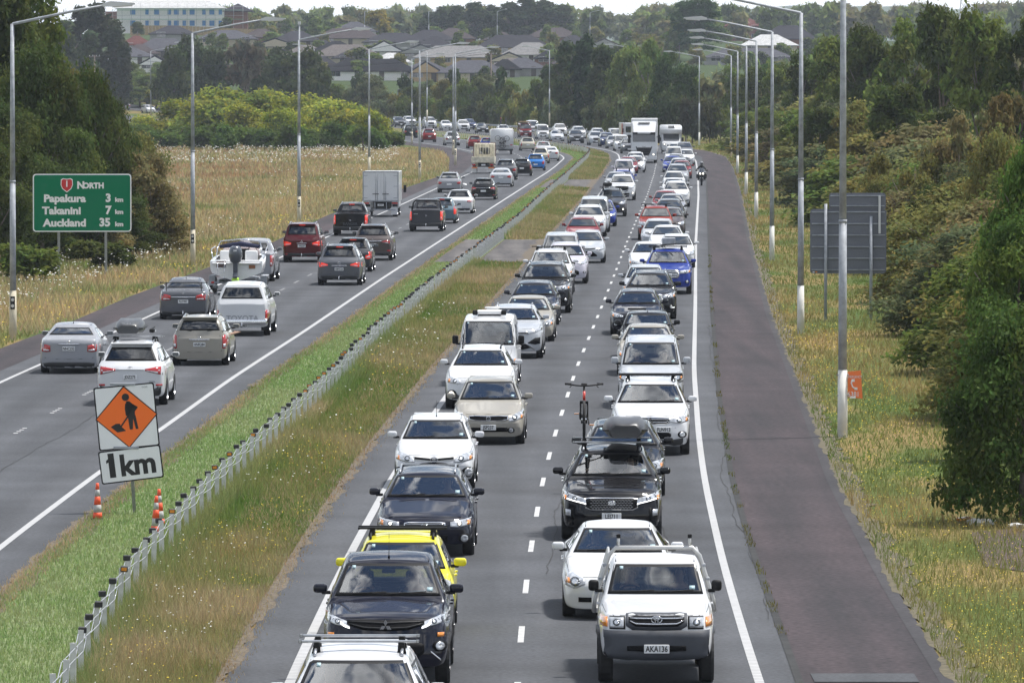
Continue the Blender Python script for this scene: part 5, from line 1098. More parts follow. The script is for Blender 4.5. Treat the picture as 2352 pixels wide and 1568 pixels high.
# ---- wheels
_wh = {}
def wheel(parent, x, y, r, wdt=.21, steel=False, side=1):
 k = (round(r, 2), wdt, steel)
 if k not in _wh:
  bm = bmesh.new(); n = 20; prof = [(r * .62, -wdt / 2), (r * .93, -wdt / 2), (r, -wdt * .32), (r, wdt * .32), (r * .93, wdt / 2), (r * .62, wdt / 2)]
  rings = [[bm.verts.new((math.cos(2 * math.pi * j / n) * a, b, math.sin(2 * math.pi * j / n) * a)) for j in range(n)] for a, b in prof]
  for i in range(len(prof) - 1):
   for j in range(n): bm.faces.new((rings[i][j], rings[i][(j + 1) % n], rings[i + 1][(j + 1) % n], rings[i + 1][j]))
  bmesh.ops.recalc_face_normals(bm, faces=bm.faces); ty = bm_mesh('tyre', bm, M_rubber)
  bm = bmesh.new(); add_tube(bm, [(0, wdt * .1, 0), (0, wdt * .28, 0)], [r * .63, r * .63], 18, m=0)
  for j in range(5):
   a = 2 * math.pi * j / 5; M_ = Matrix.Rotation(a, 4, 'Y'); add_box(bm, r * .1, r * .62, wdt * .3, wdt * .4, -r * .09, r * .09, m=1, M=M_)
  add_tube(bm, [(0, wdt * .28, 0), (0, wdt * .46, 0)], [r * .16, r * .12], 10, m=1);
  rg = [(r * .64, wdt * .30), (r * .60, wdt * .48), (r * .56, wdt * .30)]; R2 = [[bm.verts.new((math.cos(2 * math.pi * j / 18) * a, b, math.sin(2 * math.pi * j / 18) * a)) for j in range(18)] for a, b in rg]
  for i in range(2):
   for j in range(18): f = bm.faces.new((R2[i][j], R2[i][(j + 1) % 18], R2[i + 1][(j + 1) % 18], R2[i + 1][j])); f.material_index = 1
  _wh[k] = (ty, bm_mesh('rim', bm, [M_black, M_alloy if not steel else M_galv]))
 ty, rm = _wh[k]
 w_ = link('wheel', None, parent, (x, y, r)) if False else None
 t = link('wheel', ty, parent, (x, y, r), (0, 0, 0 if side > 0 else math.pi)); link('rim', rm, t); return t
def text_at(v, s_, size, mt, y, z, view='front', off=.012, parent=None, xs=1.0, bold=0.0, tilt=True, name='lettering'):
 p, n = v.hitx(y, z, view == 'front'); sg = 1 if view == 'front' else -1
 o = link(name, text_mesh(s_, size, mt, .0015, bold, xs), parent or v.root, (p.x + sg * off, y, z), (math.pi / 2, 0, math.pi / 2 * sg)); return o
def plate_at(v, y, z, view='front', text=None, off=.02, black=False):
 p, n = v.hitx(y, z, view == 'front'); sg = 1 if view == 'front' else -1
 bm = bmesh.new(); add_box(bm, -.012, .006, -.18, .18, -.062, .062, .006, 1); o = link('number_plate', bm_mesh('number_plate', bm, M_plateink if black else M_plate), v.root, (p.x + sg * off, y, z), (0, 0, 0 if sg > 0 else math.pi))
 if text: link('lettering', text_mesh(text, .112, M_plateink, .001, .003, .80), o, (.0075, 0, -.003), (math.pi / 2, 0, math.pi / 2))
 return o
def logo(v, kind, y, z, sz, view='front', off=.014):
 p, n = v.hitx(y, z, view == 'front'); sg = 1 if view == 'front' else -1; bm = bmesh.new()
 def ring(cy, cz, ry, rz, t=.008, k=18):
  pts = [(0, cy + ry * math.cos(2 * math.pi * i / k), cz + rz * math.sin(2 * math.pi * i / k)) for i in range(k + 1)]; add_tube(bm, pts, t * sz / .1, 5)
 if kind == 'ovals': ring(0, 0, sz * .75, sz * .5); ring(0, sz * .16, sz * .42, sz * .2, .006); ring(0, -.01, sz * .2, sz * .46, .006)
 elif kind == 'diamonds':
  for a in (90, 210, 330):
   c, s_ = math.cos(math.radians(a)), math.sin(math.radians(a));
   P = [(0, 0), (sz * .5 * c - sz * .29 * s_, sz * .5 * s_ + sz * .29 * c), (sz * c, sz * s_), (sz * .5 * c + sz * .29 * s_, sz * .5 * s_ - sz * .29 * c)]
   add_prism(bm, P, -.005, .005, 'x')
 elif kind == 'ring': ring(0, 0, sz * .5, sz * .5, .010); add_box(bm, -.005, .005, -sz * .75, sz * .75, -sz * .1, sz * .1, .003, 1)
 elif kind == 'circle': ring(0, 0, sz * .55, sz * .55, .01); add_tube(bm, [(0, -sz * .3, -sz * .2), (0, 0, sz * .1), (0, sz * .3, -sz * .2)], .006, 4)
 elif kind == 'oval': ring(0, 0, sz * .8, sz * .45, .01); add_tube(bm, [(-.006, 0, 0), (.003, 0, 0)], sz * .3, 12)
 return link('badge', bm_mesh('badge', bm, M_chrome), v.root, (p.x + sg * off, y, z), (0, 0, 0 if sg > 0 else math.pi))
# ------------------------------------------------------------------ persons sitting in vehicles
_pm = {}
M_skin = mat('skin', (.62, .40, .29), .6); M_skind = mat('dark_skin', (.22, .12, .08), .6); M_hair = mat('dark_hair', (.03, .022, .018), .8); M_hairb = mat('fair_hair', (.25, .17, .09), .8)
CL = {c: mat('clothing_' + c, v, .9) for c, v in {'black': (.02, .02, .025), 'grey': (.18, .18, .19), 'coral': (.6, .24, .17), 'white': (.55, .55, .55), 'blue': (.05, .12, .3), 'lime': (.45, .7, .08), 'stripe': (.3, .32, .38)}.items()}
def skin_mesh(name, verts, edges, radii, mt, sub=1, root=0):
 me = bpy.data.meshes.new(name); me.from_pydata(verts, edges, []); o = bpy.data.objects.new(name, me)
 m = o.modifiers.new('k', 'SKIN'); m.use_smooth_shade = True
 for i, r_ in enumerate(radii):
  sv = me.skin_vertices[0].data[i]; sv.radius = r_ if isinstance(r_, tuple) else (r_, r_); sv.use_root = (i == root)
 s_ = o.modifiers.new('s', 'SUBSURF'); s_.levels = sub; s_.render_levels = sub
 m2 = bake(o); m2.name = name
 m2.materials.clear(); m2.materials.append(mt); return m2
def head_feats(bm, c, fx=1.0):
 pass
def seated(pose, cloth, hair, skin_):
 k = (pose, cloth, hair, skin_)
 if k in _pm: return _pm[k]
 S_ = (M_skin, M_skind)[skin_]; C_ = CL[cloth]
 # origin on the seat cushion, facing +x
 hands = {'drive': ((.42, .17, .36), (.42, -.17, .36)), 'rest': ((.30, .12, .12), (.30, -.12, .12)), 'arm_out': ((.42, .17, .36), (.06, -.74, .46))}[pose]
 elb = {'drive': ((.17, .30, .24), (.17, -.30, .24)), 'rest': ((.05, .28, .2), (.05, -.28, .2)), 'arm_out': ((.17, .30, .24), (.02, -.44, .38))}[pose]
 V = [(0, 0, .08), (-.03, 0, .25), (-.06, 0, .42), (-.06, 0, .55), (-.04, 0, .62), (-.02, 0, .68), (0, 0, .78), (.01, 0, .86),
         (-.06, .17, .52), elb[0], hands[0], (-.06, -.17, .52), elb[1], hands[1], (.35, .1, .08), (.62, .1, .0), (.35, -.1, .08), (.62, -.1, .0)]
 E = [(0, 1), (1, 2), (2, 3), (3, 4), (4, 5), (5, 6), (6, 7), (3, 8), (8, 9), (9, 10), (3, 11), (11, 12), (12, 13), (0, 14), (14, 15), (0, 16), (16, 17)]
 R_ = [(.12, .15), (.11, .14), (.12, .17), (.10, .15), .055, .075, (.095, .08), .065, .07, .045, .032, .07, .045, .032, .085, .07, .085, .07]
 body = skin_mesh('person', V, E, R_, S_)
 bm = bmesh.new(); bm.from_mesh(body)
 add_tube(bm, [(.085, 0, .755), (.115, 0, .735)], [.018, .014], 6)                        # nose
 add_box(bm, .078, .092, -.025, .025, .690, .698, 0)                                      # mouth line
 for sy in (-1, 1): add_tube(bm, [(.0, sy * .082, .76), (.0, sy * .10, .765)], [.028, .02], 6); add_tube(bm, [(.086, sy * .032, .785), (.094, sy * .032, .785)], [.014, .01], 6)
 h = hands[0]
 for hx, hy, hz in hands:
  for q in range(4): add_tube(bm, [(hx, hy + (q - 1.5) * .018, hz), (hx + .05, hy + (q - 1.5) * .02, hz + .005), (hx + .07, hy + (q - 1.5) * .02, hz - .03)], [.010, .009, .007], 5)
  add_tube(bm, [(hx, hy * .9, hz), (hx + .04, hy * .78, hz + .02)], [.011, .009], 5)
 bm.to_mesh(body); bm.free()
 sh = skin_mesh('shirt', [V[0], V[1], V[2], V[3], V[8], tuple(np.array(V[8]) * .3 + np.array(V[9]) * .7), V[11], tuple(np.array(V[11]) * .3 + np.array(V[12]) * .7)], [(0, 1), (1, 2), (2, 3), (3, 4), (4, 5), (3, 6), (6, 7)], [(.135, .165), (.125, .155), (.135, .185), (.105, .16), .085, .062, .085, .062], C_)
 hm = M_hair if hair in ('short', 'long') else M_hairb
 bm = bmesh.new(); bmesh.ops.create_uvsphere(bm, u_segments=14, v_segments=9, radius=.098)
 for v in bm.verts: v.co = Vector((v.co.x * 1.02 - .018, v.co.y * .95, v.co.z * 1.05 + .80));
 for v in bm.verts:
  if v.co.x > .045 and v.co.z < .84: v.co.x = .04
 if hair in ('long', 'fair'): add_tube(bm, [(-.07, 0, .8), (-.085, 0, .68), (-.09, 0, .58)], [.085, .08, .05], 10)
 hr = bm_mesh('hair', bm, hm, True)
 _pm[k] = (body, sh, hr); return _pm[k]
def person_in(veh_root, x, y, z, pose, cloth, hair, skin_, label, sc=1.0):
 b, s_, h = seated(pose, cloth, hair, skin_)
 M_ = Matrix.Translation(veh_root.location) @ Matrix.Rotation(veh_root.rotation_euler.z, 4, 'Z') @ Matrix.Translation(Vector((x, y, z)))
 o = link('person', b); o.matrix_world = M_ @ Matrix.Scale(sc, 4); o.location = M_.to_translation(); o.rotation_euler = M_.to_euler(); o.scale = (sc, sc, sc)
 link('shirt', s_, o); link('hair', h, o); tag(o, label, 'person'); return o
# ------------------------------------------------------------------ car builder
def far_glass(name, base):
 m = bpy.data.materials.new(name); m.use_nodes = True; t = m.node_tree; t.nodes.clear(); o = t.nodes.new('ShaderNodeOutputMaterial'); d = t.nodes.new('ShaderNodeBsdfDiffuse'); g = t.nodes.new('ShaderNodeBsdfGlossy')
 d.inputs[0].default_value = (*base, 1); g.inputs['Roughness'].default_value = .02; fr = t.nodes.new('ShaderNodeFresnel'); fr.inputs[0].default_value = 1.5
 n = t.nodes.new('ShaderNodeTexNoise'); n.inputs['Scale'].default_value = 1.1; n.inputs['Detail'].default_value = 1; tcn = t.nodes.new('ShaderNodeTexCoord'); oi = t.nodes.new('ShaderNodeObjectInfo')
 ad = t.nodes.new('ShaderNodeVectorMath'); ad.operation = 'ADD'; t.links.new(tcn.outputs['Object'], ad.inputs[0]); t.links.new(oi.outputs['Location'], ad.inputs[1]); t.links.new(ad.outputs[0], n.inputs['Vector'])
 bn = t.nodes.new('ShaderNodeBump'); bn.inputs['Strength'].default_value = .3; bn.inputs['Distance'].default_value = .12; t.links.new(n.outputs[0], bn.inputs['Height']); t.links.new(bn.outputs[0], g.inputs['Normal'])
 ml = t.nodes.new('ShaderNodeMath'); ml.operation = 'MULTIPLY_ADD'; ml.inputs[1].default_value = 3.6; ml.inputs[2].default_value = .01; ml.use_clamp = True; t.links.new(fr.outputs[0], ml.inputs[0])
 mxx = t.nodes.new('ShaderNodeMixShader'); t.links.new(ml.outputs[0], mxx.inputs[0]); t.links.new(d.outputs[0], mxx.inputs[1]); t.links.new(g.outputs[0], mxx.inputs[2]); t.links.new(mxx.outputs[0], o.inputs[0]); return m
M_fglass = far_glass('window_glass_dark', (.03, .036, .04))
FS = {  # front styles: columns (u of half width, v low, v high); v 0 = bottom edge, 1 = bonnet edge
 'sweep': dict(lamp=[(.50, .76, .83), (.66, .70, .93), (.93, .76, 1.03)], grille=[(0, .70, .88), (.30, .70, .87), (.47, .76, .84)], intake=[(0, .20, .46), (.34, .20, .46), (.52, .24, .36)], fog=(.78, .32, .05), bars=3),
 'round': dict(lamp=[(.52, .70, .86), (.72, .64, .97), (.95, .74, 1.05)], grille=[(0, .72, .88), (.40, .74, .87)], intake=[(0, .16, .42), (.5, .16, .42)], fog=(.76, .28, .055), bars=2),
 'big':   dict(lamp=[(.50, .74, .90), (.70, .72, .95), (.95, .80, 1.02)], grille=[(0, .42, .93), (.36, .46, .93), (.48, .66, .88)], intake=[(0, .10, .30), (.55, .10, .30)], fog=(.80, .30, .05), bars=5, chrome=1),
 'box':   dict(lamp=[(.56, .68, .92), (.75, .66, .94), (.94, .70, .97)], grille=[(0, .66, .92), (.52, .68, .92)], intake=[(0, .15, .38), (.48, .15, .38)], fog=(.78, .28, .055), bars=3, chrome=1),
 'slit':  dict(lamp=[(.44, .84, .87), (.70, .80, .93), (.96, .86, 1.04)], grille=[(0, .80, .90), (.44, .82, .88)], intake=[(0, .18, .62), (.30, .18, .62), (.62, .22, .40)], fog=(.86, .36, .04), bars=1),
 'mouth': dict(lamp=[(.50, .78, .84), (.70, .72, .95), (.94, .80, 1.04)], grille=[(0, .78, .86), (.45, .82, .88)], intake=[(0, .22, .66), (.30, .22, .64), (.56, .24, .34)], fog=(.82, .33, .05), bars=1),
}
RS = {
 'wrap':  dict(tail=[(.62, .66, .80), (.80, .60, .86), (.97, .62, .88)], strip=[(0, .76, .79), (.40, .76, .79)], plate=.60, low=[(0, .0, .20), (.62, .0, .20), (.90, .04, .22)]),
 'tall':  dict(tail=[(.80, .52, 1.10), (.88, .50, 1.16), (.96, .52, 1.12)], strip=None, plate=.66, low=[(0, .0, .16), (.9, .03, .16)]),
 'boot':  dict(tail=[(.55, .66, .78), (.75, .62, .84), (.96, .64, .86)], strip=[(0, .80, .83), (.34, .80, .83)], plate=.66, low=[(0, .0, .14), (.6, .0, .14), (.85, .02, .16)]),
 'hatch': dict(tail=[(.66, .58, .84), (.80, .54, .98), (.95, .60, 1.0)], strip=None, plate=.52, low=[(0, .0, .22), (.75, .0, .22)]),
 'ute':   dict(tail=[(.84, .42, .92), (.90, .40, .94), (.97, .42, .92)], strip=None, plate=.16, low=None),
}
def make_car(name, kind, fs='sweep', rs='wrap', far=False, over=None, **o):
 K = dict(KINDS[kind]); K['name'] = name; K['sub'] = 1 if far else 2; K.update(over or {}); K = {k_: v_ for k_, v_ in K.items() if v_ is not None}; v = Veh(K); R = v.root; hw = v.hw; L_ = v.L; hd = K['hood']; cl = K['cl']; tl = K['tail']
 cx, cz = K['cowl']; fx, fz = K['rf']; rx, rz = K['rr']; bx, bz_ = K['rb']; XL = lambda x: L_ / 2 - x
 F = dict(FS[fs]); F.update(o.get('F', {})); T = dict(RS.get(rs, RS['ute'])); T.update(o.get('T', {}))
 fz_ = lambda c: [(a * hw, cl + b * (hd - cl), cl + d * (hd - cl)) for a, b, d in c]; tz_ = lambda c: [(a * hw, cl + b * (tl - cl), cl + d * (tl - cl)) for a, b, d in c]
 zf = lambda t: cl + t * (hd - cl); zt = lambda t: cl + t * (tl - cl)
 g1 = M_fglass if far else M_glass; g2 = M_fglass if far else (M_glassd if o.get('privacy', True) else M_glass)
 # glass
 ws, wt = K['ws'], K['wt']
 qf = [(-ws, cz + .04), (ws, cz + .04), (wt - .02, fz - .03), (-(wt - .02), fz - .03)]
 wsn = v.quad('windscreen', [g1, M_black], qf, 'front', nu=11, nv=7)
 if rs == 'canopy': qr = [(-hw * .78, zt(1.10)), (hw * .78, zt(1.10)), (hw * .62, rz - .09), (-hw * .62, rz - .09)]
 elif 'bed' in K: qr = [(-(wt - .02), K['bed'][1] + .07), (wt - .02, K['bed'][1] + .07), (wt - .10, rz - .09), (-(wt - .10), rz - .09)]
 else: qr = [(-(hw - .24), bz_ + .06), (hw - .24, bz_ + .06), (wt - .08, rz - .07), (-(wt - .08), rz - .07)]
 rw = v.quad('rear_window', [g2, M_black], qr, 'rear', nu=9, nv=5)
 mid = (fx + rx) / 2 + .05; zb = cz + .035; zt2 = min(fz, rz) - .10; sq = []
 if kind == 'oldute': sq = [[(XL(rx + .02), zb), (XL(cx + .22), zb), (XL(fx + .06), zt2), (XL(rx), zt2)]]
 elif kind == 'van': sq = [[(XL(1.75), zb), (XL(.72), zb), (XL(1.15), zt2 - .05), (XL(1.75), zt2 - .05)], [(XL(3.0), zb), (XL(1.9), zb), (XL(1.9), zt2 - .05), (XL(3.0), zt2 - .05)], [(XL(4.3), zb), (XL(3.15), zb), (XL(3.15), zt2 - .05), (XL(4.3), zt2 - .05)]]
 else:
  sq = [[(XL(mid), zb), (XL(cx + .30), zb), (XL(fx + .10), zt2), (XL(mid), zt2)]]
  e2 = rx - .02 if 'bed' in K else (min(rx + .12, bx - .35)); sq.append([(XL(e2 + .1), zb + .01), (XL(mid + .08), zb), (XL(mid + .08), zt2), (XL(e2 - .25 if 'bed' not in K else e2 - .05), zt2)])
  if kind in ('suv', 'bigsuv', 'wagon', 'minivan') and 'bed' not in K: sq.append([(XL(bx - .16), zb + .05), (XL(e2 + .17), zb + .02), (XL(e2 - .12), zt2), (XL(rx + .0), zt2)])
 for q in sq:
  for m_ in (1, -1): v.quad('side_window', [g1 if q is sq[0] else g2, M_black], q, 'side', mirror=m_, nu=5, nv=4, frame=.03)
 # front
 ch = M_chrome
 if F.get('bumper'):
  b_ = v.grid('front_bumper', o.get('bumper_mat', M_bump), [[(y, z) for y in np.linspace(-hw * .99, hw * .99, 17)] for z in np.linspace(zf(F['bumper'][0]), zf(F['bumper'][1]), 5)], 'front', off=F.get('bumper_off', .04), skirt=.12)
 if F.get('lower'): v.cols('lower_trim', M_trim, fz_(F['lower']), sym=True, n=15, off=.008)
 if F.get('intake'):
  it = v.cols('air_intake', M_mesh, fz_(F['intake']), sym=True, n=15, off=.014 + (F.get('bumper_off', .04) if F.get('bumper') else 0))
 if F.get('grille'):
  gc = F['grille']
  if F.get('chrome') or F.get('surround'):
   e_ = .035 if F.get('surround', 0) != M_bump else .085; v.cols('grille_surround', F.get('surround', ch), [(a * hw + (e_ / 2 if a else 0), cl + b * (hd - cl) - e_ * .6, cl + d * (hd - cl) + e_ * .5) for a, b, d in gc], sym=True, n=17, off=.010)
  gr = v.cols('grille', M_mesh, fz_(gc), sym=True, n=17, off=.016)
  for k in range(F.get('bars', 2)):
   t = (k + .5) / F.get('bars', 2); cc = [(a * hw * .97, cl + (b + (d - b) * (t - .06)) * (hd - cl), cl + (b + (d - b) * (t + .06)) * (hd - cl)) for a, b, d in gc]
   if not far or k == 0: v.cols('grille_bar', F.get('bar_mat', ch if F.get('chrome') else M_trim), cc, sym=True, n=13, m=2, off=.024, parent=gr)
  if F.get('mesh') and not far:
   bm = bmesh.new(); (a1, b1, d1) = gc[-2] if len(gc) > 2 else gc[-1]
   for r_ in range(6):
    for c_ in range(19):
     y = (c_ - 9 + (.5 if r_ % 2 else 0)) * .058; z = zf(b1) + (r_ + .6) * (zf(d1) - zf(b1)) / 6.2
     if abs(y) < a1 * hw: p, n_ = v.hitx(y, z); add_box(bm, p.x + .018, p.x + .028, y - .021, y + .021, z - .009, z + .004)
   link('grille_mesh', bm_mesh('grille_mesh', bm, ch), gr)
 for sgn in (1, -1):
  if F.get('socket'): v.cols('lamp_surround', M_black, fz_([(a - .03 if k == 0 else a + .0, b - .035, d + .03) for k, (a, b, d) in enumerate(F['lamp'])]), mirror=sgn, n=8, m=5, off=.004)
  lm = v.cols('headlight', M_lamp, fz_(F['lamp']), mirror=sgn, n=8, m=5, off=.010)
  c = F['lamp'][len(F['lamp']) // 2] if len(F['lamp']) != 2 else tuple((a_ + b_) / 2 for a_, b_ in zip(*F['lamp'])); yy, zz = c[0] * hw, zf((c[1] + c[2]) / 2); rr_ = (zf(c[2]) - zf(c[1])) * .30
  lit = o.get('lit')
  if not far:
   v.disc('reflector', M_lampin, sgn * yy, zz, rr_ * 1.25, rr_ * 1.1, off=.013, parent=lm); v.disc('bulb', M_lamplit if lit else M_chrome, sgn * yy, zz, rr_ * .7, rr_ * .7, off=.018, parent=lm)
   if o.get('amber', True) and fs != 'slit': v.cols('indicator', M_amber, [(F['lamp'][-1][0] * hw - .07, zz - .03, zz + .05), (F['lamp'][-1][0] * hw - .015, zz - .02, zz + .06)], mirror=sgn, n=3, m=3, off=.016, parent=lm)
  elif lit: v.disc('bulb', M_lamplit, sgn * yy, zz, rr_, rr_, off=.016, parent=lm, n=8)
  if F.get('drl'): v.cols('light_strip', M_drl, fz_(F['drl']), mirror=sgn, n=6, m=2, off=.018, parent=lm)
  if F.get('fog') and not (far and not o.get('foglit')):
   fu, fv, fr_ = F['fog']; fg = v.disc('fog_surround', M_mesh, sgn * fu * hw, zf(fv), fr_ * 1.7, fr_ * 1.3, off=.010); v.disc('fog_lamp', M_lamplit if o.get('foglit') else M_lamp, sgn * fu * hw, zf(fv), fr_, fr_, off=.018, parent=fg)
  for nm, mt_, cc in F.get('extra', []): v.cols(nm, mt_, fz_(cc), mirror=sgn, n=7, m=3, off=.014)
 if o.get('logo'): logo(v, o['logo'], 0, zf(o.get('logov', .82)), o.get('logos', .10), off=.035)
 plate_at(v, o.get('platey', 0), zf(o.get('platev', .34)), 'front', o.get('plate'), off=.03 + (F.get('bumper_off', .04) if F.get('bumper') else 0))
 # rear
 if rs != 'tray':
  for sgn in (1, -1):
   tm = M_redlit if o.get('brake') else M_red
   tp = v.cols('tail_light', tm, tz_(T['tail']), view='rear', mirror=sgn, n=6, m=4, off=.010)
   if not far:
    (a1, b1, d1), (a2, b2, d2) = T['tail'][0], T['tail'][-1]; v.cols('reversing_lamp', M_lamp, tz_([(a1 + .03, b1 + (d1 - b1) * .08, b1 + (d1 - b1) * .34), (a2 - .06, b2 + (d2 - b2) * .08, b2 + (d2 - b2) * .34)]), view='rear', mirror=sgn, n=4, m=2, off=.015, parent=tp)
   if T.get('refl'): v.cols('rear_reflector', M_red, tz_([(.72, T['refl'] - .03, T['refl'] + .03), (.9, T['refl'] - .03, T['refl'] + .03)]), view='rear', mirror=sgn, n=3, m=2, off=.012)
  if T.get('low'): v.cols('rear_lower_trim', M_trim, tz_(T['low']), view='rear', sym=True, n=15, off=.008)
  if T.get('strip'): v.cols('number_plate_garnish', T.get('strip_mat', M_chrome), tz_(T['strip']), view='rear', sym=True, n=9, m=2, off=.02)
  plate_at(v, 0, zt(T['plate']), 'rear', o.get('rplate'), off=.02)
  if not far and T.get('seam', True) and 'bed' not in K:
   bm = bmesh.new();
   for pts in ([(-.78, .34), (-.74, .95), (-.70, 1.0)], [(.78, .34), (.74, .95), (.70, 1.0)], [(-.78, .34), (-.4, .31), (0, .30), (.4, .31), (.78, .34)]):
    P = []
    for a, b in pts: p, n_ = v.hitx(a * hw, zt(b), False); P.append(p + n_ * .001)
    add_tube(bm, P, .0045, 4)
   link('tailgate_seam', bm_mesh('tailgate_seam', bm, M_black), R)
  if kind in ('hatch', 'suv', 'wagon', 'bigsuv', 'minivan') and not o.get('nospoiler'):
   bm = bmesh.new(); add_box(bm, XL(rx + .16), XL(rx - .12), -wt + .04, wt - .04, rz + .0, rz + .035, .015, 2); link('roof_spoiler', bm_mesh('roof_spoiler', bm, v.paint, True), R)
  if o.get('brake'):
   p, n_ = v.hitx(0, rz - .04, False); box_obj('high_brake_light', R, M_redlit, p.x - .025, p.x + .02, -.14, .14, rz - .035, rz - .005, .004, 1)
  if o.get('rlogo'): logo(v, o['rlogo'], 0, zt(o.get('rlogov', .90)), o.get('rlogos', .09), 'rear')
  for (tx, sz_, u, tv, mt_) in o.get('rtext', []): text_at(v, tx, sz_, mt_, u * hw, zt(tv), 'rear', bold=.004)
  if o.get('tow'):
   bm = bmesh.new(); add_tube(bm, [(-L_ / 2 + .1, 0, cl + .02), (-L_ / 2 - .12, 0, cl + .02), (-L_ / 2 - .14, 0, cl + .1)], .022, 6); bmesh.ops.create_uvsphere(bm, u_segments=8, v_segments=6, radius=.028, matrix=Matrix.Translation((-L_ / 2 - .14, 0, cl + .12))); link('tow_ball', bm_mesh('tow_ball', bm, M_chrome), R)
  if o.get('rwiper') and not far:
   P = [];
   for a, b in ((0, .09), (.12, .10), (.36, .11)): p, n_ = v.hitx(-a, bz_ + b, False); P.append(p + n_ * .02)
   bm = bmesh.new(); add_tube(bm, P, .009, 5); link('rear_wiper', bm_mesh('rear_wiper', bm, M_black), R)
 # wipers
 if not far:
  for y0, y1 in ((-.50, -.02), (.05, .55)):
   P = []
   for t in (0, .5, 1): y = y0 + (y1 - y0) * t; p, n_ = v.hitx(y, cz + .055 + .03 * t); P.append(p + n_ * .018)
   bm = bmesh.new(); add_tube(bm, P, .008, 5); link('wiper', bm_mesh('wiper', bm, M_black), R)
 for (y0, z0, w_, h_) in ((ws - .20, cz + .10, .08, .05), (-(wt - .10), fz - .10, .05, .04)):
  if far and w_ < .09: continue
  v.grid('windscreen_label', M_sticker, [[(y0 + a, z0 + b) for a in (0, w_)] for b in (0, h_)], 'front', off=.010, skirt=0, parent=wsn)
 # bonnet seams, roof lines
 bm = bmesh.new()
 for m_ in (1, -1):
  P = []
  for x, u in ((.10, .62), (.22, .74), (.5, .86), (cx * .75, .90), (cx - .03, .92)): p, n_ = v.hitz(XL(x), m_ * u * hw); P.append(p + Vector((0, 0, .001)))
  add_tube(bm, P, .005, 4)
 P = []
 for u in (-.62, -.4, 0, .4, .62): p, n_ = v.hitx(u * hw, hd - .035); P.append(p + Vector((.002, 0, 0)))
 add_tube(bm, P, .005, 4); link('bonnet_seam', bm_mesh('bonnet_seam', bm, M_black), R)
 rails = o.get('rails')
 for m_ in (1, -1):
  x0, x1 = fx + .12, (rx - .05)
  if rails:
   P = [];
   for t in (0, .06, .5, .94, 1): x = x0 + (x1 - x0) * t; p, n_ = v.hitz(XL(x), m_ * (wt - .07)); P.append(p + Vector((0, 0, .005 if t in (0, 1) else .05)))
   bm = bmesh.new(); add_tube(bm, P, .020, 7); link('roof_rail', bm_mesh('roof_rail', bm, {'s': M_alloy, 'k': M_black, 'g': M_bump}[rails]), R)
  else:
   P = []
   for t in (0, .5, 1): x = x0 - .08 + (x1 - x0 + .1) * t; p, n_ = v.hitz(XL(x), m_ * (wt - .045)); P.append(p + Vector((0, 0, .002)))
   bm = bmesh.new(); add_tube(bm, P, .008, 4); link('roof_moulding', bm_mesh('roof_moulding', bm, M_black), R)
 rtop = v.hitz(XL((fx + rx) / 2), 0)[0].z
 if o.get('bars'):
  for k, x in enumerate(o.get('barx', (fx + .35, min(fx + 1.2, rx - .2)))):
   p, n_ = v.hitz(XL(x), wt - .08); cb = empty('roof_bar') if False else None; bm = bmesh.new(); hb = o.get('barh', .12); bl = wt + .12
   add_box(bm, XL(x) - .04, XL(x) + .04, -bl, bl, p.z + hb, p.z + hb + .03, .010, 2, m=0)
   for m_ in (1, -1): add_prism(bm, [(m_ * (wt - .13), p.z - .01), (m_ * (wt - .02), p.z - .01), (m_ * (wt - .05), p.z + hb), (m_ * (wt - .12), p.z + hb)], XL(x) - .05, XL(x) + .05, 'x', m=1); add_box(bm, XL(x) - .045, XL(x) + .045, m_ * bl - .02, m_ * bl + .02, p.z + hb - .003, p.z + hb + .033, .005, 1, m=1)
   link('roof_bar', bm_mesh('roof_bar', bm, [{'s': M_alloy, 'k': M_black}[o['bars']], M_black]), R)
 if o.get('antenna'):
  p, n_ = v.hitz(XL(fx + .12 if o['antenna'] == 'f' else rx - .15), 0); bm = bmesh.new(); add_tube(bm, [p, p + Vector((0, 0, .04)), p + Vector((-.10, 0, .34))], [.018, .006, .003], 5); link('antenna', bm_mesh('antenna', bm, M_black), R)
 # mirrors
 mm = o.get('mirror', v.paint)
 for m_ in (1, -1):
  x = XL(cx + .42); z = cz + .06; y0 = v.hity(x, cz + .0, m_ > 0)[0].y; bm = bmesh.new()
  mw, mh = o.get('msize', (.20, .13)); yc = m_ * (abs(y0) + .05 + mw / 2)
  add_box(bm, x - .05, x + .07, yc - mw / 2, yc + mw / 2, z, z + mh, .045, 3); mb = link('wing_mirror', bm_mesh('wing_mirror', bm, mm, True), R)
  box_obj('mirror_arm', mb, M_black, x - .02, x + .05, min(y0, yc) + (0 if m_ > 0 else .02), max(y0, yc) - (.02 if m_ > 0 else 0), z - .02, z + .03, .01, 1); box_obj('mirror_glass', mb, M_lampin, x - .055, x - .048, yc - mw / 2 + .02, yc + mw / 2 - .02, z + .015, z + mh - .015)
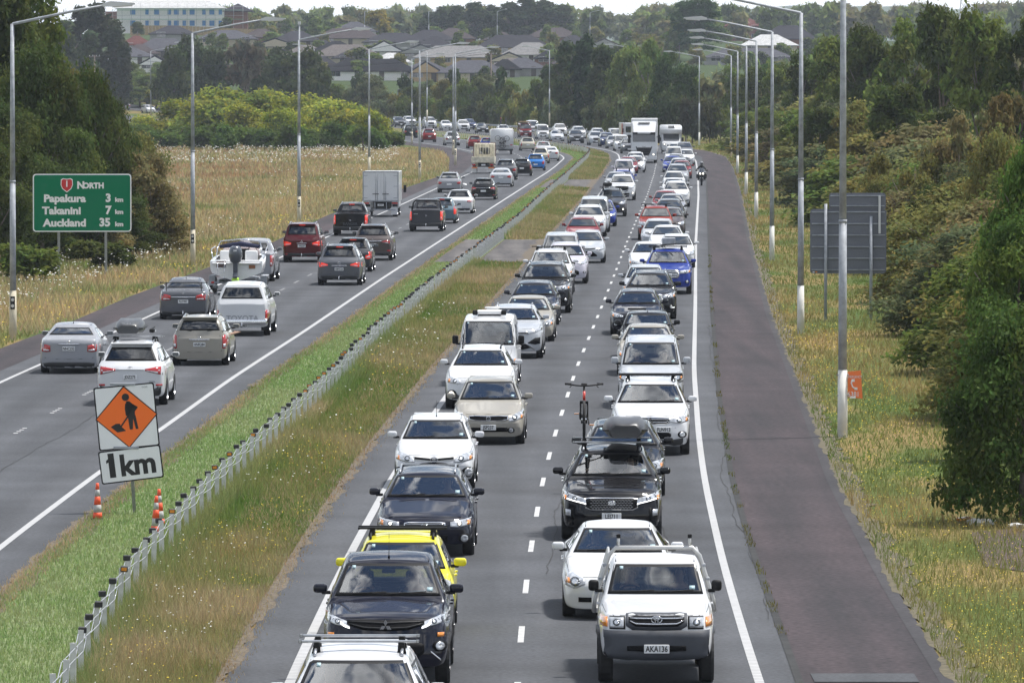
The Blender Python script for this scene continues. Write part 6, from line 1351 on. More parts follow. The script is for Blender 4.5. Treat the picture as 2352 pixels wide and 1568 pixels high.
 # door handles and door seams
 if not far:
  for m_ in (1, -1):
   bm = bmesh.new()
   for xs_ in ([cx + .28, mid + .03] + ([] if kind in ('oldute',) else [rx - .05])):
    P = []
    for z in (cl + .15, cl + .4, cz - .02): p, n_ = v.hity(XL(xs_), z, m_ > 0); P.append(p)
    add_tube(bm, P, .005, 4)
   link('door_seam', bm_mesh('door_seam', bm, M_black), R)
   for xs_ in ([mid - .22] + ([] if kind in ('oldute',) else [rx - .22])):
    p, n_ = v.hity(XL(xs_), cz - .14, m_ > 0); box_obj('door_handle', R, v.paint if not o.get('chrhandle') else M_chrome, p.x - .09, p.x + .09, p.y - .012, p.y + .03 if m_ > 0 else p.y + .012, p.z - .015, p.z + .015, .008, 1) if m_ > 0 else box_obj('door_handle', R, v.paint if not o.get('chrhandle') else M_chrome, p.x - .09, p.x + .09, p.y - .03, p.y + .012, p.z - .015, p.z + .015, .008, 1)
 # underbody, wheels
 box_obj('underbody', R, M_under, -L_ / 2 + .22, L_ / 2 - .25, -hw + .24, hw - .24, cl + .0 if kind != 'oldute' else cl - .02, min(cl + .5, cz - .25))
 for a in K['ax']:
  for m_ in (1, -1): wheel(R, XL(a), m_ * (hw - .115 - K.get('track', 0)), K['r'], K.get('tw', .21), side=m_)
 # inside
 if not far:
  sz = cz - .50;
  box_obj('dashboard', R, M_dash, XL(cx + .55), XL(cx - .05 if cx > .6 else cx + .12), -hw + .16, hw - .16, cz - .32, cz - .03, .06, 2)
  sx = cx + (1.28 if kind != 'van' else 1.15)
  for m_ in (1, -1):
   bm = bmesh.new(); add_box(bm, XL(sx) - .08, XL(sx) + .06, m_ * .36 - .24, m_ * .36 + .24, sz, sz + .60, .06, 2); add_box(bm, XL(sx), XL(sx) + .52, m_ * .36 - .24, m_ * .36 + .24, sz - .12, sz + .06, .05, 2); add_box(bm, XL(sx) - .07, XL(sx) + .03, m_ * .36 - .13, m_ * .36 + .13, sz + .64, sz + .82, .045, 2)
   link('seat', bm_mesh('seat', bm, M_seat, True), R)
  bm = bmesh.new(); pts = [(XL(cx + .62) + .06 * math.cos(a), -.36 + .18 * math.sin(a), cz - .02 + .15 * math.cos(a)) for a in np.linspace(0, 2 * math.pi, 19)]; add_tube(bm, pts, .014, 5); add_tube(bm, [(XL(cx + .62), -.53, cz - .02), (XL(cx + .60), -.19, cz - .02)], .016, 5); link('steering_wheel', bm_mesh('steering_wheel', bm, M_black), R)
  if kind not in ('oldute',): box_obj('rear_seat', R, M_seat, XL(sx + 1.05), XL(sx + .93), -hw + .2, hw - .2, sz - .05, sz + .5, .06, 2)
  P_, n_ = v.hitx(0, fz - .13); box_obj('rear_view_mirror', R, M_black, P_.x - .12, P_.x - .09, -.10, .10, fz - .17, fz - .11, .015, 1)
  # openings
  v.hole(qf, 'front'); v.hole(qr, 'rear')
  for q in sq:
   for m_ in (1, -1): v.hole(q, 'side', m_)
 R['seat_x'] = 0.0; del R['seat_x']
 v.seat = (XL(cx + 1.20), cz - .46); v.rtop = rtop
 if o.get('post'): o['post'](v)
 v.finish(); SPEC[R] = v
 return R
SPEC = {}
# ------------------------------------------------------------------ special add-ons
def add_tray(v, alu=True):
 K = v.K; L_ = v.L; R = v.root; XL = lambda x: L_ / 2 - x; z0 = .92; W = .90; x0 = 2.72; x1 = L_ + .12
 box_obj('tray_deck', R, M_alu, XL(x1), XL(x0), -W, W, z0 - .08, z0, .01, 1)
 for m_ in (1, -1):
  bm = bmesh.new()
  for k in range(3): add_box(bm, XL(x1), XL(x0 + .02), -.018, .018, .005 + k * .265, .255 + k * .265, .01, 1, M=Matrix.Translation((0, m_ * (W - .02), z0)) @ Matrix.Rotation(m_ * math.radians(17), 4, 'X'))
  sd = link('drop_side', bm_mesh('drop_side', bm, M_alu), R)
  bm = bmesh.new()
  for z in (.2, .4, .6): add_box(bm, XL(x0 + .06) - .06, XL(x0 + .06) + .1, m_ * (W - z * .3) - .03, m_ * (W - z * .3) + .03, z0 + z, z0 + z + .04, .008, 1)
  link('latch', bm_mesh('latch', bm, M_galv), sd)
 box_obj('tailboard', R, M_alu, XL(x1) - .03, XL(x1) + .01, -W + .2, W - .2, z0, z0 + .5, .01, 1)
 bm = bmesh.new(); P = [(XL(x0), -W + .02, z0 - .06), (XL(x0), -W + .04, z0 + .12), (XL(x0), -.66, 1.68), (XL(x0), -.56, 1.79), (XL(x0), .56, 1.79), (XL(x0), .66, 1.68), (XL(x0), W - .04, z0 + .12), (XL(x0), W - .02, z0 - .06)]
 add_tube(bm, P, .034, 9); add_tube(bm, [(XL(x0), -.72, 1.35), (XL(x0), .72, 1.35)], .02, 6)
 for y in (-.52, .52): add_tube(bm, [(XL(x0), y, 1.77), (XL(x0), y, 1.96)], .022, 7)
 hb = link('headboard', bm_mesh('headboard', bm, M_alu), R)
 for y in (-.52, .52): box_obj('rubber_cap', hb, M_black, XL(x0) - .03, XL(x0) + .03, y - .03, y + .03, 1.93, 1.99, .008, 1)
 bm = bmesh.new()
 for k in range(9): add_tube(bm, [(XL(x0 + .03), -.56 + k * .14, z0), (XL(x0 + .03), -.56 + k * .14, 1.35)], .010, 5)
 link('mesh_guard', bm_mesh('mesh_guard', bm, M_galv), hb)
 box_obj('mudguard', R, M_black, XL(4.1), XL(3.1), -W + .05, -W + .3, .78, .82, .01, 1); box_obj('mudguard', R, M_black, XL(4.1), XL(3.1), W - .3, W - .05, .78, .82, .01, 1)
 box_obj('chassis', R, M_under, XL(L_), XL(2.4), -.4, .4, .42, .60)
def add_roofbox(parent_name, loc, rz, col, L_=1.9, W=.80, h=.38, label='', text=None):
 e = empty('roof_box', loc, rz); tag(e, label, 'roof box')
 m = mat('roof_box_plastic_' + col, {'k': (.035, .036, .04), 'g': (.045, .048, .052)}[col], .42, coat=.2)
 bm = bmesh.new(); n = 18; secs = []
 for i in range(n):
  t = i / (n - 1); x = L_ * (t - .5); k = (math.sin(math.pi * (.05 + .90 * t))) ** .22; hh = h * (.80 + .20 * math.sin(math.pi * min(1, .25 + t * .7))) * k
  w_ = W / 2 * k; secs.append([bm.verts.new((-x, y, z)) for y, z in ((-w_ * .8, 0), (-w_, .10 * k), (-w_, .17 * k), (-w_ * .92, hh * .72), (-w_ * .66, hh), (-w_ * .2, hh * .97), (w_ * .2, hh * .97), (w_ * .66, hh), (w_ * .92, hh * .72), (w_, .17 * k), (w_, .10 * k), (w_ * .8, 0))])
 for i in range(n - 1):
  for j in range(12): f = bm.faces.new((secs[i][j], secs[i][(j + 1) % 12], secs[i + 1][(j + 1) % 12], secs[i + 1][j])); f.smooth = True
 bm.faces.new(secs[0]); bm.faces.new(list(reversed(secs[-1]))); bmesh.ops.recalc_face_normals(bm, faces=bm.faces)
 lid = link('shell', bm_mesh('shell', bm, m), e)
 bm = bmesh.new(); k = [(-x, y) for x, y in ()]; add_box(bm, -L_ * .46, L_ * .46, -W / 2 - .008, W / 2 + .008, .12, .15, .01, 1); link('closing_rim', bm_mesh('closing_rim', bm, M_black), e)
 if text: link('lettering', text_mesh(text, .11, M_text('w'), .002, .006), lid, (-L_ * .43, 0, .22), (math.pi / 2, 0, -math.pi / 2))
 return e
def bicycle(loc, rz, frame_mat, label, group=None):
 "mountain bike; x forward"
 e = empty('bicycle', loc, rz); tag(e, label, 'bicycle', group); r = .34
 for x, nm in ((-.53, 'wheel'), (.57, 'wheel')):
  bm = bmesh.new(); pts = [(x + r * math.cos(a), 0, r + r * math.sin(a)) for a in np.linspace(0, 2 * math.pi, 25)]; add_tube(bm, pts, .028, 7); ty = link('wheel', bm_mesh('wheel', bm, M_rubber), e)
  bm = bmesh.new();
  for k in range(12): a = k * math.pi / 6; add_tube(bm, [(x, 0, r), (x + .32 * math.cos(a), 0, r + .32 * math.sin(a))], .002, 3)
  add_tube(bm, [(x, -.05, r), (x, .05, r)], .03, 8); link('spokes', bm_mesh('spokes', bm, M_chrome), ty)
 bm = bmesh.new(); bb = (-.08, 0, .32); st_ = (-.22, 0, .80); ht = (.38, 0, .86); hb = (.42, 0, .72)
 for a, b, q in ((bb, st_, .019), (st_, ht, .020), (bb, hb, .024), (ht, hb, .026), (st_, (-.53, 0, .34), .012), (bb, (-.53, 0, .34), .013)): add_tube(bm, [a, b], q, 8)
 link('frame', bm_mesh('frame', bm, frame_mat), e)
 bm = bmesh.new()
 for y in (-.065, .065): add_tube(bm, [(.44, y, .64), (.57, y, .34)], .018, 7)
 add_tube(bm, [(.44, -.08, .66), (.44, .08, .66)], .028, 8); add_tube(bm, [(.42, 0, .68), (.37, 0, .93)], .02, 7); link('fork', bm_mesh('fork', bm, M_black), e)
 bm = bmesh.new(); add_tube(bm, [(.36, 0, .93), (.42, 0, .96)], .02, 6); add_tube(bm, [(.36, -.36, 1.0), (.42, -.15, .975), (.43, 0, .965), (.42, .15, .975), (.36, .36, 1.0)], .015, 7)
 for y in (-.3, .3): add_tube(bm, [(.36, y - .06, 1.0), (.35, y + .06, 1.0)], .021, 7); add_tube(bm, [(.40, y * .75, .985), (.46, y * .9, .94)], .008, 5)
 link('handlebar', bm_mesh('handlebar', bm, M_black), e)
 bm = bmesh.new(); add_tube(bm, [st_, (-.26, 0, .96)], .015, 6); add_box(bm, -.40, -.12, -.06, .06, .95, .99, .02, 2); link('saddle', bm_mesh('saddle', bm, M_black, True), e)
 bm = bmesh.new(); add_tube(bm, [(-.08, -.06, .32), (-.08, .06, .32)], .09, 14); add_tube(bm, [(-.08, .08, .32), (.05, .09, .22)], .012, 5); add_tube(bm, [(-.08, -.08, .32), (-.21, -.09, .42)], .012, 5); cr = link('crank', bm_mesh('crank', bm, M_black), e)
 box_obj('pedal', cr, M_amber, .0, .1, .10, .19, .205, .225, .004, 1); box_obj('pedal', cr, M_amber, -.26, -.16, -.19, -.10, .405, .425, .004, 1)
 return e
# ------------------------------------------------------------------ car models (near ones one of a kind, far ones shared)
PAL = {'white': (.62, .63, .65), 'silver': (.29, .30, .325), 'grey': (.105, .11, .125), 'dgrey': (.05, .052, .06), 'black': (.006, .006, .008), 'ink': (.007, .008, .018), 'blue': (.012, .035, .26), 'navy': (.015, .03, .10), 'sky': (.03, .19, .55), 'red': (.19, .010, .013), 'orange': (.27, .03, .015),
       'yellow': (.72, .66, .03), 'champagne': (.33, .31, .27), 'maroon': (.085, .008, .012), 'teal': (.10, .16, .20), 'brown': (.085, .07, .068), 'cream': (.48, .455, .375), 'lilac': (.55, .53, .60), 'psilver': (.43, .45, .48)}
def hm(cols): return cols
PROTO = {}
def P_(key, fn):
 if key not in PROTO: PROTO[key] = [fn(), False]
 return PROTO[key]
MODEL = {
 # oncoming, near
 'farm_ute': lambda: make_car('pickup_truck', 'oldute', 'box', 'tray', F=dict(lamp=[(.56, .68, .90), (.80, .68, .90)], grille=[(0, .70, .93), (.36, .71, .93), (.47, .80, .91)], surround=M_bump, bars=2, socket=1, bumper=(-.05, .62), intake=[(0, .14, .30), (.5, .18, .28)], fog=(.74, .30, .06), extra=[('side_marker', M_amber, [(.83, .69, .90), (.95, .70, .89)])]), platev=.22, plate='AKA136', logo='ovals', logov=.86, logos=.10, amber=False, mirror=M_black, msize=(.15, .16), post=add_tray, over=dict(pf=.10, lean=.04)),
 'black_ute': lambda: make_car('pickup_truck', 'ute', 'slit', 'ute', F=dict(lamp=[(.56, .78, .88), (.75, .82, .96), (.97, .90, 1.04)], grille=[(0, .72, .92), (.35, .74, .93), (.60, .84, .91)], bars=2, bar_mat=M_trim, intake=[(0, .14, .52), (.45, .14, .52), (.60, .30, .46)], fog=(.84, .42, .06), drl=[(.56, .76, .79), (.64, .79, .83), (.70, .84, .90)], extra=[('indicator', M_amber, [(.80, .60, .68), (.90, .60, .68)]), ('bumper_edge', M_chrome, [(.70, .30, .33), (.86, .12, .16)])]), platev=.40, plate='PMT337', logo='diamonds', logov=.82, logos=.095, antenna='f', over=dict(W=1.82)),
 'rail_suv': lambda: make_car('suv', 'suv', 'sweep', 'wrap', rails='s', bars='s', barx=(2.3, 2.75), plate='NBH512', over=dict(W=1.82)),
 'yellow_hatch': lambda: make_car('hatchback', 'hatch', 'round', 'tall', rails='k', bars='k', barx=(2.35, 2.62), barh=.10, plate='KZB840', over=dict(L=3.85, W=1.70, H=1.50)),
 'black_wagon': lambda: make_car('station_wagon', 'wagon', 'round', 'wrap', F=dict(lamp=[(.52, .62, .78), (.70, .60, .84), (.93, .68, .90)], grille=[(0, .58, .76), (.30, .58, .76), (.40, .62, .72)], chrome=1, bars=2, intake=[(0, .12, .34), (.46, .12, .34)], fog=(.80, .22, .065)), rails='s', lit=True, platev=.02, logo='oval', logov=.67, logos=.07, over=dict(W=1.77, cl=.24)),
 'white_hatch': lambda: make_car('hatchback', 'hatch', 'mouth', 'hatch', F=dict(lamp=[(.48, .70, .80), (.66, .68, .96), (.94, .78, 1.08)], grille=[(0, .74, .82), (.48, .80, .88)], surround=M_white, intake=[(0, .28, .70), (.34, .28, .66), (.60, .30, .40)], fog=(.84, .32, .085)), logo='ovals', logov=.80, logos=.10, platev=.44, antenna='f', plate='LGA605'),
 'beige_hatch': lambda: make_car('hatchback', 'hatch', 'round', 'tall', F=dict(lamp=[(.56, .64, .76), (.72, .66, .94), (.96, .78, 1.10)], grille=[(.05, .70, .84), (.34, .70, .86), (.52, .74, .84)], chrome=1, bars=3, bar_mat=M_mesh, intake=[(0, .22, .40), (.52, .22, .40)], fog=(.62, .28, .05)), logo='circle', logov=.77, logos=.085, plate='JSP237', platev=.40, over=dict(L=4.2, W=1.69, H=1.53, rf=(1.85, 1.45), rr=(3.4, 1.45))),
 'white_wagon': lambda: make_car('station_wagon', 'wagon', 'sweep', 'wrap', F=dict(lamp=[(.52, .70, .80), (.70, .68, .92), (.92, .74, .98)], grille=[(0, .60, .88), (.22, .62, .88), (.34, .72, .82)], chrome=1, bars=2, lower=[(.0, .0, .16), (.6, .0, .16), (.70, .0, .44), (.97, .04, .40)], fog=(.80, .26, .07)), rails='k', foglit=True, logo='oval', logov=.75, plate='KKQ918', over=dict(W=1.82, H=1.60, hood=.86, cowl=(1.2, 1.06), rf=(1.95, 1.50), rr=(4.0, 1.50), cl=.25)),
 'old_van': lambda: make_car('van', 'van', 'box', 'tall', F=dict(lamp=[(.60, .62, .80), (.93, .62, .80)], grille=[(0, .64, .78), (.5, .64, .78)], bumper=(.0, .34), bumper_off=.03, intake=None, fog=None), mirror=M_black, msize=(.17, .24), bumper_mat=M_bump, platev=.18),
 'angular_suv': lambda: make_car('suv', 'suv', 'slit', 'wrap', F=dict(lamp=[(.50, .76, .80), (.72, .80, .90), (.95, .90, 1.02)], grille=[(0, .74, .80), (.50, .77, .81)], chrome=1, bars=0, intake=[(0, .06, .34), (.34, .08, .34), (.58, .16, .26)], fog=None, extra=[('side_intake', M_mesh, [(.50, .36, .38), (.74, .30, .58), (.90, .34, .60)]), ('bumper_blade', M_alloy, [(.40, .34, .40), (.62, .14, .24), (.72, .06, .12)])]), rails='s', over=dict(W=1.84, H=1.62, rf=(1.85, 1.52), rr=(3.95, 1.50))),
 'smooth_sedan': lambda: make_car('sedan', 'sedan', 'sweep', 'boot', F=dict(lamp=[(.54, .64, .74), (.72, .60, .94), (.94, .72, 1.08)], grille=[(0, .55, .86), (.22, .55, .88), (.30, .62, .84)], chrome=1, bars=3, intake=[(0, .14, .34), (.30, .14, .34), (.60, .20, .32)], fog=None), plate=None, logo='oval', logov=.80, logos=.06),
 'black_suv': lambda: make_car('suv', 'suv', 'big', 'wrap', F=dict(lamp=[(.48, .66, .78), (.72, .70, .88), (.96, .80, .98)], drl=[(.50, .645, .67), (.92, .775, .805)], grille=[(0, .52, .80), (.40, .52, .80), (.50, .58, .78)], chrome=1, bars=0, mesh=1, socket=1, intake=[(0, .06, .16), (.45, .06, .16)], fog=None, extra=[('fog_cluster', M_lamp, [(.80, .34, .50), (.90, .36, .52)]), ('air_curtain', M_mesh, [(.74, .12, .56), (.78, .12, .56)])]), rails='s', bars='s', barx=(2.2, 3.3), logo='oval', logov=.68, logos=.085, post=lambda v: text_at(v, 'KIA', .07, M_text('w'), 0, v.K['cl'] + .68 * (v.K['hood'] - v.K['cl']), off=.05, bold=.004), plate='LEJ711', platev=.34, chrhandle=True, over=dict(W=1.89, L=4.78)),
 'plain_suv': lambda: make_car('suv', 'suv', 'box', 'wrap', F=dict(lamp=[(.48, .76, .82), (.72, .70, .92), (.96, .78, .96)], grille=[(0, .72, .88), (.40, .72, .87), (.48, .78, .86)], chrome=1, bars=2, lower=[(0, .0, .20), (.55, .0, .20), (.92, .04, .26)], intake=[(0, .22, .46), (.42, .22, .46), (.52, .30, .38)], fog=(.80, .36, .06)), rails='s', bars='k', barx=(2.3, 2.55), logo='diamonds', logov=.80, logos=.09, plate='FUN913', platev=.52, platey=.30, over=dict(W=1.80, L=4.64)),
 'silver_mpv': lambda: make_car('people_carrier', 'minivan', 'box', 'tall', F=dict(lamp=[(.62, .70, .96), (.80, .68, 1.06), (.97, .74, 1.16)], grille=[(0, .78, .92), (.58, .80, .92)], chrome=1, bars=2, intake=[(0, .14, .34), (.5, .14, .34)], fog=(.80, .28, .05)), msize=(.19, .17), plate='GHB271'),
 'round_mini': lambda: make_car('hatchback', 'hatch', 'round', 'hatch', rails=None, antenna='f', msize=(.19, .14), over=dict(L=3.7, H=1.42, hood=.78, cowl=(1.1, .96), rf=(1.72, 1.36), rr=(3.1, 1.36), rb=(3.55, .98), W=1.68, wt=.60, ax=(.66, 3.13))),
 'scoop_wagon': lambda: make_car('station_wagon', 'wagon', 'sweep', 'wrap', antenna='r', platev=.38, logo='oval', logos=.06, post=lambda v: v.cols('bonnet_scoop', M_mesh, [(0, .86 - .0, .885), (.30, .86, .885)], sym=True, n=9, m=2, off=.02)),
 'crossover_suv': lambda: make_car('suv', 'suv', 'big', 'wrap', F=dict(drl=[(.80, .26, .28), (.92, .27, .29)]), rails='s', over=dict(W=1.88, L=4.85)),
 'big_ute': lambda: make_car('pickup_truck', 'ute', 'big', 'ute', F=dict(grille=[(0, .50, .94), (.38, .52, .94), (.46, .62, .88)], bars=5, chrome=1, lamp=[(.50, .74, .90), (.74, .74, .93), (.94, .80, .96)]), rails='k', bars='k', barx=(2.15, 2.45), barh=.10, logo='circle', logov=.85, over=dict(W=1.90, L=5.4)),
 'lux_sedan': lambda: make_car('sedan', 'sedan', 'round', 'boot', F=dict(lamp=[(.52, .66, .82), (.74, .62, .92), (.95, .72, 1.02)], grille=[(0, .50, .88), (.20, .52, .88), (.28, .60, .86)], chrome=1, bars=4), plate=None),
 'shiny_coupe': lambda: make_car('sedan', 'sedan', 'sweep', 'boot', F=dict(lamp=[(.58, .74, .86), (.76, .60, 1.0), (.93, .68, 1.14)], grille=[(0, .62, .84), (.36, .66, .82), (.44, .72, .80)], chrome=1, bars=3, intake=[(0, .22, .36), (.70, .22, .36)], fog=None), over=dict(L=4.75, W=1.80)),
 # driving away, near
 'silver_sedan_r': lambda: make_car('sedan', 'sedan', 'sweep', 'boot', T=dict(tail=[(.60, .56, .76), (.76, .54, .80), (.97, .58, .80)], low=[(0, .0, .20), (.62, .0, .20), (.88, .02, .16)]), rplate='NNC252', rlogo='oval', rlogov=.88, rlogos=.07, antenna='r', privacy=False, over=dict(H=1.46)),
 'silver_suv_r': lambda: make_car('suv', 'suv', 'sweep', 'wrap', T=dict(tail=[(.42, .86, .92), (.68, .78, .97), (.97, .70, 1.02)], plate=.66, strip=[(0, .88, .93), (.40, .88, .93)], strip_mat=M_paint, low=[(.0, .0, .22), (.6, .0, .22), (.97, .0, .46)], refl=.40), rplate='JDZ275', rlogo='ovals', rlogov=.95, rlogos=.08, rails='s', bars='s', barx=(2.2, 3.1), rwiper=True, rtext=[('TOYOTA', .05, -.6, .50, M_text('g'))]),
 'beige_wagon_r': lambda: make_car('station_wagon', 'wagon', 'sweep', 'tall', T=dict(tail=[(.80, .46, .98), (.88, .44, 1.02), (.97, .50, .98)], plate=.62, strip=[(0, .80, .84), (.36, .80, .84)], low=None), rplate='HNR284', rlogo='ovals', rlogov=.88, rlogos=.07, rails='s', rwiper=True, antenna='f', over=dict(L=4.42, W=1.69)),
 'canopy_ute_r': lambda: make_car('pickup_truck', 'ute', 'big', 'canopy', T=dict(tail=[(.86, .20, .66), (.92, .18, .68), (.98, .20, .66)], plate=.06, strip=None, low=None, seam=False), rplate='DGK465', tow=True, rtext=[('TOYOTA', .26, -.02, .34, M_text('g'))], post=lambda v: rear_step(v), over=dict(W=1.78, L=5.1, rr=(4.75, 1.70), rb=(4.98, 1.24), tail=1.16, bed=None, wt=.62, r=.38)),
 'grey_sedan_r': lambda: make_car('sedan', 'sedan', 'sweep', 'boot', T=dict(tail=[(.50, .62, .80), (.72, .60, .86), (.96, .62, .84)], plate=.56, strip=[(0, .72, .76), (.48, .72, .76)]), rplate='FUT997', rlogo='oval', rlogov=.90, rlogos=.05, tow=True, antenna='r', post=lambda v: big_wing(v), over=dict(H=1.48)),
 'maroon_suv_r': lambda: make_car('suv', 'bigsuv', 'big', 'wrap', T=dict(tail=[(.54, .68, .78), (.76, .62, .84), (.98, .60, .88)], plate=.60, strip=[(0, .74, .77), (.26, .74, .77)], low=[(0, .0, .20), (.94, .0, .22)], refl=.15), rplate='FPE559', brake=True, rails='s', tow=True, rlogo='diamonds', rlogov=.86, rlogos=.07, over=dict(W=1.80)),
 'grey_suv_r': lambda: make_car('suv', 'suv', 'sweep', 'wrap', T=dict(tail=[(.50, .74, .80), (.74, .68, .88), (.98, .66, .92)], plate=.56, strip=[(0, .72, .755), (.34, .72, .755)], low=[(0, .0, .22), (.5, .0, .26), (.94, .0, .22)]), rplate='NBN526', brake=True, rails='s', tow=True, rlogo='circle', rlogov=.86, rwiper=True),
 'brown_suv_r': lambda: make_car('suv', 'suv', 'big', 'wrap', T=dict(tail=[(.46, .78, .84), (.70, .74, .90), (.97, .68, .90)], plate=.64, strip=[(0, .82, .86), (.46, .84, .88)], refl=.30), rplate='JFL996', rails='s', rwiper=True, rlogo='diamonds', rlogov=.92, rlogos=.07),
 'black_pickup_r': lambda: make_car('pickup_truck', 'ute', 'big', 'ute', T=dict(plate=.12), rplate='LINCS', brake=True, tow=True, rtext=[('RANGER', .20, 0, .40, M_bump)], antenna='f', rails='s', rlogo='oval', rlogov=.62, rlogos=.06, post=lambda v: rear_step(v, M_trim, .34), over=dict(W=1.86)),
 'grey_pickup_r': lambda: make_car('pickup_truck', 'ute', 'big', 'ute', T=dict(plate=.10), rplate='NLB887', brake=True, tow=True, rlogo='oval', rlogov=.68, rlogos=.06, post=lambda v: (rear_step(v, M_trim, .32), sports_bar(v)), antenna='f', rtext=[('RANGER', .06, .6, .78, M_text('g'))], over=dict(W=1.86)),
 'white_golf_r': lambda: make_car('hatchback', 'hatch', 'sweep', 'hatch', T=dict(tail=[(.56, .74, .88), (.76, .70, .92), (.97, .74, .92)], plate=.30), rlogo='ring', rlogov=.80, rlogos=.05, rwiper=True, over=dict(L=4.2, W=1.79)),
 'black_tourer_r': lambda: make_car('station_wagon', 'wagon', 'sweep', 'wrap', T=dict(tail=[(.56, .74, .88), (.76, .70, .94), (.97, .68, .92)], strip=[(0, .84, .87), (.56, .84, .87)], plate=.58, refl=.20)),
}
def rear_step(v, m=None, zz=.40):
 L_ = v.L; box_obj('rear_bumper', v.root, m or M_chrome, -L_ / 2 - .12, -L_ / 2 + .12, -v.hw + .05, v.hw - .05, zz, zz + .17, .04, 3, True)
 for s_ in (1, -1): box_obj('mud_flap', v.root, M_black, -L_ / 2 + .50, -L_ / 2 + .53, s_ * (v.hw - .14) - .14, s_ * (v.hw - .14) + .14, .18, .60)
def big_wing(v):
 L_ = v.L; bm = bmesh.new(); z = 1.30; add_box(bm, -L_ / 2 + .25, -L_ / 2 + .48, -.82, .82, z, z + .025, .01, 1)
 for s_ in (1, -1): add_box(bm, -L_ / 2 + .28, -L_ / 2 + .44, s_ * .62 - .01, s_ * .62 + .01, 1.02, z); add_box(bm, -L_ / 2 + .24, -L_ / 2 + .5, s_ * .82 - .008, s_ * .82 + .008, z - .03, z + .05)
 link('rear_wing', bm_mesh('rear_wing', bm, M_black), v.root)
def sports_bar(v):
 x = v.L / 2 - 3.85; bm = bmesh.new(); add_tube(bm, [(x - .35, -.80, 1.2), (x, -.74, 1.58), (x + .05, -.62, 1.70), (x + .05, .62, 1.70), (x, .74, 1.58), (x - .35, .80, 1.2)], .05, 8); link('sports_bar', bm_mesh('sports_bar', bm, M_black), v.root)
GEN = {'hatch': [('round', 'tall'), ('sweep', 'hatch'), ('mouth', 'hatch')], 'sedan': [('sweep', 'boot'), ('round', 'boot')], 'suv': [('big', 'wrap'), ('sweep', 'wrap'), ('slit', 'wrap')], 'bigsuv': [('big', 'wrap')], 'wagon': [('sweep', 'wrap'), ('round', 'wrap')], 'minivan': [('box', 'tall')], 'van': [('box', 'tall')], 'ute': [('big', 'ute'), ('box', 'ute')]}
NM = {'hatch': 'hatchback', 'sedan': 'sedan', 'suv': 'suv', 'bigsuv': 'suv', 'wagon': 'station_wagon', 'minivan': 'people_carrier', 'van': 'van', 'ute': 'pickup_truck'}
def get_proto(model, far, flags=()):
 "model: key of MODEL or kind:variant"
 if model in MODEL: return P_(model, MODEL[model])
 kind, _, vr = model.partition(':'); vr = int(vr or 0) % len(GEN[kind]); fs, rs = GEN[kind][vr]; kw = {}
 for f in flags: kw[{'b': 'bars', 'l': 'lit', 'f': 'foglit', 'k': 'brake', 'r': 'rails'}[f]] = {'b': 'k', 'l': True, 'f': True, 'k': True, 'r': 's'}[f]
 if kind in ('suv', 'bigsuv') and 'rails' not in kw: kw['rails'] = 's'
 return P_((kind, vr, far, tuple(flags)), lambda: make_car(NM[kind], kind, fs, rs, far=far, **kw))
VEH = []     # (front/rear interval bookkeeping)
F27 = FPX * 4096 / 2352.0; HF = HOR * 4096 / 2352.0
def tangent(f, Z): d = (float(f(Z + 6)) - float(f(Z - 6))) / 12; return Vector((d, 1, 0)).normalized()
QUEUE = []
def place(direction, lane, xc, y, mode, model, color, label, flags='', group=None, adj=0, cat=None, occ=None, Zf=None):
 QUEUE.append(dict(d=direction, lane=lane, xc=xc, y=y, mode=mode, model=model, color=color, label=label, flags=flags, group=group, adj=adj, cat=cat, occ=occ, Zf=Zf))
CATN = {'hatchback': 'car', 'sedan': 'car', 'suv': 'car', 'station_wagon': 'car', 'people_carrier': 'car', 'van': 'van', 'pickup_truck': 'pickup truck'}
def kind_dims(model):
 if model in MODEL:
  return None
 return KINDS[model.partition(':')[0]]
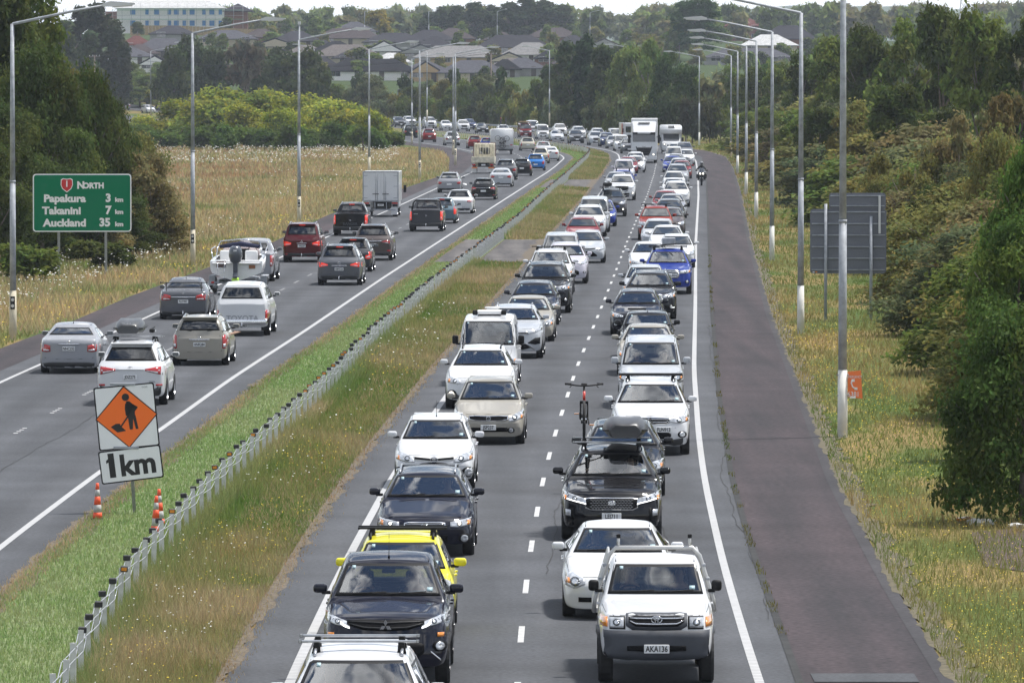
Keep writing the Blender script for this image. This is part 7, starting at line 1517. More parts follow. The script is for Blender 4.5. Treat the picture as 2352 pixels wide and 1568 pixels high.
def run_queue():
 placed = []
 for q in QUEUE:
  near_guess = (F27 * 7.1 / max(q['y'] - HF, 1)) if q['Zf'] is None else q['Zf']; far = near_guess > 300
  pr = get_proto(q['model'], far, tuple(q['flags'])); v = SPEC[pr[0]]; K = v.K; f = fR if q['d'] == 'S' else fN
  if q['mode'] == 'w':
   zw = K['rf'][1] if q['d'] == 'S' else K['rr'][1]; Z = F27 * (CAM_H - zw) / (q['y'] - HF); offc = K['L'] / 2 - (K['rf'][0] if q['d'] == 'S' else K['L'] - K['rr'][0])
  else: Z = F27 * CAM_H / (q['y'] - HF); offc = K['L'] / 2 - (K['ax'][0] if q['d'] == 'S' else K['L'] - K['ax'][1])
  if q['Zf']: Z = q['Zf']; offc = K['L'] / 2
  Z += q['adj']; X = (q['xc'] - 2048) * Z / F27; t = tangent(f, Z); c = Vector((X, Z, 0)) + t * offc
  placed.append([q, pr, v, c, K['L']])
 for ln in set((p[0]['d'], p[0]['lane']) for p in placed):
  row = sorted([p for p in placed if (p[0]['d'], p[0]['lane']) == ln], key=lambda p: p[3].y)
  for a, b in zip(row[:-1], row[1:]):
   need = a[3].y + a[4] / 2 + b[4] / 2 + 1.1
   if b[3].y < need:
    k = need / b[3].y; b[3].x *= k; b[3].y = need
 for q, pr, v, c, L_ in placed:
  f = fR if q['d'] == 'S' else fN; t = tangent(f, c.y); rz = math.atan2(-t.y, -t.x) if q['d'] == 'S' else math.atan2(t.y, t.x); z = float(hill(c.y)); col = (*PAL[q['color']], 1)
  if not pr[1]:
   r_ = pr[0]; pr[1] = True; r_.location = (c.x, c.y, z); r_.rotation_euler = (0, 0, rz)
   for ch in CH.get(r_.name, []):
    ch.color = col
    for g in CH.get(ch.name, []): g.color = col
  else: r_ = copy_thing(pr[0], (c.x, c.y, z), rz, col)
  if 'kind' in r_: del r_['kind']
  grp = q['group'] or {'S': 'vehicles queuing towards the camera', 'N': 'vehicles driving away on the left carriageway'}[q['d']]
  tag(r_, q['label'], CATN[v.K['name']], grp); q['root'] = r_
  if q['occ']:
   for k, (side, cloth, hair, sk, pose, lb) in enumerate(q['occ']):
    person_in(r_, v.seat[0] - .02, -.36 if side == 'd' else .36, v.seat[1], pose, cloth, hair, sk, lb, .93)
  VEH.append((q, v, c, rz))
# ------------------------------------------------------------------ special vehicles (x forward, origin on the ground at mid length)
def set_col(r_, c):
 for ch in CH.get(r_.name, []):
  ch.color = (*c, 1)
  for g in CH.get(ch.name, []): g.color = (*c, 1)
def put(e, dirn, xc, y, L_, label, cat, group=None, Z=None, color=None, ax=None):
 Z = Z or F27 * CAM_H / (y - HF); X = (xc - 2048) * Z / F27; f = fR if dirn == 'S' else fN; t = tangent(f, Z); c = Vector((X, Z, 0)) + t * (L_ / 2 - (ax or 0)); rz = math.atan2(-t.y, -t.x) if dirn == 'S' else math.atan2(t.y, t.x)
 e.location = (c.x, c.y, float(hill(c.y))); e.rotation_euler = (0, 0, rz); tag(e, label, cat, group);
 if color: set_col(e, color)
 return e
GS = 'vehicles queuing towards the camera'; GN_ = 'vehicles driving away on the left carriageway'
M_wp = mat('white_vehicle_panel', (.66, .67, .69), .35, noise=.05, nscale=1, coat=.5)
# articulated white truck
e = empty('truck'); L_ = 15.0; hx = L_ / 2
bm = bmesh.new(); add_prism(bm, [(hx - .25, .45), (hx - .05, .75), (hx, 1.25), (hx - .10, 2.1), (hx - .28, 2.95), (hx - 2.3, 2.95), (hx - 2.3, .45)], -1.22, 1.22, 'y'); bmesh.ops.bevel(bm, geom=list(bm.edges), offset=.06, segments=2, affect='EDGES'); link('cab', bm_mesh('cab', bm, M_wp), e)
bm = bmesh.new(); V0 = [bm.verts.new(p) for p in ((hx - .45, -1.05, 2.95), (hx - .45, 1.05, 2.95), (hx - 1.5, 1.2, 4.0), (hx - 1.5, -1.2, 4.0), (hx - 2.3, -1.2, 2.95), (hx - 2.3, 1.2, 2.95), (hx - 2.3, 1.2, 4.05), (hx - 2.3, -1.2, 4.05))]
for f in ((0, 1, 2, 3), (3, 2, 6, 7), (4, 5, 1, 0), (0, 3, 7, 4), (1, 5, 6, 2), (4, 7, 6, 5)): bm.faces.new([V0[i] for i in f])
bmesh.ops.recalc_face_normals(bm, faces=bm.faces); bmesh.ops.bevel(bm, geom=list(bm.edges), offset=.08, segments=2, affect='EDGES'); wd = link('wind_deflector', bm_mesh('wind_deflector', bm, M_wp), e)
box_obj('deflector_slot', wd, M_black, hx - 1.42, hx - 1.2, -.55, .55, 3.84, 3.93, .02, 1)
bm = bmesh.new(); add_prism(bm, [(hx - .14, 2.08), (hx - .04, 2.1), (hx - .20, 2.86), (hx - .28, 2.84)], -1.08, 1.08, 'y'); link('windscreen', bm_mesh('windscreen', bm, M_farglass), e)
box_obj('sun_visor', e, M_black, hx - .32, hx + .02, -1.1, 1.1, 2.84, 3.0, .03, 1); box_obj('name_panel', e, M_wp, hx + .0, hx + .04, -.62, .62, 2.86, 3.0, .01, 1)
bm = bmesh.new(); add_prism(bm, [(-.42, .74), (.42, .74), (.62, 1.1), (.80, 1.62), (-.80, 1.62), (-.62, 1.1)], hx - .10, hx + .03, 'x'); gp = link('grille', bm_mesh('grille', bm, M_mesh), e)
for k in range(4): box_obj('grille_bar', gp, M_bump, hx + .01, hx + .05, -.42 - k * .09, .42 + k * .09, .80 + k * .18, .85 + k * .18, .01, 1)
box_obj('grille_top', gp, M_wp, hx - .02, hx + .05, -.70, .70, 1.52, 1.68, .02, 1); link('lettering', text_mesh('DAF', .17, M_text('g'), .002, .006), gp, (hx + .055, 0, 1.60), (math.pi / 2, 0, math.pi / 2))
box_obj('front_bumper', e, M_wp, hx - .35, hx + .06, -1.24, 1.24, .34, .74, .06, 2)
for s_ in (1, -1):
 lm = box_obj('headlight', e, M_lamp, hx - .14, hx + .05, s_ * .99 - .2, s_ * .99 + .2, .74, 1.0, .03, 1); box_obj('bulb', lm, M_lamplit, hx + .04, hx + .07, s_ * .92 - .07, s_ * .92 + .07, .80, .92, .02, 1)
 mr = box_obj('wing_mirror', e, M_black, hx - .25, hx - .08, s_ * 1.42 - .12, s_ * 1.42 + .12, 1.95, 2.75, .04, 2); box_obj('mirror_arm', mr, M_black, hx - .2, hx - .12, min(s_ * 1.2, s_ * 1.4), max(s_ * 1.2, s_ * 1.4), 2.5, 2.56)
 box_obj('cab_side_light', e, M_amber, hx - .5, hx - .35, s_ * 1.22 - .02, s_ * 1.22 + .02, 1.2, 1.3)
box_obj('box_body', e, M_wp, -hx, hx - 2.7, -1.27, 1.27, 1.1, 4.28, .04, 1); box_obj('chassis', e, M_under, -hx + .4, hx - .5, -.5, .5, .5, 1.1)
for x in (hx - 1.35, hx - 5.2, -hx + 3.6, -hx + 2.3, -hx + 1.1):
 for s_ in (1, -1): wheel(e, x, s_ * 1.08, .50, .30, side=s_)
plate_m = bm_mesh('number_plate', (lambda b: (add_box(b, -.01, .01, -.18, .18, -.06, .06), b)[1])(bmesh.new()), M_plate); link('number_plate', plate_m, e, (hx + .07, 0, .5))
put(e, 'S', 2576, 653, L_, 'tall white box truck with black grille in the left lane of the queue', 'truck', GS, ax=1.35)
# motorhome
def motorhome(label, xc, y, dirn='S', Z=None, L_=7.0, group=GS):
 e = empty('motorhome'); hx = L_ / 2
 bm = bmesh.new(); add_prism(bm, [(hx - .1, .35), (hx, .7), (hx - .25, 1.2), (hx - .95, 1.38), (hx - 1.7, 2.1), (hx - 2.3, 2.15), (hx - 2.3, .35)], -.98, .98, 'y'); bmesh.ops.bevel(bm, geom=list(bm.edges), offset=.07, segments=2, affect='EDGES'); link('cab', bm_mesh('cab', bm, M_wp), e)
 bm = bmesh.new(); add_prism(bm, [(hx - .93, 1.42), (hx - .88, 1.43), (hx - 1.55, 2.12), (hx - 1.62, 2.1)], -.84, .84, 'y'); link('windscreen', bm_mesh('windscreen', bm, M_farglass), e)
 bm = bmesh.new(); add_prism(bm, [(-hx, .5), (hx - 2.2, .5), (hx - 2.2, 2.12), (hx - 1.25, 2.12), (hx - .95, 2.35), (hx - 1.05, 2.8), (hx - 1.6, 3.1), (-hx + .1, 3.1), (-hx, 2.9)], -1.15, 1.15, 'y'); bmesh.ops.bevel(bm, geom=list(bm.edges), offset=.11, segments=3, affect='EDGES'); bd = link('living_box', bm_mesh('living_box', bm, M_wp, True), e)
 bm = bmesh.new(); add_prism(bm, [(hx - 1.12, 2.72), (hx - 1.40, 2.95), (hx - 1.34, 3.02), (hx - 1.04, 2.80)], -.34, .34, 'y'); link('roof_window', bm_mesh('roof_window', bm, M_fglass), bd)
 box_obj('grille', e, M_black, hx - .1, hx + .01, -.5, .5, .75, .98, .02, 1)
 for s_ in (1, -1):
  lm = box_obj('headlight', e, M_lamp, hx - .22, hx - .02, s_ * .76 - .17, s_ * .76 + .17, .92, 1.12, .04, 2); box_obj('bulb', lm, M_lamplit, hx - .03, hx + .0, s_ * .76 - .06, s_ * .76 + .06, .96, 1.07, .02, 1)
  box_obj('wing_mirror', e, M_black, hx - 1.2, hx - 1.05, s_ * 1.22 - .12, s_ * 1.22 + .12, 1.35, 1.75, .03, 2)
  for x in (hx - .95, -hx + 1.8): wheel(e, x, s_ * .86, .35, .22, side=s_)
  box_obj('side_window', e, M_fglass, -.6, .6, s_ * 1.15 - .02, s_ * 1.15 + .02, 1.6, 2.2, .01, 1)
 link('number_plate', plate_m, e, (hx + .02, 0, .6)); box_obj('chassis', e, M_under, -hx + .3, hx - .4, -.7, .7, .3, .6)
 return put(e, dirn, xc, y, L_, label, 'motorhome', group, Z=Z, ax=.95)
motorhome('white motorhome with bulging cab-over bed and dark roof window', 2685, 614.6)
motorhome('large white vehicle half hidden behind the branches of the left tree', 345, 0, 'S', Z=1236, group='vehicles on the far-left stretch of road')
# flat truck with orange side, behind
e = empty('truck'); box_obj('cab', e, M_wp, 2, 4, -1.1, 1.1, .5, 3.1, .12, 2); box_obj('windscreen', e, M_fglass, 3.95, 4.03, -.95, .95, 1.7, 2.6, .03, 1); box_obj('box_body', e, M_wp, -4, 1.9, -1.2, 1.2, 1, 3.1, .03, 1); box_obj('side_panel', e, mat('orange_box', (.55, .10, .03), .5), 1.2, 1.95, -1.28, -1.2, 1, 3.0); box_obj('grille', e, M_black, 3.9, 4.02, -.7, .7, .8, 1.4, .03, 1)
for x in (3.2, -2.6):
 for s_ in (1, -1): wheel(e, x, s_ * 1.0, .45, .26, side=s_)
for s_ in (1, -1): box_obj('headlight', e, M_lamp, 3.95, 4.04, s_ * .9 - .15, s_ * .9 + .15, .9, 1.1, .02, 1); box_obj('wing_mirror', e, M_black, 3.6, 3.75, s_ * 1.3 - .1, s_ * 1.3 + .1, 1.7, 2.3, .03, 1)
put(e, 'S', 2530, 0, 8, 'white-cabbed truck with orange side half hidden behind the tall white truck', 'truck', GS, Z=845); e.scale = (.84, .84, .84)
# white box truck driving away
e = empty('truck'); hx = 3.2
box_obj('box_body', e, M_wp, -hx, hx - 1.9, -1.09, 1.09, .96, 2.76, .02, 1); box_obj('cab', e, M_wp, hx - 1.75, hx, -.95, .95, .45, 2.15, .12, 2)
fr = bmesh.new();
for a in ((-1.09, -1.03, .94, 2.78), (1.03, 1.09, .94, 2.78)): add_box(fr, -hx - .03, -hx + .02, *a[:2], *a[2:], .008, 1)
for z in (.94, 2.70): add_box(fr, -hx - .03, -hx + .02, -1.02, 1.02, z, z + .08, .008, 1)
link('door_frame', bm_mesh('door_frame', fr, M_galv), e)
for s_ in (1, -1):
 d = box_obj('rear_door', e, M_wp, -hx - .022, -hx - .002, min(s_ * .012, s_ * 1.02), max(s_ * .012, s_ * 1.02), 1.03, 2.69, .006, 1)
 for y in (.2, .30): bm = bmesh.new(); add_tube(bm, [(-hx - .045, s_ * y, 1.02), (-hx - .045, s_ * y, 2.70)], .014, 5); link('lock_bar', bm_mesh('lock_bar', bm, M_galv), d)
 for z in (1.15, 1.85, 2.5): box_obj('hinge', d, M_galv, -hx - .04, -hx - .02, min(s_ * .78, s_ * 1.02), max(s_ * .78, s_ * 1.02), z, z + .03)
 box_obj('latch', d, M_trim, -hx - .06, -hx - .03, min(s_ * .1, s_ * .5), max(s_ * .1, s_ * .5), 1.38, 1.42, .004, 1)
 box_obj('tail_light', e, M_red, -hx - .0, -hx + .05, s_ * .86 - .18, s_ * .86 + .18, .80, .89, .01, 1); box_obj('mud_flap', e, M_wp, -hx + .3, -hx + .33, s_ * .82 - .2, s_ * .82 + .2, .15, .62)
 box_obj('wing_mirror', e, M_black, hx - .7, hx - .6, s_ * 1.22 - .09, s_ * 1.22 + .09, 1.4, 1.85, .03, 1)
 for x, nm in ((hx - .9, 1), (-hx + 1.1, 1)): wheel(e, x, s_ * .84, .38, .30 if x < 0 else .2, side=s_)
pl = link('number_plate', plate_m, e, (-hx - .02, 0, .74), (0, 0, math.pi)); link('lettering', text_mesh('KAT77', .105, M_plateink, .001, .003, .8), pl, (.012, 0, 0), (math.pi / 2, 0, math.pi / 2)); bm = bmesh.new(); add_tube(bm, [(-hx, -.9, .45), (-hx, .9, .45)], .04, 6); add_tube(bm, [(-hx, -.35, .45), (-hx, -.35, .9)], .03, 6); add_tube(bm, [(-hx, .35, .45), (-hx, .35, .9)], .03, 6); link('rear_guard', bm_mesh('rear_guard', bm, M_galv), e); box_obj('chassis', e, M_under, -hx + .2, hx - .4, -.45, .45, .45, .94)
put(e, 'N', 1526, 867, 6.4, 'white box truck with two closed rear doors near the left edge line', 'truck', GN_, ax=1.1)
# cream flat deck truck
e = empty('truck'); hx = 3.1; M_old = mat('rusty_cream_paint', (.58, .54, .43), .7, noise=.28, nscale=4); M_rust = mat('rust', (.16, .07, .035), .9, noise=.4, nscale=8)
cb = box_obj('cab', e, M_old, hx - 1.7, hx, -.90, .90, .5, 2.58, .12, 2); box_obj('rear_window', cb, M_fglass, hx - 1.73, hx - 1.69, -.45, .45, 1.62, 2.2, .05, 2); box_obj('deck', e, M_old, -hx, hx - 1.8, -.98, .98, .95, 1.05, .01, 1)
for s_ in (1, -1): box_obj('drop_side', e, M_old, -hx, hx - 1.8, s_ * .98 - .02, s_ * .98 + .02, 1.05, 1.45, .01, 1); box_obj('tail_light', e, M_red, -hx - .03, -hx + .02, s_ * .78 - .15, s_ * .78 + .15, .70, .84, .01, 1); box_obj('marker_board', e, mat('marker_orange', (.75, .22, .05), .5), -hx - .04, -hx - .01, s_ * .72 - .24, s_ * .72 + .24, .46, .58, .004, 1); box_obj('mud_flap', e, M_white, -hx + .4, -hx + .43, s_ * .75 - .2, s_ * .75 + .2, .08, .46); box_obj('wing_mirror', e, M_chrome, hx - .5, hx - .4, s_ * 1.1 - .09, s_ * 1.1 + .09, 1.7, 2.0, .03, 1)
box_obj('tailboard', e, M_old, -hx - .02, -hx + .02, -.98, .98, 1.0, 1.47, .01, 1); box_obj('rear_beam', e, mat('marker_white', (.6, .6, .58), .6), -hx - .03, -hx + .03, -.48, .48, .46, .58); hb = tube_obj('headboard', e, M_rust, [(hx - 1.86, -.95, 1.0), (hx - 1.86, -.95, 2.62), (hx - 1.86, .95, 2.62), (hx - 1.86, .95, 1.0)], .035, 6)
for k in range(8): tube_obj('bar', hb, M_old, [(hx - 1.86, -.82 + k * .235, 1.05), (hx - 1.86, -.82 + k * .235, 2.6)], .02, 5)
for x in (hx - .9, -hx + 1.2):
 for s_ in (1, -1): wheel(e, x, s_ * .76, .37, .3 if x < 0 else .2, side=s_)
link('number_plate', plate_m, e, (-hx - .04, -.05, .76), (0, 0, math.pi)); box_obj('chassis', e, M_under, -hx + .1, hx - .3, -.42, .42, .5, .95)
put(e, 'N', 1933, 694, 6.2, 'rusty cream flat-deck truck with barred headboard', 'truck', GN_, ax=1.2)
# caravan
e = empty('caravan'); hx = 3.2
bm = bmesh.new(); add_prism(bm, [(-hx, .5), (hx, .5), (hx + .1, 1.4), (hx - .3, 2.72), (-hx + .15, 2.78), (-hx, 2.6)], -1.2, 1.2, 'y'); bmesh.ops.bevel(bm, geom=list(bm.edges), offset=.09, segments=3, affect='EDGES'); link('body', bm_mesh('body', bm, M_wp, True), e)
for s_ in (1, -1):
 box_obj('tail_light', e, M_red, -hx - .02, -hx + .02, s_ * .98 - .14, s_ * .98 + .14, .98, 1.08, .02, 1); wheel(e, -.3, s_ * 1.0, .34, .22, side=s_); box_obj('corner_light', e, M_red, -hx - .01, -hx + .03, s_ * 1.1 - .03, s_ * 1.1 + .03, 2.6, 2.66); box_obj('side_window', e, M_fglass, .4, 1.5, s_ * 1.2 - .02, s_ * 1.2 + .02, 1.5, 2.1, .01, 1)
box_obj('rear_bumper', e, M_trim, -hx - .04, -hx + .08, -1.15, 1.15, .42, .62, .03, 1)
rk = tube_obj('bicycle_carrier', e, M_black, [(-hx - .1, -.16, .8), (-hx - .12, -.16, 1.9)], .03, 6); tube_obj('carrier_rail', rk, M_black, [(-hx - .3, -.75, .92), (-hx - .3, .75, .92)], .025, 6)
put(e, 'N', 2009, 618.8, 6.4, 'white caravan carrying bicycles on its back', 'caravan', GN_, ax=0)
cvp, cvr = e.location.copy(), e.rotation_euler.z
for k, lb in enumerate(('bicycle upright on the back of the white caravan, left one', 'bicycle upright on the back of the white caravan, right one')):
 b = bicycle((0, 0, 0), 0, M_black, lb, 'bicycles on the white caravan'); sgn = 1 if k == 0 else -1
 b.matrix_world = Matrix.Translation(cvp) @ Matrix.Rotation(cvr, 4, 'Z') @ Matrix.Translation((-hx - .28 - .12 * k, .10 * sgn, 1.45)) @ Matrix.Rotation(math.pi / 2, 4, 'Z') @ Matrix.Rotation(sgn * math.radians(-62) + (0 if k == 0 else 0), 4, 'Y') @ Matrix.Scale(.8, 4) @ Matrix.Translation((0, 0, -.6))
# red van with a load, white van on the bend
# boat on trailer
e = empty('boat'); M_gel = mat('white_gelcoat', (.80, .80, .80), .25, coat=.6); M_navy = mat('navy_canvas', (.012, .016, .05), .9)
hl = []; n = 12; bm = bmesh.new()
for i in range(n):
 t = i / (n - 1); x = -2.6 + 5.4 * t; w_ = 1.02 * (1 - max(0, t - .35) ** 2.2 * 2.3); w_ = max(w_, .03); kz = .48 + .55 * max(0, t - .5) ** 1.6; sz_ = 1.28 + .28 * t
 hl.append([bm.verts.new((x, y, z)) for y, z in ((0, kz), (w_ * .62, kz + .22), (w_ * .93, kz + .34), (w_, (kz + sz_) / 2 + .1), (w_ * 1.02, sz_), (w_ * .86, sz_ + .02), (-w_ * .86, sz_ + .02), (-w_ * 1.02, sz_), (-w_, (kz + sz_) / 2 + .1), (-w_ * .93, kz + .34), (-w_ * .62, kz + .22))])
for i in range(n - 1):
 for j in range(11):
  if j == 5 and 1 <= i < 6: continue
  f = bm.faces.new((hl[i][j], hl[i][(j + 1) % 11], hl[i + 1][(j + 1) % 11], hl[i + 1][j])); f.smooth = j not in (4, 5, 6)
bm.faces.new(hl[0]); bmesh.ops.recalc_face_normals(bm, faces=bm.faces); link('hull', bm_mesh('hull', bm, M_gel), e)
box_obj('cockpit_floor', e, M_gel, -2.1, .2, -.84, .84, .78, .82); box_obj('cabin_front', e, M_gel, .1, 2.0, -.74, .74, 1.42, 1.75, .12, 3, True)
box_obj('transom_platform', e, M_gel, -2.75, -2.35, -.95, .95, 1.18, 1.24, .03, 2); box_obj('cabin_opening', e, M_black, -.1, .12, -.34, .30, .85, 1.72)
bm = bmesh.new()
for y0 in (-.92, .92): add_tube(bm, [(-.9, y0, 1.34), (-.5, y0 * .95, 1.75), (-.1, y0 * .84, 2.02)], .022, 6)
add_tube(bm, [(-.1, -.77, 2.02), (-.05, 0, 2.10), (-.1, .77, 2.02)], .024, 6)
for y0 in (-1.0, 1.0): add_tube(bm, [(-1.4, y0, 1.34), (-.9, y0 * 1.1, 1.72), (.6, y0 * 1.04, 1.80), (1.0, y0 * .9, 1.5)], .020, 6)
link('rail', bm_mesh('rail', bm, M_chrome), e)
bm = bmesh.new(); add_prism(bm, [(-.78, 1.46), (.78, 1.46), (.72, 2.0), (0, 2.06), (-.72, 2.0)], .0, .03, 'x'); link('windscreen', bm_mesh('windscreen', bm, glass_mat('boat_perspex', (.75, .68, .68))), e)
bm = bmesh.new(); add_tube(bm, [(-.25, -.8, 1.80), (-.3, 0, 1.92), (-.25, .8, 1.80)], [.07, .10, .07], 8); link('rolled_canopy', bm_mesh('rolled_canopy', bm, M_navy), e)
for y0 in (-.5, .5):
 sx = box_obj('seat', e, M_gel, -1.0, -.55, y0 - .25, y0 + .25, .85, 1.25, .06, 2, True); box_obj('seat_back', sx, M_gel, -1.05, -.92, y0 - .25, y0 + .25, 1.2, 1.68, .06, 2, True)
bm = bmesh.new(); add_tube(bm, [(-.35 + .05 * math.cos(a), -.5 + .17 * math.sin(a), 1.68 + .15 * math.cos(a)) for a in np.linspace(0, 6.283, 15)], .014, 5); link('steering_wheel', bm_mesh('steering_wheel', bm, M_black), e)
om = empty('motor') if False else None
M_om = mat('outboard_grey', (.055, .062, .08), .3, coat=.7)
bm = bmesh.new(); prof = [(1.22, .12), (1.30, .22), (1.48, .27), (1.70, .26), (1.84, .22), (1.90, .12)]
rings = [[bm.verts.new((-2.98 + r_ * 1.25 * math.cos(2 * math.pi * j / 14), r_ * math.sin(2 * math.pi * j / 14), z)) for j in range(14)] for z, r_ in prof]
for i in range(len(prof) - 1):
 for j in range(14): f = bm.faces.new((rings[i][j], rings[i][(j + 1) % 14], rings[i + 1][(j + 1) % 14], rings[i + 1][j])); f.smooth = True
bm.faces.new(rings[-1]); bm.faces.new(list(reversed(rings[0]))); ob = link('outboard_motor', bm_mesh('outboard_motor', bm, M_om), e)
bm = bmesh.new(); add_prism(bm, [(-2.85, 1.28), (-3.15, 1.28), (-3.12, .85), (-3.42, .72), (-3.42, .66), (-3.1, .66), (-3.05, .40), (-2.90, .40), (-2.82, .85)], -.09, .09, 'y'); link('leg', bm_mesh('leg', bm, M_om), ob); link('lettering', text_mesh('200', .09, M_text('w'), .002, .003), ob, (-3.325, 0, 1.72), (math.pi / 2, 0, -math.pi / 2))
box_obj('hi_vis_bag', ob, mat('lime_cloth', (.45, .75, .08), .8), -3.35, -2.95, -.14, .14, .38, .66, .06, 2, True)
lad = tube_obj('ladder', e, M_chrome, [(-2.78, .45, 1.25), (-2.84, .45, .85), (-2.84, .72, .85), (-2.78, .72, 1.25)], .016, 5); tube_obj('rung', lad, M_chrome, [(-2.82, .45, 1.02), (-2.82, .72, 1.02)], .014, 5)
box_obj('transom_door', e, mat('varnished_wood', (.28, .10, .03), .3), -2.64, -2.60, -.75, -.50, 1.0, 1.14, .01, 1); box_obj('tinted_panel', e, mat('brown_perspex', (.10, .06, .06), .2), -2.64, -2.60, .42, .78, 1.05, 1.30, .01, 1)
tr = empty('boat_trailer');
bm = bmesh.new();
for s_ in (1, -1): add_box(bm, -2.7, 2.4, s_ * .72 - .05, s_ * .72 + .05, .42, .52, .01, 1); add_tube(bm, [(2.4, s_ * .72, .47), (4.2, 0, .50)], .05, 6)
for x in (-2.2, -.4, 1.4): add_box(bm, x - .05, x + .05, -.95, .95, .40, .47, .01, 1)
link('frame', bm_mesh('frame', bm, M_galv), tr)
for s_ in (1, -1):
 for x in (-1.2, -.45): wheel(tr, x, s_ * 1.02, .31, .2, side=s_)
 box_obj('mudguard', tr, M_galv, -1.6, -.05, s_ * 1.02 - .13, s_ * 1.02 + .13, .66, .70, .02, 1); box_obj('guard_end', tr, M_galv, -1.62, -1.58, s_ * 1.02 - .13, s_ * 1.02 + .13, .30, .70, .01, 1); box_obj('tail_light', tr, M_red, -2.78, -2.72, s_ * .92 - .06, s_ * .92 + .06, .42, .50, .01, 1)
p_ = F27 * CAM_H / (1172 - HF)
put(tr, 'N', 951, 1172, 0, 'galvanised boat trailer under the white boat', 'trailer', GN_, ax=-1.6); e.location = tr.location; e.rotation_euler = tr.rotation_euler; tag(e, 'white open motorboat with grey outboard motor on a trailer', 'boat')
# motorcycles and riders
M_bikeb = mat('black_motorcycle_paint', (.012, .012, .014), .25, coat=1.0); M_leather = mat('black_riding_jacket', (.02, .02, .022), .7)
def motorcycle(X, Z, rz, label, plabel):
 e = empty('motorcycle', (X, Z, float(hill(Z))), rz); tag(e, label, 'motorcycle', 'motorcycles filtering past the queue')
 for x in (.74, -.70): t = wheel(e, x, 0, .31, .14);
 bm = bmesh.new(); V_ = [(.62, .62), (.98, .80), (.92, 1.02), (.62, 1.16), (.25, 1.02), (-.2, .92), (-.75, 1.0), (-.95, .92), (-.4, .68), (-.3, .34), (.35, .30)]
 add_prism(bm, V_, -.17, .17, 'y'); bmesh.ops.bevel(bm, geom=list(bm.edges), offset=.05, segments=2, affect='EDGES'); add_prism(bm, [(.70, .78), (.98, .84), (.9, 1.04), (.62, 1.12)], -.30, .30, 'y'); link('fairing', bm_mesh('fairing', bm, M_bikeb), e)
 bm = bmesh.new(); add_prism(bm, [(.84, 1.06), (.62, 1.12), (.48, 1.36), (.58, 1.38)], -.17, .17, 'y'); link('screen', bm_mesh('screen', bm, glass_mat('bike_screen', (.6, .62, .65)) if 'bike_screen' not in MT else MT['bike_screen']), e)
 for s_ in (1, -1):
  bm = bmesh.new(); add_tube(bm, [(.94, s_ * .11, .93), (.99, s_ * .11, .93)], [.07, .06], 10); link('headlight', bm_mesh('headlight', bm, M_lamplit), e)
  box_obj('mirror', e, M_black, .50, .56, s_ * .42 - .07, s_ * .42 + .07, 1.14, 1.22, .02, 1); box_obj('pannier', e, M_black, -.8, -.3, s_ * .30 - .1, s_ * .30 + .1, .55, .88, .04, 2)
  bm = bmesh.new(); add_tube(bm, [(.50, s_ * .10, 1.08), (.42, s_ * .38, 1.10)], .018, 6); add_tube(bm, [(.74, s_ * .09, .31), (.58, s_ * .09, .95)], .03, 6); link('fork', bm_mesh('fork', bm, M_chrome), e)
 V = [(-.20, 0, .92), (-.18, 0, 1.12), (-.10, 0, 1.36), (-.04, 0, 1.48), (0, 0, 1.56), (.03, 0, 1.66), (.04, 0, 1.75), (-.05, .20, 1.42), (.12, .36, 1.24), (.40, .34, 1.12), (-.05, -.20, 1.42), (.12, -.36, 1.24), (.40, -.34, 1.12), (.18, .24, .86), (-.05, .26, .48), (.10, .27, .40), (.18, -.24, .86), (-.05, -.26, .48), (.10, -.27, .40)]
 E = [(0, 1), (1, 2), (2, 3), (3, 4), (4, 5), (5, 6), (3, 7), (7, 8), (8, 9), (3, 10), (10, 11), (11, 12), (0, 13), (13, 14), (14, 15), (0, 16), (16, 17), (17, 18)]
 R_ = [.16, .15, .17, .15, .06, .08, .07, .09, .065, .045, .09, .065, .045, .10, .065, .05, .10, .065, .05]
 if 'rider' not in _pm:
  b = skin_mesh('person', V, E, R_, M_leather); bm = bmesh.new(); bmesh.ops.create_uvsphere(bm, u_segments=14, v_segments=10, radius=.15, matrix=Matrix.Translation((.02, 0, 1.70)) @ Matrix.Diagonal((1.1, .95, 1.05, 1))); hm_ = bm_mesh('helmet', bm, mat('grey_helmet', (.22, .22, .23), .25, coat=1), True)
  bm = bmesh.new(); add_prism(bm, [(.10, 1.64), (.195, 1.65), (.195, 1.75), (.12, 1.79)], -.10, .10, 'y'); _pm['rider'] = (b, hm_, bm_mesh('visor', bm, M_farglass))
 b, h_, vz = _pm['rider']; o = link('person', b, None, e.location, e.rotation_euler); link('helmet', h_, o); link('visor', vz, o); tag(o, plabel, 'person')
Z_ = F27 * CAM_H / (742 - HF); motorcycle((2806 - 2048) * Z_ / F27, Z_, -math.pi / 2 - .02, 'dark motorcycle with two lit headlights riding along the right edge line', 'motorcycle rider in black jacket and grey helmet beside the right edge line')
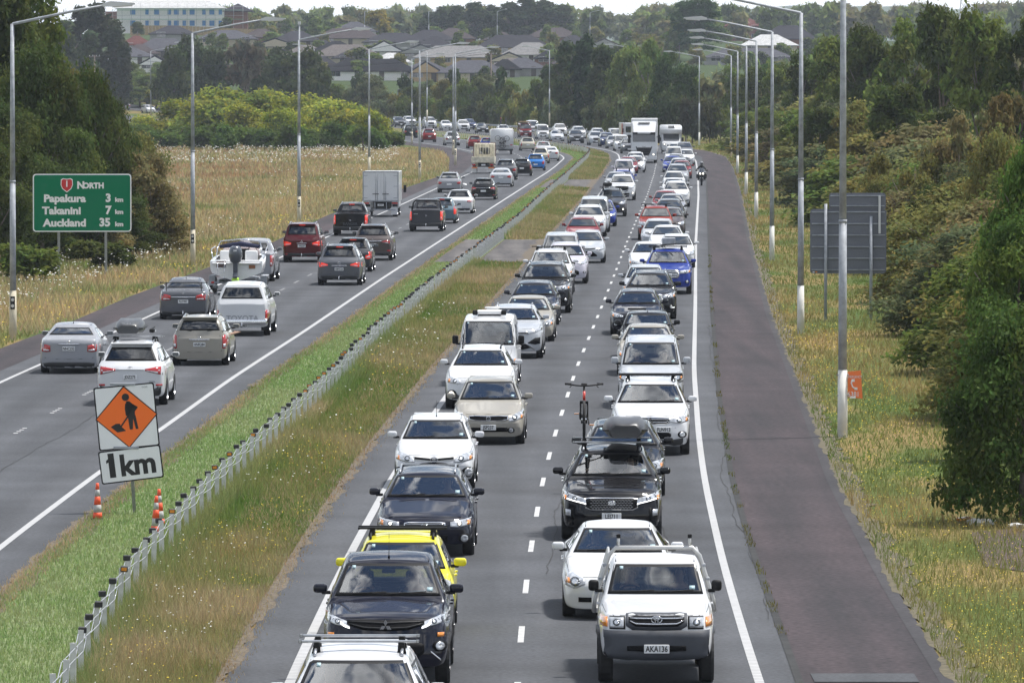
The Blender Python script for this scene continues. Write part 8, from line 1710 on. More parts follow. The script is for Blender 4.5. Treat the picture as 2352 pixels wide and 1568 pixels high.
# ------------------------------------------------------------------ the queue, left lane (A) then right lane (B)
S_ = 'S'; pl = lambda *a, **k: place(*a, **k)
D_ = lambda c, h, lb, sk=0, pose='drive': ('d', c, h, sk, pose, lb)
Q_ = lambda c, h, lb, sk=0: ('p', c, h, sk, 'rest', lb)
pl('S', 'A', 1431, 2632, 'w', 'rail_suv', 'white', 'white SUV with silver roof bars cut by the bottom edge of the picture', occ=[D_('black', 'short', 'driver in black inside the white SUV at the bottom edge'), Q_('grey', 'fair', 'fair-haired passenger inside the white SUV at the bottom edge')])
pl('S', 'A', 1554, 2244.6, 'w', 'black_ute', 'ink', 'black pickup truck with three-diamond badge right behind the bottom white SUV', occ=[D_('black', 'short', 'driver in black inside the black pickup truck'), Q_('white', 'fair', 'passenger in a white top inside the black pickup truck')])
pl('S', 'A', 1606, 2161, 'w', 'yellow_hatch', 'yellow', 'bright yellow hatchback with black roof bars behind the black pickup truck')
pl('S', 'A', 1709, 1894, 'w', 'black_wagon', 'ink', 'black station wagon with lit headlights and oval chrome grille', occ=[D_('black', 'short', 'driver with dark glasses inside the black station wagon'), Q_('grey', 'long', 'passenger inside the black station wagon')])
pl('S', 'A', 1745, 1673, 'w', 'white_hatch', 'white', 'white hatchback with wide black lower grille, ahead of the beige hatchback', occ=[D_('stripe', 'short', 'driver in a light shirt inside the white hatchback')])
pl('S', 'A', 1961, 1520, 'w', 'beige_hatch', 'champagne', 'beige hatchback with plate JSP237 beside the dashed line', occ=[D_('blue', 'short', 'driver in blue inside the beige hatchback'), Q_('coral', 'long', 'passenger inside the beige hatchback')])
pl('S', 'A', 1926, 1395.5, 'w', 'white_wagon', 'white', 'white wagon with black bumper cladding and one lit fog lamp near the verge', occ=[D_('grey', 'short', 'driver inside the white wagon with black cladding'), Q_('grey', 'fair', 'passenger in grey inside the white wagon with black cladding')])
pl('S', 'A', 1954, 1280, 'w', 'old_van', 'white', 'older boxy white van with black mirrors and roof unit', occ=[D_('coral', 'short', 'driver in a coral shirt inside the boxy white van'), Q_('lime', 'long', 'passenger with lime top inside the boxy white van')])
pl('S', 'A', 2057, 1229, 'w', 'angular_suv', 'psilver', 'pale silver SUV with angular black side intakes', occ=[D_('black', 'short', 'driver inside the pale silver angular SUV'), Q_('black', 'long', 'dark-haired passenger inside the pale silver angular SUV')])
pl('S', 'A', 2113, 1190, 'w', 'smooth_sedan', 'champagne', 'champagne sedan with tall narrow grille behind the angular SUV')
pl('S', 'A', 2138, 1132, 'w', 'wagon:0', 'ink', 'dark wagon with aerial just ahead of the black SUV with chrome grille')
pl('S', 'A', 2182.5, 1058, 'w', 'bigsuv:0', 'black', 'large black SUV with chrome-barred grille on the verge side')
pl('S', 'A', 2203, 1005, 'w', 'ute:0', 'white', 'white pickup with black roof rack at the nearer median crossover', flags='b')
pl('S', 'A', 2264, 978, 'w', 'suv:2', 'lilac', 'white crossover with pink cloud reflected in its windscreen')
pl('S', 'A', 2244, 940, 'w', 'minivan', 'psilver', 'pale silver people carrier behind the pickup with the roof rack')
pl('S', 'A', 2349, 926, 'w', 'hatch:2', 'psilver', 'silver hatchback whose big black lower grille shows beside the dashes')
pl('S', 'A', 2331, 873, 'w', 'wagon:1', 'red', 'red car with red mirrors and sky-filled windscreen in the left lane')
pl('S', 'A', 2358, 826, 'w', 'suv:1', 'white', 'white SUV with glass roof just behind the red-mirrored car')
pl('S', 'A', 2377, 795, 'w', 'van', 'psilver', 'silver-roofed van behind the white SUV with glass roof')
pl('S', 'A', 2407, 804, 'w', 'hatch:1', 'blue', 'blue small car peeping out right of the silver-roofed van', flags='l')
pl('S', 'A', 2446, 760, 'w', 'suv:1', 'dgrey', 'dark grey SUV with black load on its roof and one lit fog lamp', flags='bf')
pl('S', 'A', 2489, 702, 'w', 'ute:0', 'white', 'white pickup truck with lit fog lamp beside the far crossover', flags='f')
pl('S', 'A', 2467, 690, 'w', 'sedan:1', 'silver', 'grey sedan half hidden left of the white pickup with fog lamp')
pl('S', 'A', 2491, 686, 'w', 'wagon:0', 'blue', 'blue car with roof bars behind the white fog-lamp pickup', flags='b')
pl('S', 'A', 2496, 642, 'w', 'minivan', 'lilac', 'pinkish-white people carrier at the green median tip')
pl('S', 'A', 2512, 630, 'w', 'sedan:0', 'red', 'red sedan half hidden behind the pinkish people carrier')
pl('S', 'A', 2542, 627, 'w', 'hatch:2', 'white', 'white hatchback at the back wheel side of the tall white truck')
pl('S', 'A', 2542, 611, 'w', 'suv:0', 'white', 'white SUV with roof rack directly in front of the tall white truck', flags='b')
F_ = 'far cars coming round the bend'
for i, (xc, Z, model, colr, fl, lb) in enumerate([
 (2517, 748, 'suv:1', 'grey', 'l', 'grey SUV with one lit headlight left of the tall white truck'), (2487, 772, 'minivan', 'white', '', 'white people carrier left of the grey lit SUV'),
 (2458, 798, 'hatch:0', 'silver', 'l', 'silver hatchback with lit headlight on the bend'), (2432, 818, 'suv:1', 'navy', 'l', 'dark blue SUV with lit headlight on the bend'),
 (2388, 834, 'suv:0', 'psilver', '', 'pale silver SUV at the inner edge of the bend'), (2309, 857, 'suv:0', 'dgrey', '', 'dark bronze SUV heading round the inside of the bend'),
 (2232, 882, 'sedan:0', 'psilver', '', 'pale silver sedan below the white van on the bend'), (2173, 912, 'van', 'white', 'l', 'white van with lit headlights on the bend'),
 (2104, 938, 'van', 'red', '', 'red van carrying a load of timber'), (2019, 968, 'wagon:0', 'white', 'b', 'white wagon with two bicycles on its roof'),
 (1933, 1004, 'sedan:0', 'black', '', 'black sedan on the bend between two white cars'), (1858, 1030, 'ute:0', 'white', '', 'white pickup truck with black grille behind the lamp post pair'),
 (1790, 1057, 'hatch:1', 'white', '', 'white low hatchback left of the lamp post pair'), (1605, 1112, 'suv:0', 'dgrey', '', 'dark grey SUV at the left end of the far queue')]):
 pl('S', 'A', xc, 500, 'f', model, colr, lb, flags=fl, Zf=Z, group=F_)
for i, (xc, Z, model, colr, fl, lb) in enumerate([
 (2396, 884, 'suv:0', 'white', 'l', 'white SUV behind the pale silver SUV on the bend'), (2467, 862, 'minivan', 'white', '', 'small white vehicle between bend cars and the orange-sided truck'), (2320, 916, 'suv:1', 'white', '', 'white SUV behind the dark bronze SUV'), (2245, 950, 'ute:0', 'white', '', 'white pickup above the pale silver sedan'),
 (2135, 990, 'van', 'white', '', 'white van hidden between the red van and the white van'), (1885, 1060, 'suv:1', 'navy', 'l', 'dark SUV with lit lamp behind the white pickup at the lamp posts'), (1726, 1085, 'bigsuv:0', 'white', 'b', 'large white SUV with roof rack in the outer lane of the far bend'), (1648, 1130, 'suv:0', 'white', '', 'white SUV in the outer lane at the left end of the far queue')]):
 pl('S', 'B', xc, 500, 'f', model, colr, lb, flags=fl, Zf=Z, group=F_)
# right lane
pl('S', 'B', 2621, 2248, 'w', 'farm_ute', 'white', 'nearest white flat-deck pickup truck with plate AKA136', occ=[D_('black', 'short', 'driver in black with arm on the wheel of the flat-deck pickup'), Q_('black', 'short', 'passenger in the flat-deck pickup')])
pl('S', 'B', 2471, 2104, 'w', 'shiny_coupe', 'white', 'white sports sedan partly hidden by the flat-deck pickup', occ=[D_('black', 'short', 'driver in black inside the white sports sedan'), Q_('grey', 'fair', 'passenger inside the white sports sedan')])
pl('S', 'B', 2447, 1804.6, 'w', 'black_suv', 'black', 'glossy black SUV with honeycomb grille and plate LEJ711', occ=[D_('grey', 'short', 'driver in cap inside the glossy black SUV'), Q_('stripe', 'long', 'passenger in a necklace-trimmed top inside the glossy black SUV')])
pl('S', 'B', 2490, 1699, 'w', 'wagon:1', 'black', 'black wagon hidden behind the roof box of the glossy black SUV')
pl('S', 'B', 2602.6, 1531, 'w', 'plain_suv', 'white', 'white SUV with three-diamond badge and black roof bars', occ=[D_('white', 'short', 'driver in a white vest inside the white three-diamond SUV'), Q_('coral', 'long', 'passenger inside the white three-diamond SUV')])
pl('S', 'B', 2604, 1364.7, 'w', 'silver_mpv', 'psilver', 'silver people carrier with large windscreen in the right lane', occ=[D_('black', 'short', 'driver inside the silver people carrier'), Q_('white', 'long', 'passenger in white inside the silver people carrier')])
pl('S', 'B', 2592, 1304, 'w', 'sedan:0', 'champagne', 'champagne sedan seen only by its roof behind the silver people carrier')
pl('S', 'B', 2590, 1251.6, 'w', 'round_mini', 'black', 'small black round-mirrored hatchback in the right lane', occ=[D_('grey', 'short', 'driver in sunglasses inside the small black hatchback'), Q_('white', 'fair', 'fair passenger inside the small black hatchback')])
pl('S', 'B', 2549, 1165.5, 'w', 'scoop_wagon', 'ink', 'black wagon with bonnet scoop left of the small black hatchback')
pl('S', 'B', 2601, 1092.8, 'w', 'crossover_suv', 'black', 'black SUV with slim running lights behind the scoop wagon')
pl('S', 'B', 2580, 1066, 'w', 'hatch:1', 'psilver', 'silver hatchback half hidden left of the blue pickup')
pl('S', 'B', 2671.6, 1003, 'w', 'big_ute', 'blue', 'deep blue pickup truck with big chrome grille and roof cargo')
pl('S', 'B', 2597, 972, 'w', 'lux_sedan', 'white', 'white sedan with fine-barred grille left of the blue pickup')
pl('S', 'B', 2706, 941.6, 'w', 'hatch:0', 'white', 'white small sedan right behind the blue pickup, near the edge line')
pl('S', 'B', 2669, 905, 'w', 'sedan:1', 'white', 'white sedan behind the white small sedan')
pl('S', 'B', 2635, 881, 'w', 'wagon:0', 'psilver', 'silver wagon just ahead of the red pickup')
pl('S', 'B', 2622.7, 830, 'w', 'ute:1', 'orange', 'red pickup truck with black roof bars in the right lane', flags='b')
pl('S', 'B', 2679, 833.7, 'w', 'hatch:0', 'brown', 'brownish grey hatchback right of the red pickup')
pl('S', 'B', 2677, 800.5, 'w', 'wagon:1', 'dgrey', 'dark grey car behind the red pickup')
pl('S', 'B', 2689, 779, 'w', 'sedan:0', 'silver', 'silver-grey sedan behind the dark grey car')
pl('S', 'B', 2661.7, 766, 'w', 'hatch:1', 'red', 'red hatchback with black mirror in the right lane')
pl('S', 'B', 2704, 729, 'w', 'suv:1', 'white', 'white crossover with open front grille behind the red hatchback')
pl('S', 'B', 2697, 714, 'w', 'sedan:1', 'white', 'white sedan just behind the open-grille crossover')
pl('S', 'B', 2696, 688, 'w', 'hatch:2', 'white', 'white hatchback two behind the open-grille crossover')
pl('S', 'B', 2709, 660, 'w', 'suv:1', 'silver', 'silver-grey SUV level with the motorcycle rider')
pl('S', 'B', 2727, 645, 'w', 'hatch:0', 'red', 'red car glimpsed at the right of the far queue')
pl('S', 'B', 2716.6, 635.6, 'w', 'wagon:0', 'psilver', 'silver wagon in front of the red glimpsed car')
pl('S', 'B', 2690, 626, 'w', 'sedan:0', 'blue', 'blue and yellow marked car at the left of the far right lane')
pl('S', 'B', 2704, 617, 'w', 'sedan:1', 'psilver', 'pale sedan in front of the white van-like vehicle')
pl('S', 'B', 2694.6, 589.7, 'w', 'minivan', 'white', 'white people carrier in front of the motorhome')
pl('S', 'B', 2744, 602, 'w', 'hatch:0', 'white', 'white hatchback at the right edge line in front of the motorhome')
pl('S', 'B', 2702, 574, 'w', 'wagon:1', 'white', 'white wagon with roof box just in front of the motorhome', flags='r')
pl('S', 'B', 2737, 571.6, 'w', 'suv:1', 'grey', 'dark grey SUV right of the motorhome cab')
# driving away
pl('N', 'R', 531, 1618, 'g', 'silver_suv_r', 'white', 'silver SUV with roof box and plate JDZ275 behind the roadworks sign')
pl('N', 'L', 286, 1491, 'g', 'silver_sedan_r', 'silver', 'silver sedan with plate NNC252 at the far left')
pl('N', 'R', 804, 1460, 'g', 'beige_wagon_r', 'champagne', 'beige wagon with plate HNR284 and an arm out of its window', occ=[D_('black', 'short', 'driver resting an arm out of the beige wagon window', 0, 'arm_out')])
pl('N', 'R', 975, 1341, 'g', 'canopy_ute_r', 'white', 'white canopied pickup truck with plate DGK465')
pl('N', 'L', 740, 1276, 'g', 'grey_sedan_r', 'grey', 'grey sedan with black rear wing and plate FUT997')
pl('N', 'L', 1012, 1125, 'g', 'ute:1', 'silver', 'silver pickup truck towing the white boat')
pl('N', 'R', 1361, 1140, 'g', 'grey_suv_r', 'grey', 'grey SUV with plate NBN526 and lit brake lights')
pl('N', 'L', 1212, 1048, 'g', 'maroon_suv_r', 'maroon', 'maroon SUV with plate FPE559 and lit brake lights')
pl('N', 'X', 1413, 1092, 'g', 'hatch:1', 'dgrey', 'small dark hatchback right behind the grey SUV', flags='k', adj=2)
pl('N', 'R', 1494, 1055.6, 'g', 'brown_suv_r', 'brown', 'brown SUV with plate JFL996', adj=6)
pl('N', 'L', 1405, 942, 'g', 'black_pickup_r', 'black', 'black pickup truck lettered on its tailgate, brake lights lit')
pl('N', 'R', 1707, 925.5, 'g', 'grey_pickup_r', 'dgrey', 'dark grey pickup truck with sports bar and plate NLB887')
pl('N', 'R', 1769, 894, 'g', 'hatch:0', 'teal', 'small grey-blue hatchback right of the dark grey pickup', flags='k')
pl('N', 'R', 1838, 854, 'g', 'white_golf_r', 'white', 'white hatchback with round tailgate badge')
pl('N', 'R', 1935, 798.6, 'g', 'black_tourer_r', 'black', 'black wagon with wide red lights and white plate')
pl('N', 'R', 2005, 747.6, 'g', 'sedan:0', 'psilver', 'silver sedan with red lights beyond the black wagon')
pl('N', 'L', 1799, 770.6, 'g', 'wagon:1', 'silver', 'silver family car alone in the left lane below the tray truck', flags='r')
pl('N', 'R', 2023, 719.5, 'g', 'suv:0', 'grey', 'dark grey SUV behind the silver sedan driving away')
pl('N', 'R', 2088, 704, 'g', 'hatch:0', 'black', 'black hatchback left of the sky-blue hatchback')
pl('N', 'R', 2143, 682.5, 'g', 'hatch:1', 'sky', 'sky-blue hatchback driving away')
pl('N', 'R', 2163, 653.8, 'g', 'hatch:0', 'cream', 'silver-beige hatchback with orange load behind its rear window')
pl('N', 'R', 2200.4, 644, 'g', 'sedan:0', 'white', 'white sedan nearest the median at the apex of the bend')
pl('N', 'R', 2173.6, 622, 'g', 'wagon:0', 'white', 'white wagon with dark rear window beyond the white sedan', flags='k')
pl('N', 'R', 2111, 603, 'g', 'hatch:0', 'cream', 'cream hatchback right of the white caravan')
pl('N', 'L', 1949, 604, 'g', 'hatch:1', 'blue', 'blue hatchback half hidden by the white caravan', flags='k')
pl('N', 'L', 1899.5, 594.5, 'g', 'hatch:0', 'red', 'red hatchback behind the lamp post pair')
pl('N', 'L', 1809, 583, 'g', 'suv:2', 'white', 'white SUV with bicycle on its back, behind the lamp post pair')
pl('N', 'L', 1716, 569, 'g', 'suv:2', 'red', 'red SUV near the eighth left lamp post')
pl('N', 'L', 1642, 552.4, 'g', 'bigsuv:0', 'black', 'black SUV at the edge of the flowering evergreens')
pl('N', 'L', 506, 500, 'f', 'suv:1', 'silver', 'silver SUV on the far-left stretch above the bushes', Zf=1252, group='vehicles on the far-left stretch of road')
pl('S', 'F', 461, 500, 'f', 'suv:0', 'white', 'white SUV on the far-left stretch, left of the silver SUV', Zf=1275, group='vehicles on the far-left stretch of road')
pl('S', 'F', 609, 500, 'f', 'hatch:1', 'white', 'white car half hidden by a yellow-green bush on the far-left stretch', Zf=1240, group='vehicles on the far-left stretch of road')
run_queue()
def on_roof(label_part, dx, dy, dz=0.0):
 for q, v, c, rz in VEH:
  if label_part in q['label']:
   return Matrix.Translation(q['root'].location) @ Matrix.Rotation(rz, 4, 'Z') @ Matrix.Translation((dx, dy, v.rtop + dz)), rz, v
def at_roof(lbl, fn, dx, dy, dz=0.0, turn=0.0, sc=1.0):
 M_, rz, v = on_roof(lbl, dx, dy, dz); e = fn((0, 0, 0), 0); e.location = M_.to_translation(); e.rotation_euler = (0, 0, rz + turn); e.scale = (sc,) * 3; return e
# image right is the vehicle's left (+y) for the oncoming queue
at_roof('glossy black SUV', lambda l, r_: add_roofbox('', l, r_, 'k', label='dark grey roof box on the glossy black SUV', L_=2.0, W=.84, h=.36), -.35, .26, .16)
M_rb = mat('red_bicycle_paint', (.75, .05, .03), .3, coat=1)
at_roof('glossy black SUV', lambda l, r_: bicycle(l, r_, M_rb, 'red mountain bike standing upright on the roof of the glossy black SUV'), -.15, -.52, .15)
at_roof('silver SUV with roof box', lambda l, r_: add_roofbox('', l, r_, 'g', label='dark roof box with white lettering on the silver SUV', L_=1.9, W=.78, h=.38, text='THULE'), 0, .16, .16)
at_roof('silver SUV with roof box', lambda l, r_: (lambda e: (tag(e, 'folded black bicycle carrier on the silver SUV roof', 'bicycle rack'), tube_obj('bar', e, M_galv, [(-.7, 0, 0), (.6, 0, 0)], .02, 6), tube_obj('clamp_arm', e, M_black, [(-.7, 0, .02), (-.3, .02, .10), (.1, 0, .12)], .025, 6), box_obj('clamp', e, M_black, -.75, -.55, -.07, .07, .0, .10, .02, 1), e)[-1])(empty('roof_bicycle_rack')), 0, -.46, .18)
# roof air unit and clamps on the boxy van
def van_unit(l, r_):
 e = empty('roof_vent'); tag(e, 'flat white roof vent unit with black end brackets on the boxy van', 'roof vent'); box_obj('unit', e, M_white, -.5, .35, -.36, .36, 0, .10, .03, 2)
 for s_ in (1, -1): box_obj('bracket', e, M_black, .22, .42, s_ * .40 - .07, s_ * .40 + .07, -.02, .12, .02, 1)
 bm = bmesh.new(); add_tube(bm, [(-1.1, .05, 0), (-1.1, .05, .14)], .17, 14); add_tube(bm, [(-1.1, .05, .12), (-1.1, .05, .16)], .22, 14); link('vent_cap', bm_mesh('vent_cap', bm, M_white), e); return e
at_roof('older boxy white van', van_unit, .1, .0, .0)
def cargo(l, r_):
 e = empty('roof_cargo'); tag(e, 'grey metal box and folded black chair on the blue pickup roof', 'luggage'); box_obj('box', e, M_galv, -.3, .3, -.26, .26, 0, .28, .02, 1)
 bm = bmesh.new(); add_tube(bm, [(.35, -.3, 0), (.35, .3, .05)], .02, 5); add_tube(bm, [(.4, -.25, .0), (.75, .2, .02)], .02, 5); link('folded_frame', bm_mesh('folded_frame', bm, M_black), e); return e
at_roof('deep blue pickup', cargo, .2, .03, .12)
def tload(l, r_):
 e = empty('timber_load'); tag(e, 'bundle of timber on the roof of the red van', 'timber'); r9 = random.Random(4)
 for k in range(12): box_obj('plank', e, mat('raw_timber', (.36, .25, .13), .85), -1.6, 1.8 + r9.uniform(-.3, .3), -.62 + (k % 6) * .2, -.45 + (k % 6) * .2, .06 + .08 * (k // 6), .12 + .08 * (k // 6))
 return e
at_roof('red van carrying', tload, -.3, 0, 0)
for dy, lb in ((-.35, 'bicycle on the roof of the far white wagon, left one'), (.35, 'bicycle on the roof of the far white wagon, right one')): at_roof('white wagon with two bicycles', lambda l, r_: bicycle(l, r_, M_black if dy > 0 else M_rb, lb, 'bicycles on the far white wagon'), 0, dy, .14)
def softload(l, r_):
 e = empty('roof_load'); tag(e, 'black covered load on the dark grey SUV roof', 'luggage'); box_obj('bundle', e, M_black, -.5, .5, -.28, .28, 0, .22, .09, 3, True); tube_obj('strap', e, M_trim, [(0, -.3, 0), (0, 0, .235), (0, .3, 0)], .015, 5); return e
at_roof('dark grey SUV with black load', softload, .2, -.25, .14)
for q, v, c, rz in VEH:
 if q['label'].startswith('white SUV with bicycle on its back'):
  b = bicycle((0, 0, 0), 0, M_black, 'bicycle carried across the back of the white SUV'); b.matrix_world = Matrix.Translation(q['root'].location) @ Matrix.Rotation(rz, 4, 'Z') @ Matrix.Translation((-v.L / 2 - .25, 0, .72)) @ Matrix.Rotation(math.pi / 2, 4, 'Z') @ Matrix.Scale(.85, 4)
# small things lying about
def litter(x, y, label, m, s_=1.0):
 p = at(x, y); bm = bmesh.new(); bmesh.ops.create_icosphere(bm, subdivisions=2, radius=.16 * s_); r9 = random.Random(x)
 for v_ in bm.verts: v_.co = Vector((v_.co.x * 1.7, v_.co.y * 1.2, v_.co.z * .45)) * r9.uniform(.7, 1.3); v_.co.z += .05
 o = link('litter', bm_mesh('litter', bm, m), None, (p.x, p.y, 0)); tag(o, label, 'litter')
litter(2255, 1205, 'crumpled white plastic bag under the nearest oak', M_white, 1.0); litter(2215, 1197, 'flat orange wrapper beside the white plastic bag', M_amber, .6); litter(2336, 1212, 'white wrapper at the right edge under the oak', M_white, .7); litter(1090, 663 + 0, 'x', M_white, .01) if False else None
litter(1063, 425, 'white rubbish at the left shoulder below the lamp posts', M_white, 1.1)
# ---- give look-alikes with one label their place in the row
from collections import defaultdict
ORD = 'first second third fourth fifth sixth seventh eighth ninth tenth eleventh twelfth thirteenth fourteenth fifteenth sixteenth seventeenth eighteenth nineteenth twentieth'.split()
def ordw(i):
 if i < 20: return ORD[i]
 t = ['twenty', 'thirty', 'forty', 'fifty', 'sixty', 'seventy', 'eighty', 'ninety'][(i + 1) // 10 - 2] if (i + 1) < 100 else None
 u = (i + 1) % 10
 return (t + '-' + ORD[u - 1]) if u else {2: 'twentieth', 3: 'thirtieth', 4: 'fortieth', 5: 'fiftieth'}.get((i + 1) // 10, t)
def relabel():
 d = defaultdict(list)
 for o in COL.objects:
  if o.parent is None and 'label' in o and 'category' in o: d[o['label']].append(o)
 for lb, os_ in d.items():
  if 1 < len(os_) <= 99:
   os_.sort(key=lambda o: o.location.x / max(o.location.y, 1))
   for i, o in enumerate(os_): o['label'] = lb + ', %s from the left' % ordw(i)
relabel()
# ------------------------------------------------------------------ grass, weeds and flowers (things nobody could count)
def vnoise(x, y, sc, seed):
 r = np.random.default_rng(seed); g = r.random((256, 256)); u = x / sc; v = y / sc; i = np.floor(u).astype(int); j = np.floor(v).astype(int); fu = u - i; fv = v - j
 fu = fu * fu * (3 - 2 * fu); fv = fv * fv * (3 - 2 * fv); G = lambda a, b: g[a % 256, b % 256]
 return (G(i, j) * (1 - fu) + G(i + 1, j) * fu) * (1 - fv) + (G(i, j + 1) * (1 - fu) + G(i + 1, j + 1) * fu) * fv
def zsample(n, z0, z1, r, p=1.0):
 u = r.random(n)      # density falls with distance
 if p == 1: return z0 * (z1 / z0) ** u
 return (z0 ** (1 - p) + u * (z1 ** (1 - p) - z0 ** (1 - p))) ** (1 / (1 - p))
def grass(name, n, z0, z1, fa, fb, hgt, wid, cols, label, seed, p=1.6, edge=0, hvar=1.0, keep=None):
 r = np.random.default_rng(seed); Z = zsample(n, z0, z1, r, p); a = fa(Z); b = fb(Z); t = r.random(n)
 X = a + (b - a) * t
 if edge: X += r.normal(size=n) * edge
 k = ~(((Z > 318) & (Z < 362.5) & (X > fN_in(Z) + .3) & (X < fS_in(Z) + 1)) | ((Z > 525) & (Z < 566.5) & (X > fN_in(Z) + .3) & (X < fS_in(Z) + 1)))
 if keep is not None: k &= keep(X, Z, r)
 X, Z, t = X[k], Z[k], t[k]; n = len(X)
 nz_ = .6 * vnoise(X, Z * .45, 1.6, seed) + .4 * vnoise(X, Z * .5, .55, seed + 1); big = vnoise(X, Z * .4, 5.0, seed + 2)
 mixv = np.clip((nz_ * .55 + big * .6 - .3) * 1.8, 0, 1)
 hh = hgt(X, Z, t, mixv) * r.uniform(.45, 1.25, n) * hvar; ww = wid * np.maximum(Z / 130, .8) * r.uniform(.6, 1.4, n)
 an = r.uniform(0, 2 * math.pi, n); lean = r.uniform(.05, .75, n) * hh; la = r.uniform(0, 2 * math.pi, n)
 B = np.stack([X, Z, hill(Z)], 1); du = np.stack([np.cos(an) * ww, np.sin(an) * ww, 0 * an], 1); tip = B + np.stack([np.cos(la) * lean, np.sin(la) * lean, hh], 1)
 V = np.stack([B - du, B + du, tip], 1).reshape(-1, 3); F = np.arange(3 * n).reshape(n, 3)
 c0, c1, c2 = [np.array(c) for c in cols]; cc = np.where(mixv[:, None] < .5, c0 + (c1 - c0) * (mixv[:, None] * 2), c1 + (c2 - c1) * (mixv[:, None] * 2 - 1))
 cc = cc * r.uniform(.75, 1.25, n)[:, None] * (1 + r.normal(size=(n, 3)) * .06); col = np.repeat(np.clip(cc, .004, 1), 3, axis=0)
 o = link(name, np_mesh(name, V, F, M_grass, col)); o.color = (1, 1, 1, 1); tag(o, label, name.replace('_', ' '), kind='stuff'); return o
GRN = (.12, .20, .045); LGRN = (.20, .31, .10); STRAW = (.42, .335, .19); RUST = (.36, .24, .12); OLV = (.24, .25, .09)
C = lambda v: (lambda X, Z, t, m: np.full(len(X), v))
# short green strip between the outbound lanes and the barrier
grass('mown_grass', 110000, 88, 1000, lambda Z: fN_in(Z) + .1, lambda Z: fB(Z) + .15, C(.09), .010, (LGRN, (.24, .33, .12), (.29, .34, .15)), 'short green grass between the outbound lanes and the barrier', 11)
grass('dry_grass', 16000, 88, 700, lambda Z: fN_in(Z) - .02, lambda Z: fN_in(Z) + .4, C(.09), .009, (STRAW, (.46, .34, .18), OLV), 'dry grass fringe along the outbound seal edge', 12, edge=.06)
# tall rough grass between the barrier and the oncoming lanes
grass('long_grass', 110000, 88, 880, lambda Z: fB(Z) + .1, lambda Z: fS_in(Z) - .12, lambda X, Z, t, m: (.16 + .18 * m) * (1.25 - .7 * t), .009, (GRN, OLV, STRAW), 'long rough grass between the barrier and the oncoming lanes', 21)
grass('dry_grass', 42000, 88, 700, lambda Z: fS_in(Z) - 1.5, lambda Z: fS_in(Z) + .06, lambda X, Z, t, m: .06 + .12 * (1 - t), .009, (RUST, STRAW, RUST), 'brown dry grass along the edge of the oncoming lanes', 22, edge=.12)
grass('long_grass', 42000, 88, 900, lambda Z: fB(Z) - .2, lambda Z: fB(Z) + .35, C(.34), .008, ((.19, .26, .09), (.27, .28, .11), STRAW), 'taller uncut grass round the feet of the barrier posts', 23, edge=.05)
# right verge
grass('verge_grass', 90000, 96, 900, lambda Z: fS_ch(Z) + .02, lambda Z: np.maximum(hedge0(Z) + 4, fS_ch(Z) + 2), lambda X, Z, t, m: .11 + .13 * m, .010, ((.13, .20, .045), (.22, .22, .075), (.36, .28, .12)), 'rough green and straw grass on the right verge', 31)
# left verge and flower field
grass('verge_grass', 60000, 190, 800, lambda Z: fN_ch(Z) - 14, lambda Z: fN_ch(Z) - .02, lambda X, Z, t, m: .26 + .2 * m, .013, (OLV, STRAW, (.45, .34, .17)), 'dry rough grass on the left verge', 41)
grass('field_grass', 60000, 330, 830, lambda Z: fN_ch(Z) - 60, lambda Z: fN_ch(Z) - 10, C(.4), .02, ((.22, .23, .085), STRAW, (.38, .24, .13)), 'long dry grass of the flower field', 42, p=1.2)
def flowers(name, n, z0, z1, fa, fb, z, size, color, label, seed, thr=.5, sc=3.0, p=1.3):
 r = np.random.default_rng(seed); Z = zsample(n, z0, z1, r, p); a = fa(Z); b = fb(Z); X = a + (b - a) * r.random(n)
 k = vnoise(X, Z * .4, sc, seed) * .7 + r.random(n) * .3 > thr; X, Z = X[k], Z[k]; n = len(X); s = size * np.maximum(Z / 150, .8) * r.uniform(.6, 1.3, n); h = z * r.uniform(.7, 1.25, n) + hill(Z)
 Cc = np.stack([X, Z, h], 1); th = r.uniform(0, 6.28, n); u = np.stack([np.cos(th), np.sin(th), .2 * r.normal(size=n)], 1) * s[:, None]; v = np.stack([-np.sin(th), np.cos(th), .2 * r.normal(size=n)], 1) * s[:, None]
 V = np.stack([Cc - u, Cc - v, Cc + u, Cc + v, Cc + np.array([0, 0, 1]) * s[:, None] * .5], 1).reshape(-1, 3); i = np.arange(n)[:, None] * 5
 F = np.concatenate([i + np.array([[0, 1, 4]]), i + np.array([[1, 2, 4]]), i + np.array([[2, 3, 4]]), i + np.array([[3, 0, 4]])])
 tag(link(name, np_mesh(name, V, F, mat(name + '_petals', color, .7))), label, 'flowers', kind='stuff')
Y, Wh = (.75, .55, .02), (.62, .62, .58)
flowers('yellow_flowers', 3200, 96, 260, lambda Z: fS_ch(Z) + .05, lambda Z: fS_ch(Z) + 1.6 + 200 / Z, .2, .013, Y, 'small yellow flowers along the right shoulder edge', 51, .38)
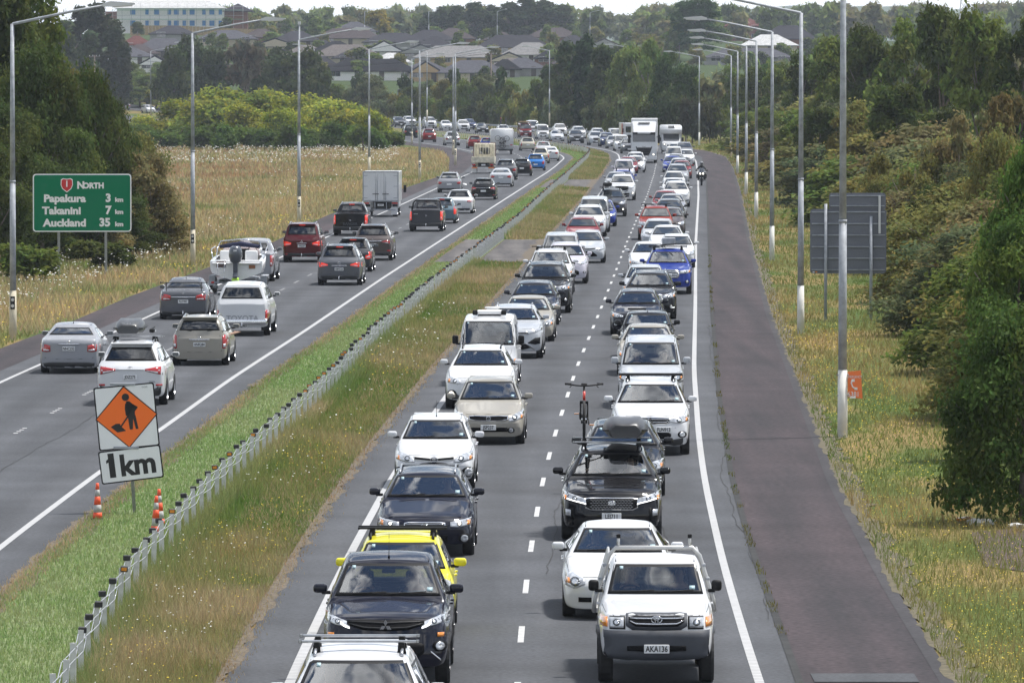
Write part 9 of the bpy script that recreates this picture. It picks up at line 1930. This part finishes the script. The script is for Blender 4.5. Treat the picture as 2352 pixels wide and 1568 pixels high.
flowers('yellow_flowers', 1800, 96, 180, lambda Z: fS_ch(Z) + .3, lambda Z: hedge0(Z) + 1, .26, .014, Y, 'small yellow flowers scattered over the right verge', 52, .55)
flowers('yellow_flowers', 1400, 88, 220, lambda Z: fB(Z) + .2, lambda Z: fS_in(Z) - .2, .3, .015, Y, 'small yellow flowers in the rough grass of the median', 53, .62, 2.0)
flowers('yellow_flowers', 700, 190, 420, lambda Z: fN_ch(Z) - 2.5, lambda Z: fN_ch(Z) - .1, .2, .018, Y, 'small yellow flowers along the left shoulder edge', 54, .5)
flowers('white_flowers', 3600, 640, 830, lambda Z: fN_ch(Z) - 45, lambda Z: fN_ch(Z) - 6 + (Z - 520) * .005, .55, .014, Wh, 'white umbel flowers covering the top of the field', 55, .40, 9, 1.0)
flowers('white_flowers', 1500, 300, 600, lambda Z: fN_ch(Z) - 30, lambda Z: fN_ch(Z) - 3, .5, .015, Wh, 'white umbel flowers scattered over the left field', 56, .56, 5)
flowers('white_flowers', 900, 215, 330, lambda Z: fN_ch(Z) - 7, lambda Z: fN_ch(Z) - 2, .6, .020, Wh, 'white umbel flowers around the legs of the green sign', 57, .45, 3)
flowers('white_flowers', 500, 92, 260, lambda Z: fB(Z) + .2, lambda Z: fS_in(Z) - .4, .35, .018, Wh, 'few white flowers in the rough grass of the median', 58, .5, 2)
# weeds growing from the joint right of the lanes
r = np.random.default_rng(61); grass('joint_weeds', 2600, 98, 330, lambda Z: fS_out(Z) - .03, lambda Z: fS_out(Z) + .05, C(.09), .010, ((.10, .13, .03), (.16, .15, .04), (.14, .12, .04)), 'low weeds growing in the joint beside the right lane', 61, edge=.03, keep=lambda X, Z, r: vnoise(X * 0, Z, 2.2, 5) > .60)
# bare leaf litter under the nearest oak
quad_patch('leaf_litter', [(2230, 1222), (2420, 1205), (2420, 1320), (2260, 1300)], .004, mat('leaf_litter', (.075, .05, .04), .95, noise=.5, nscale=5), 'bare ground with dead leaves under the nearest oak')
bpy.data.scenes.remove(TMP)
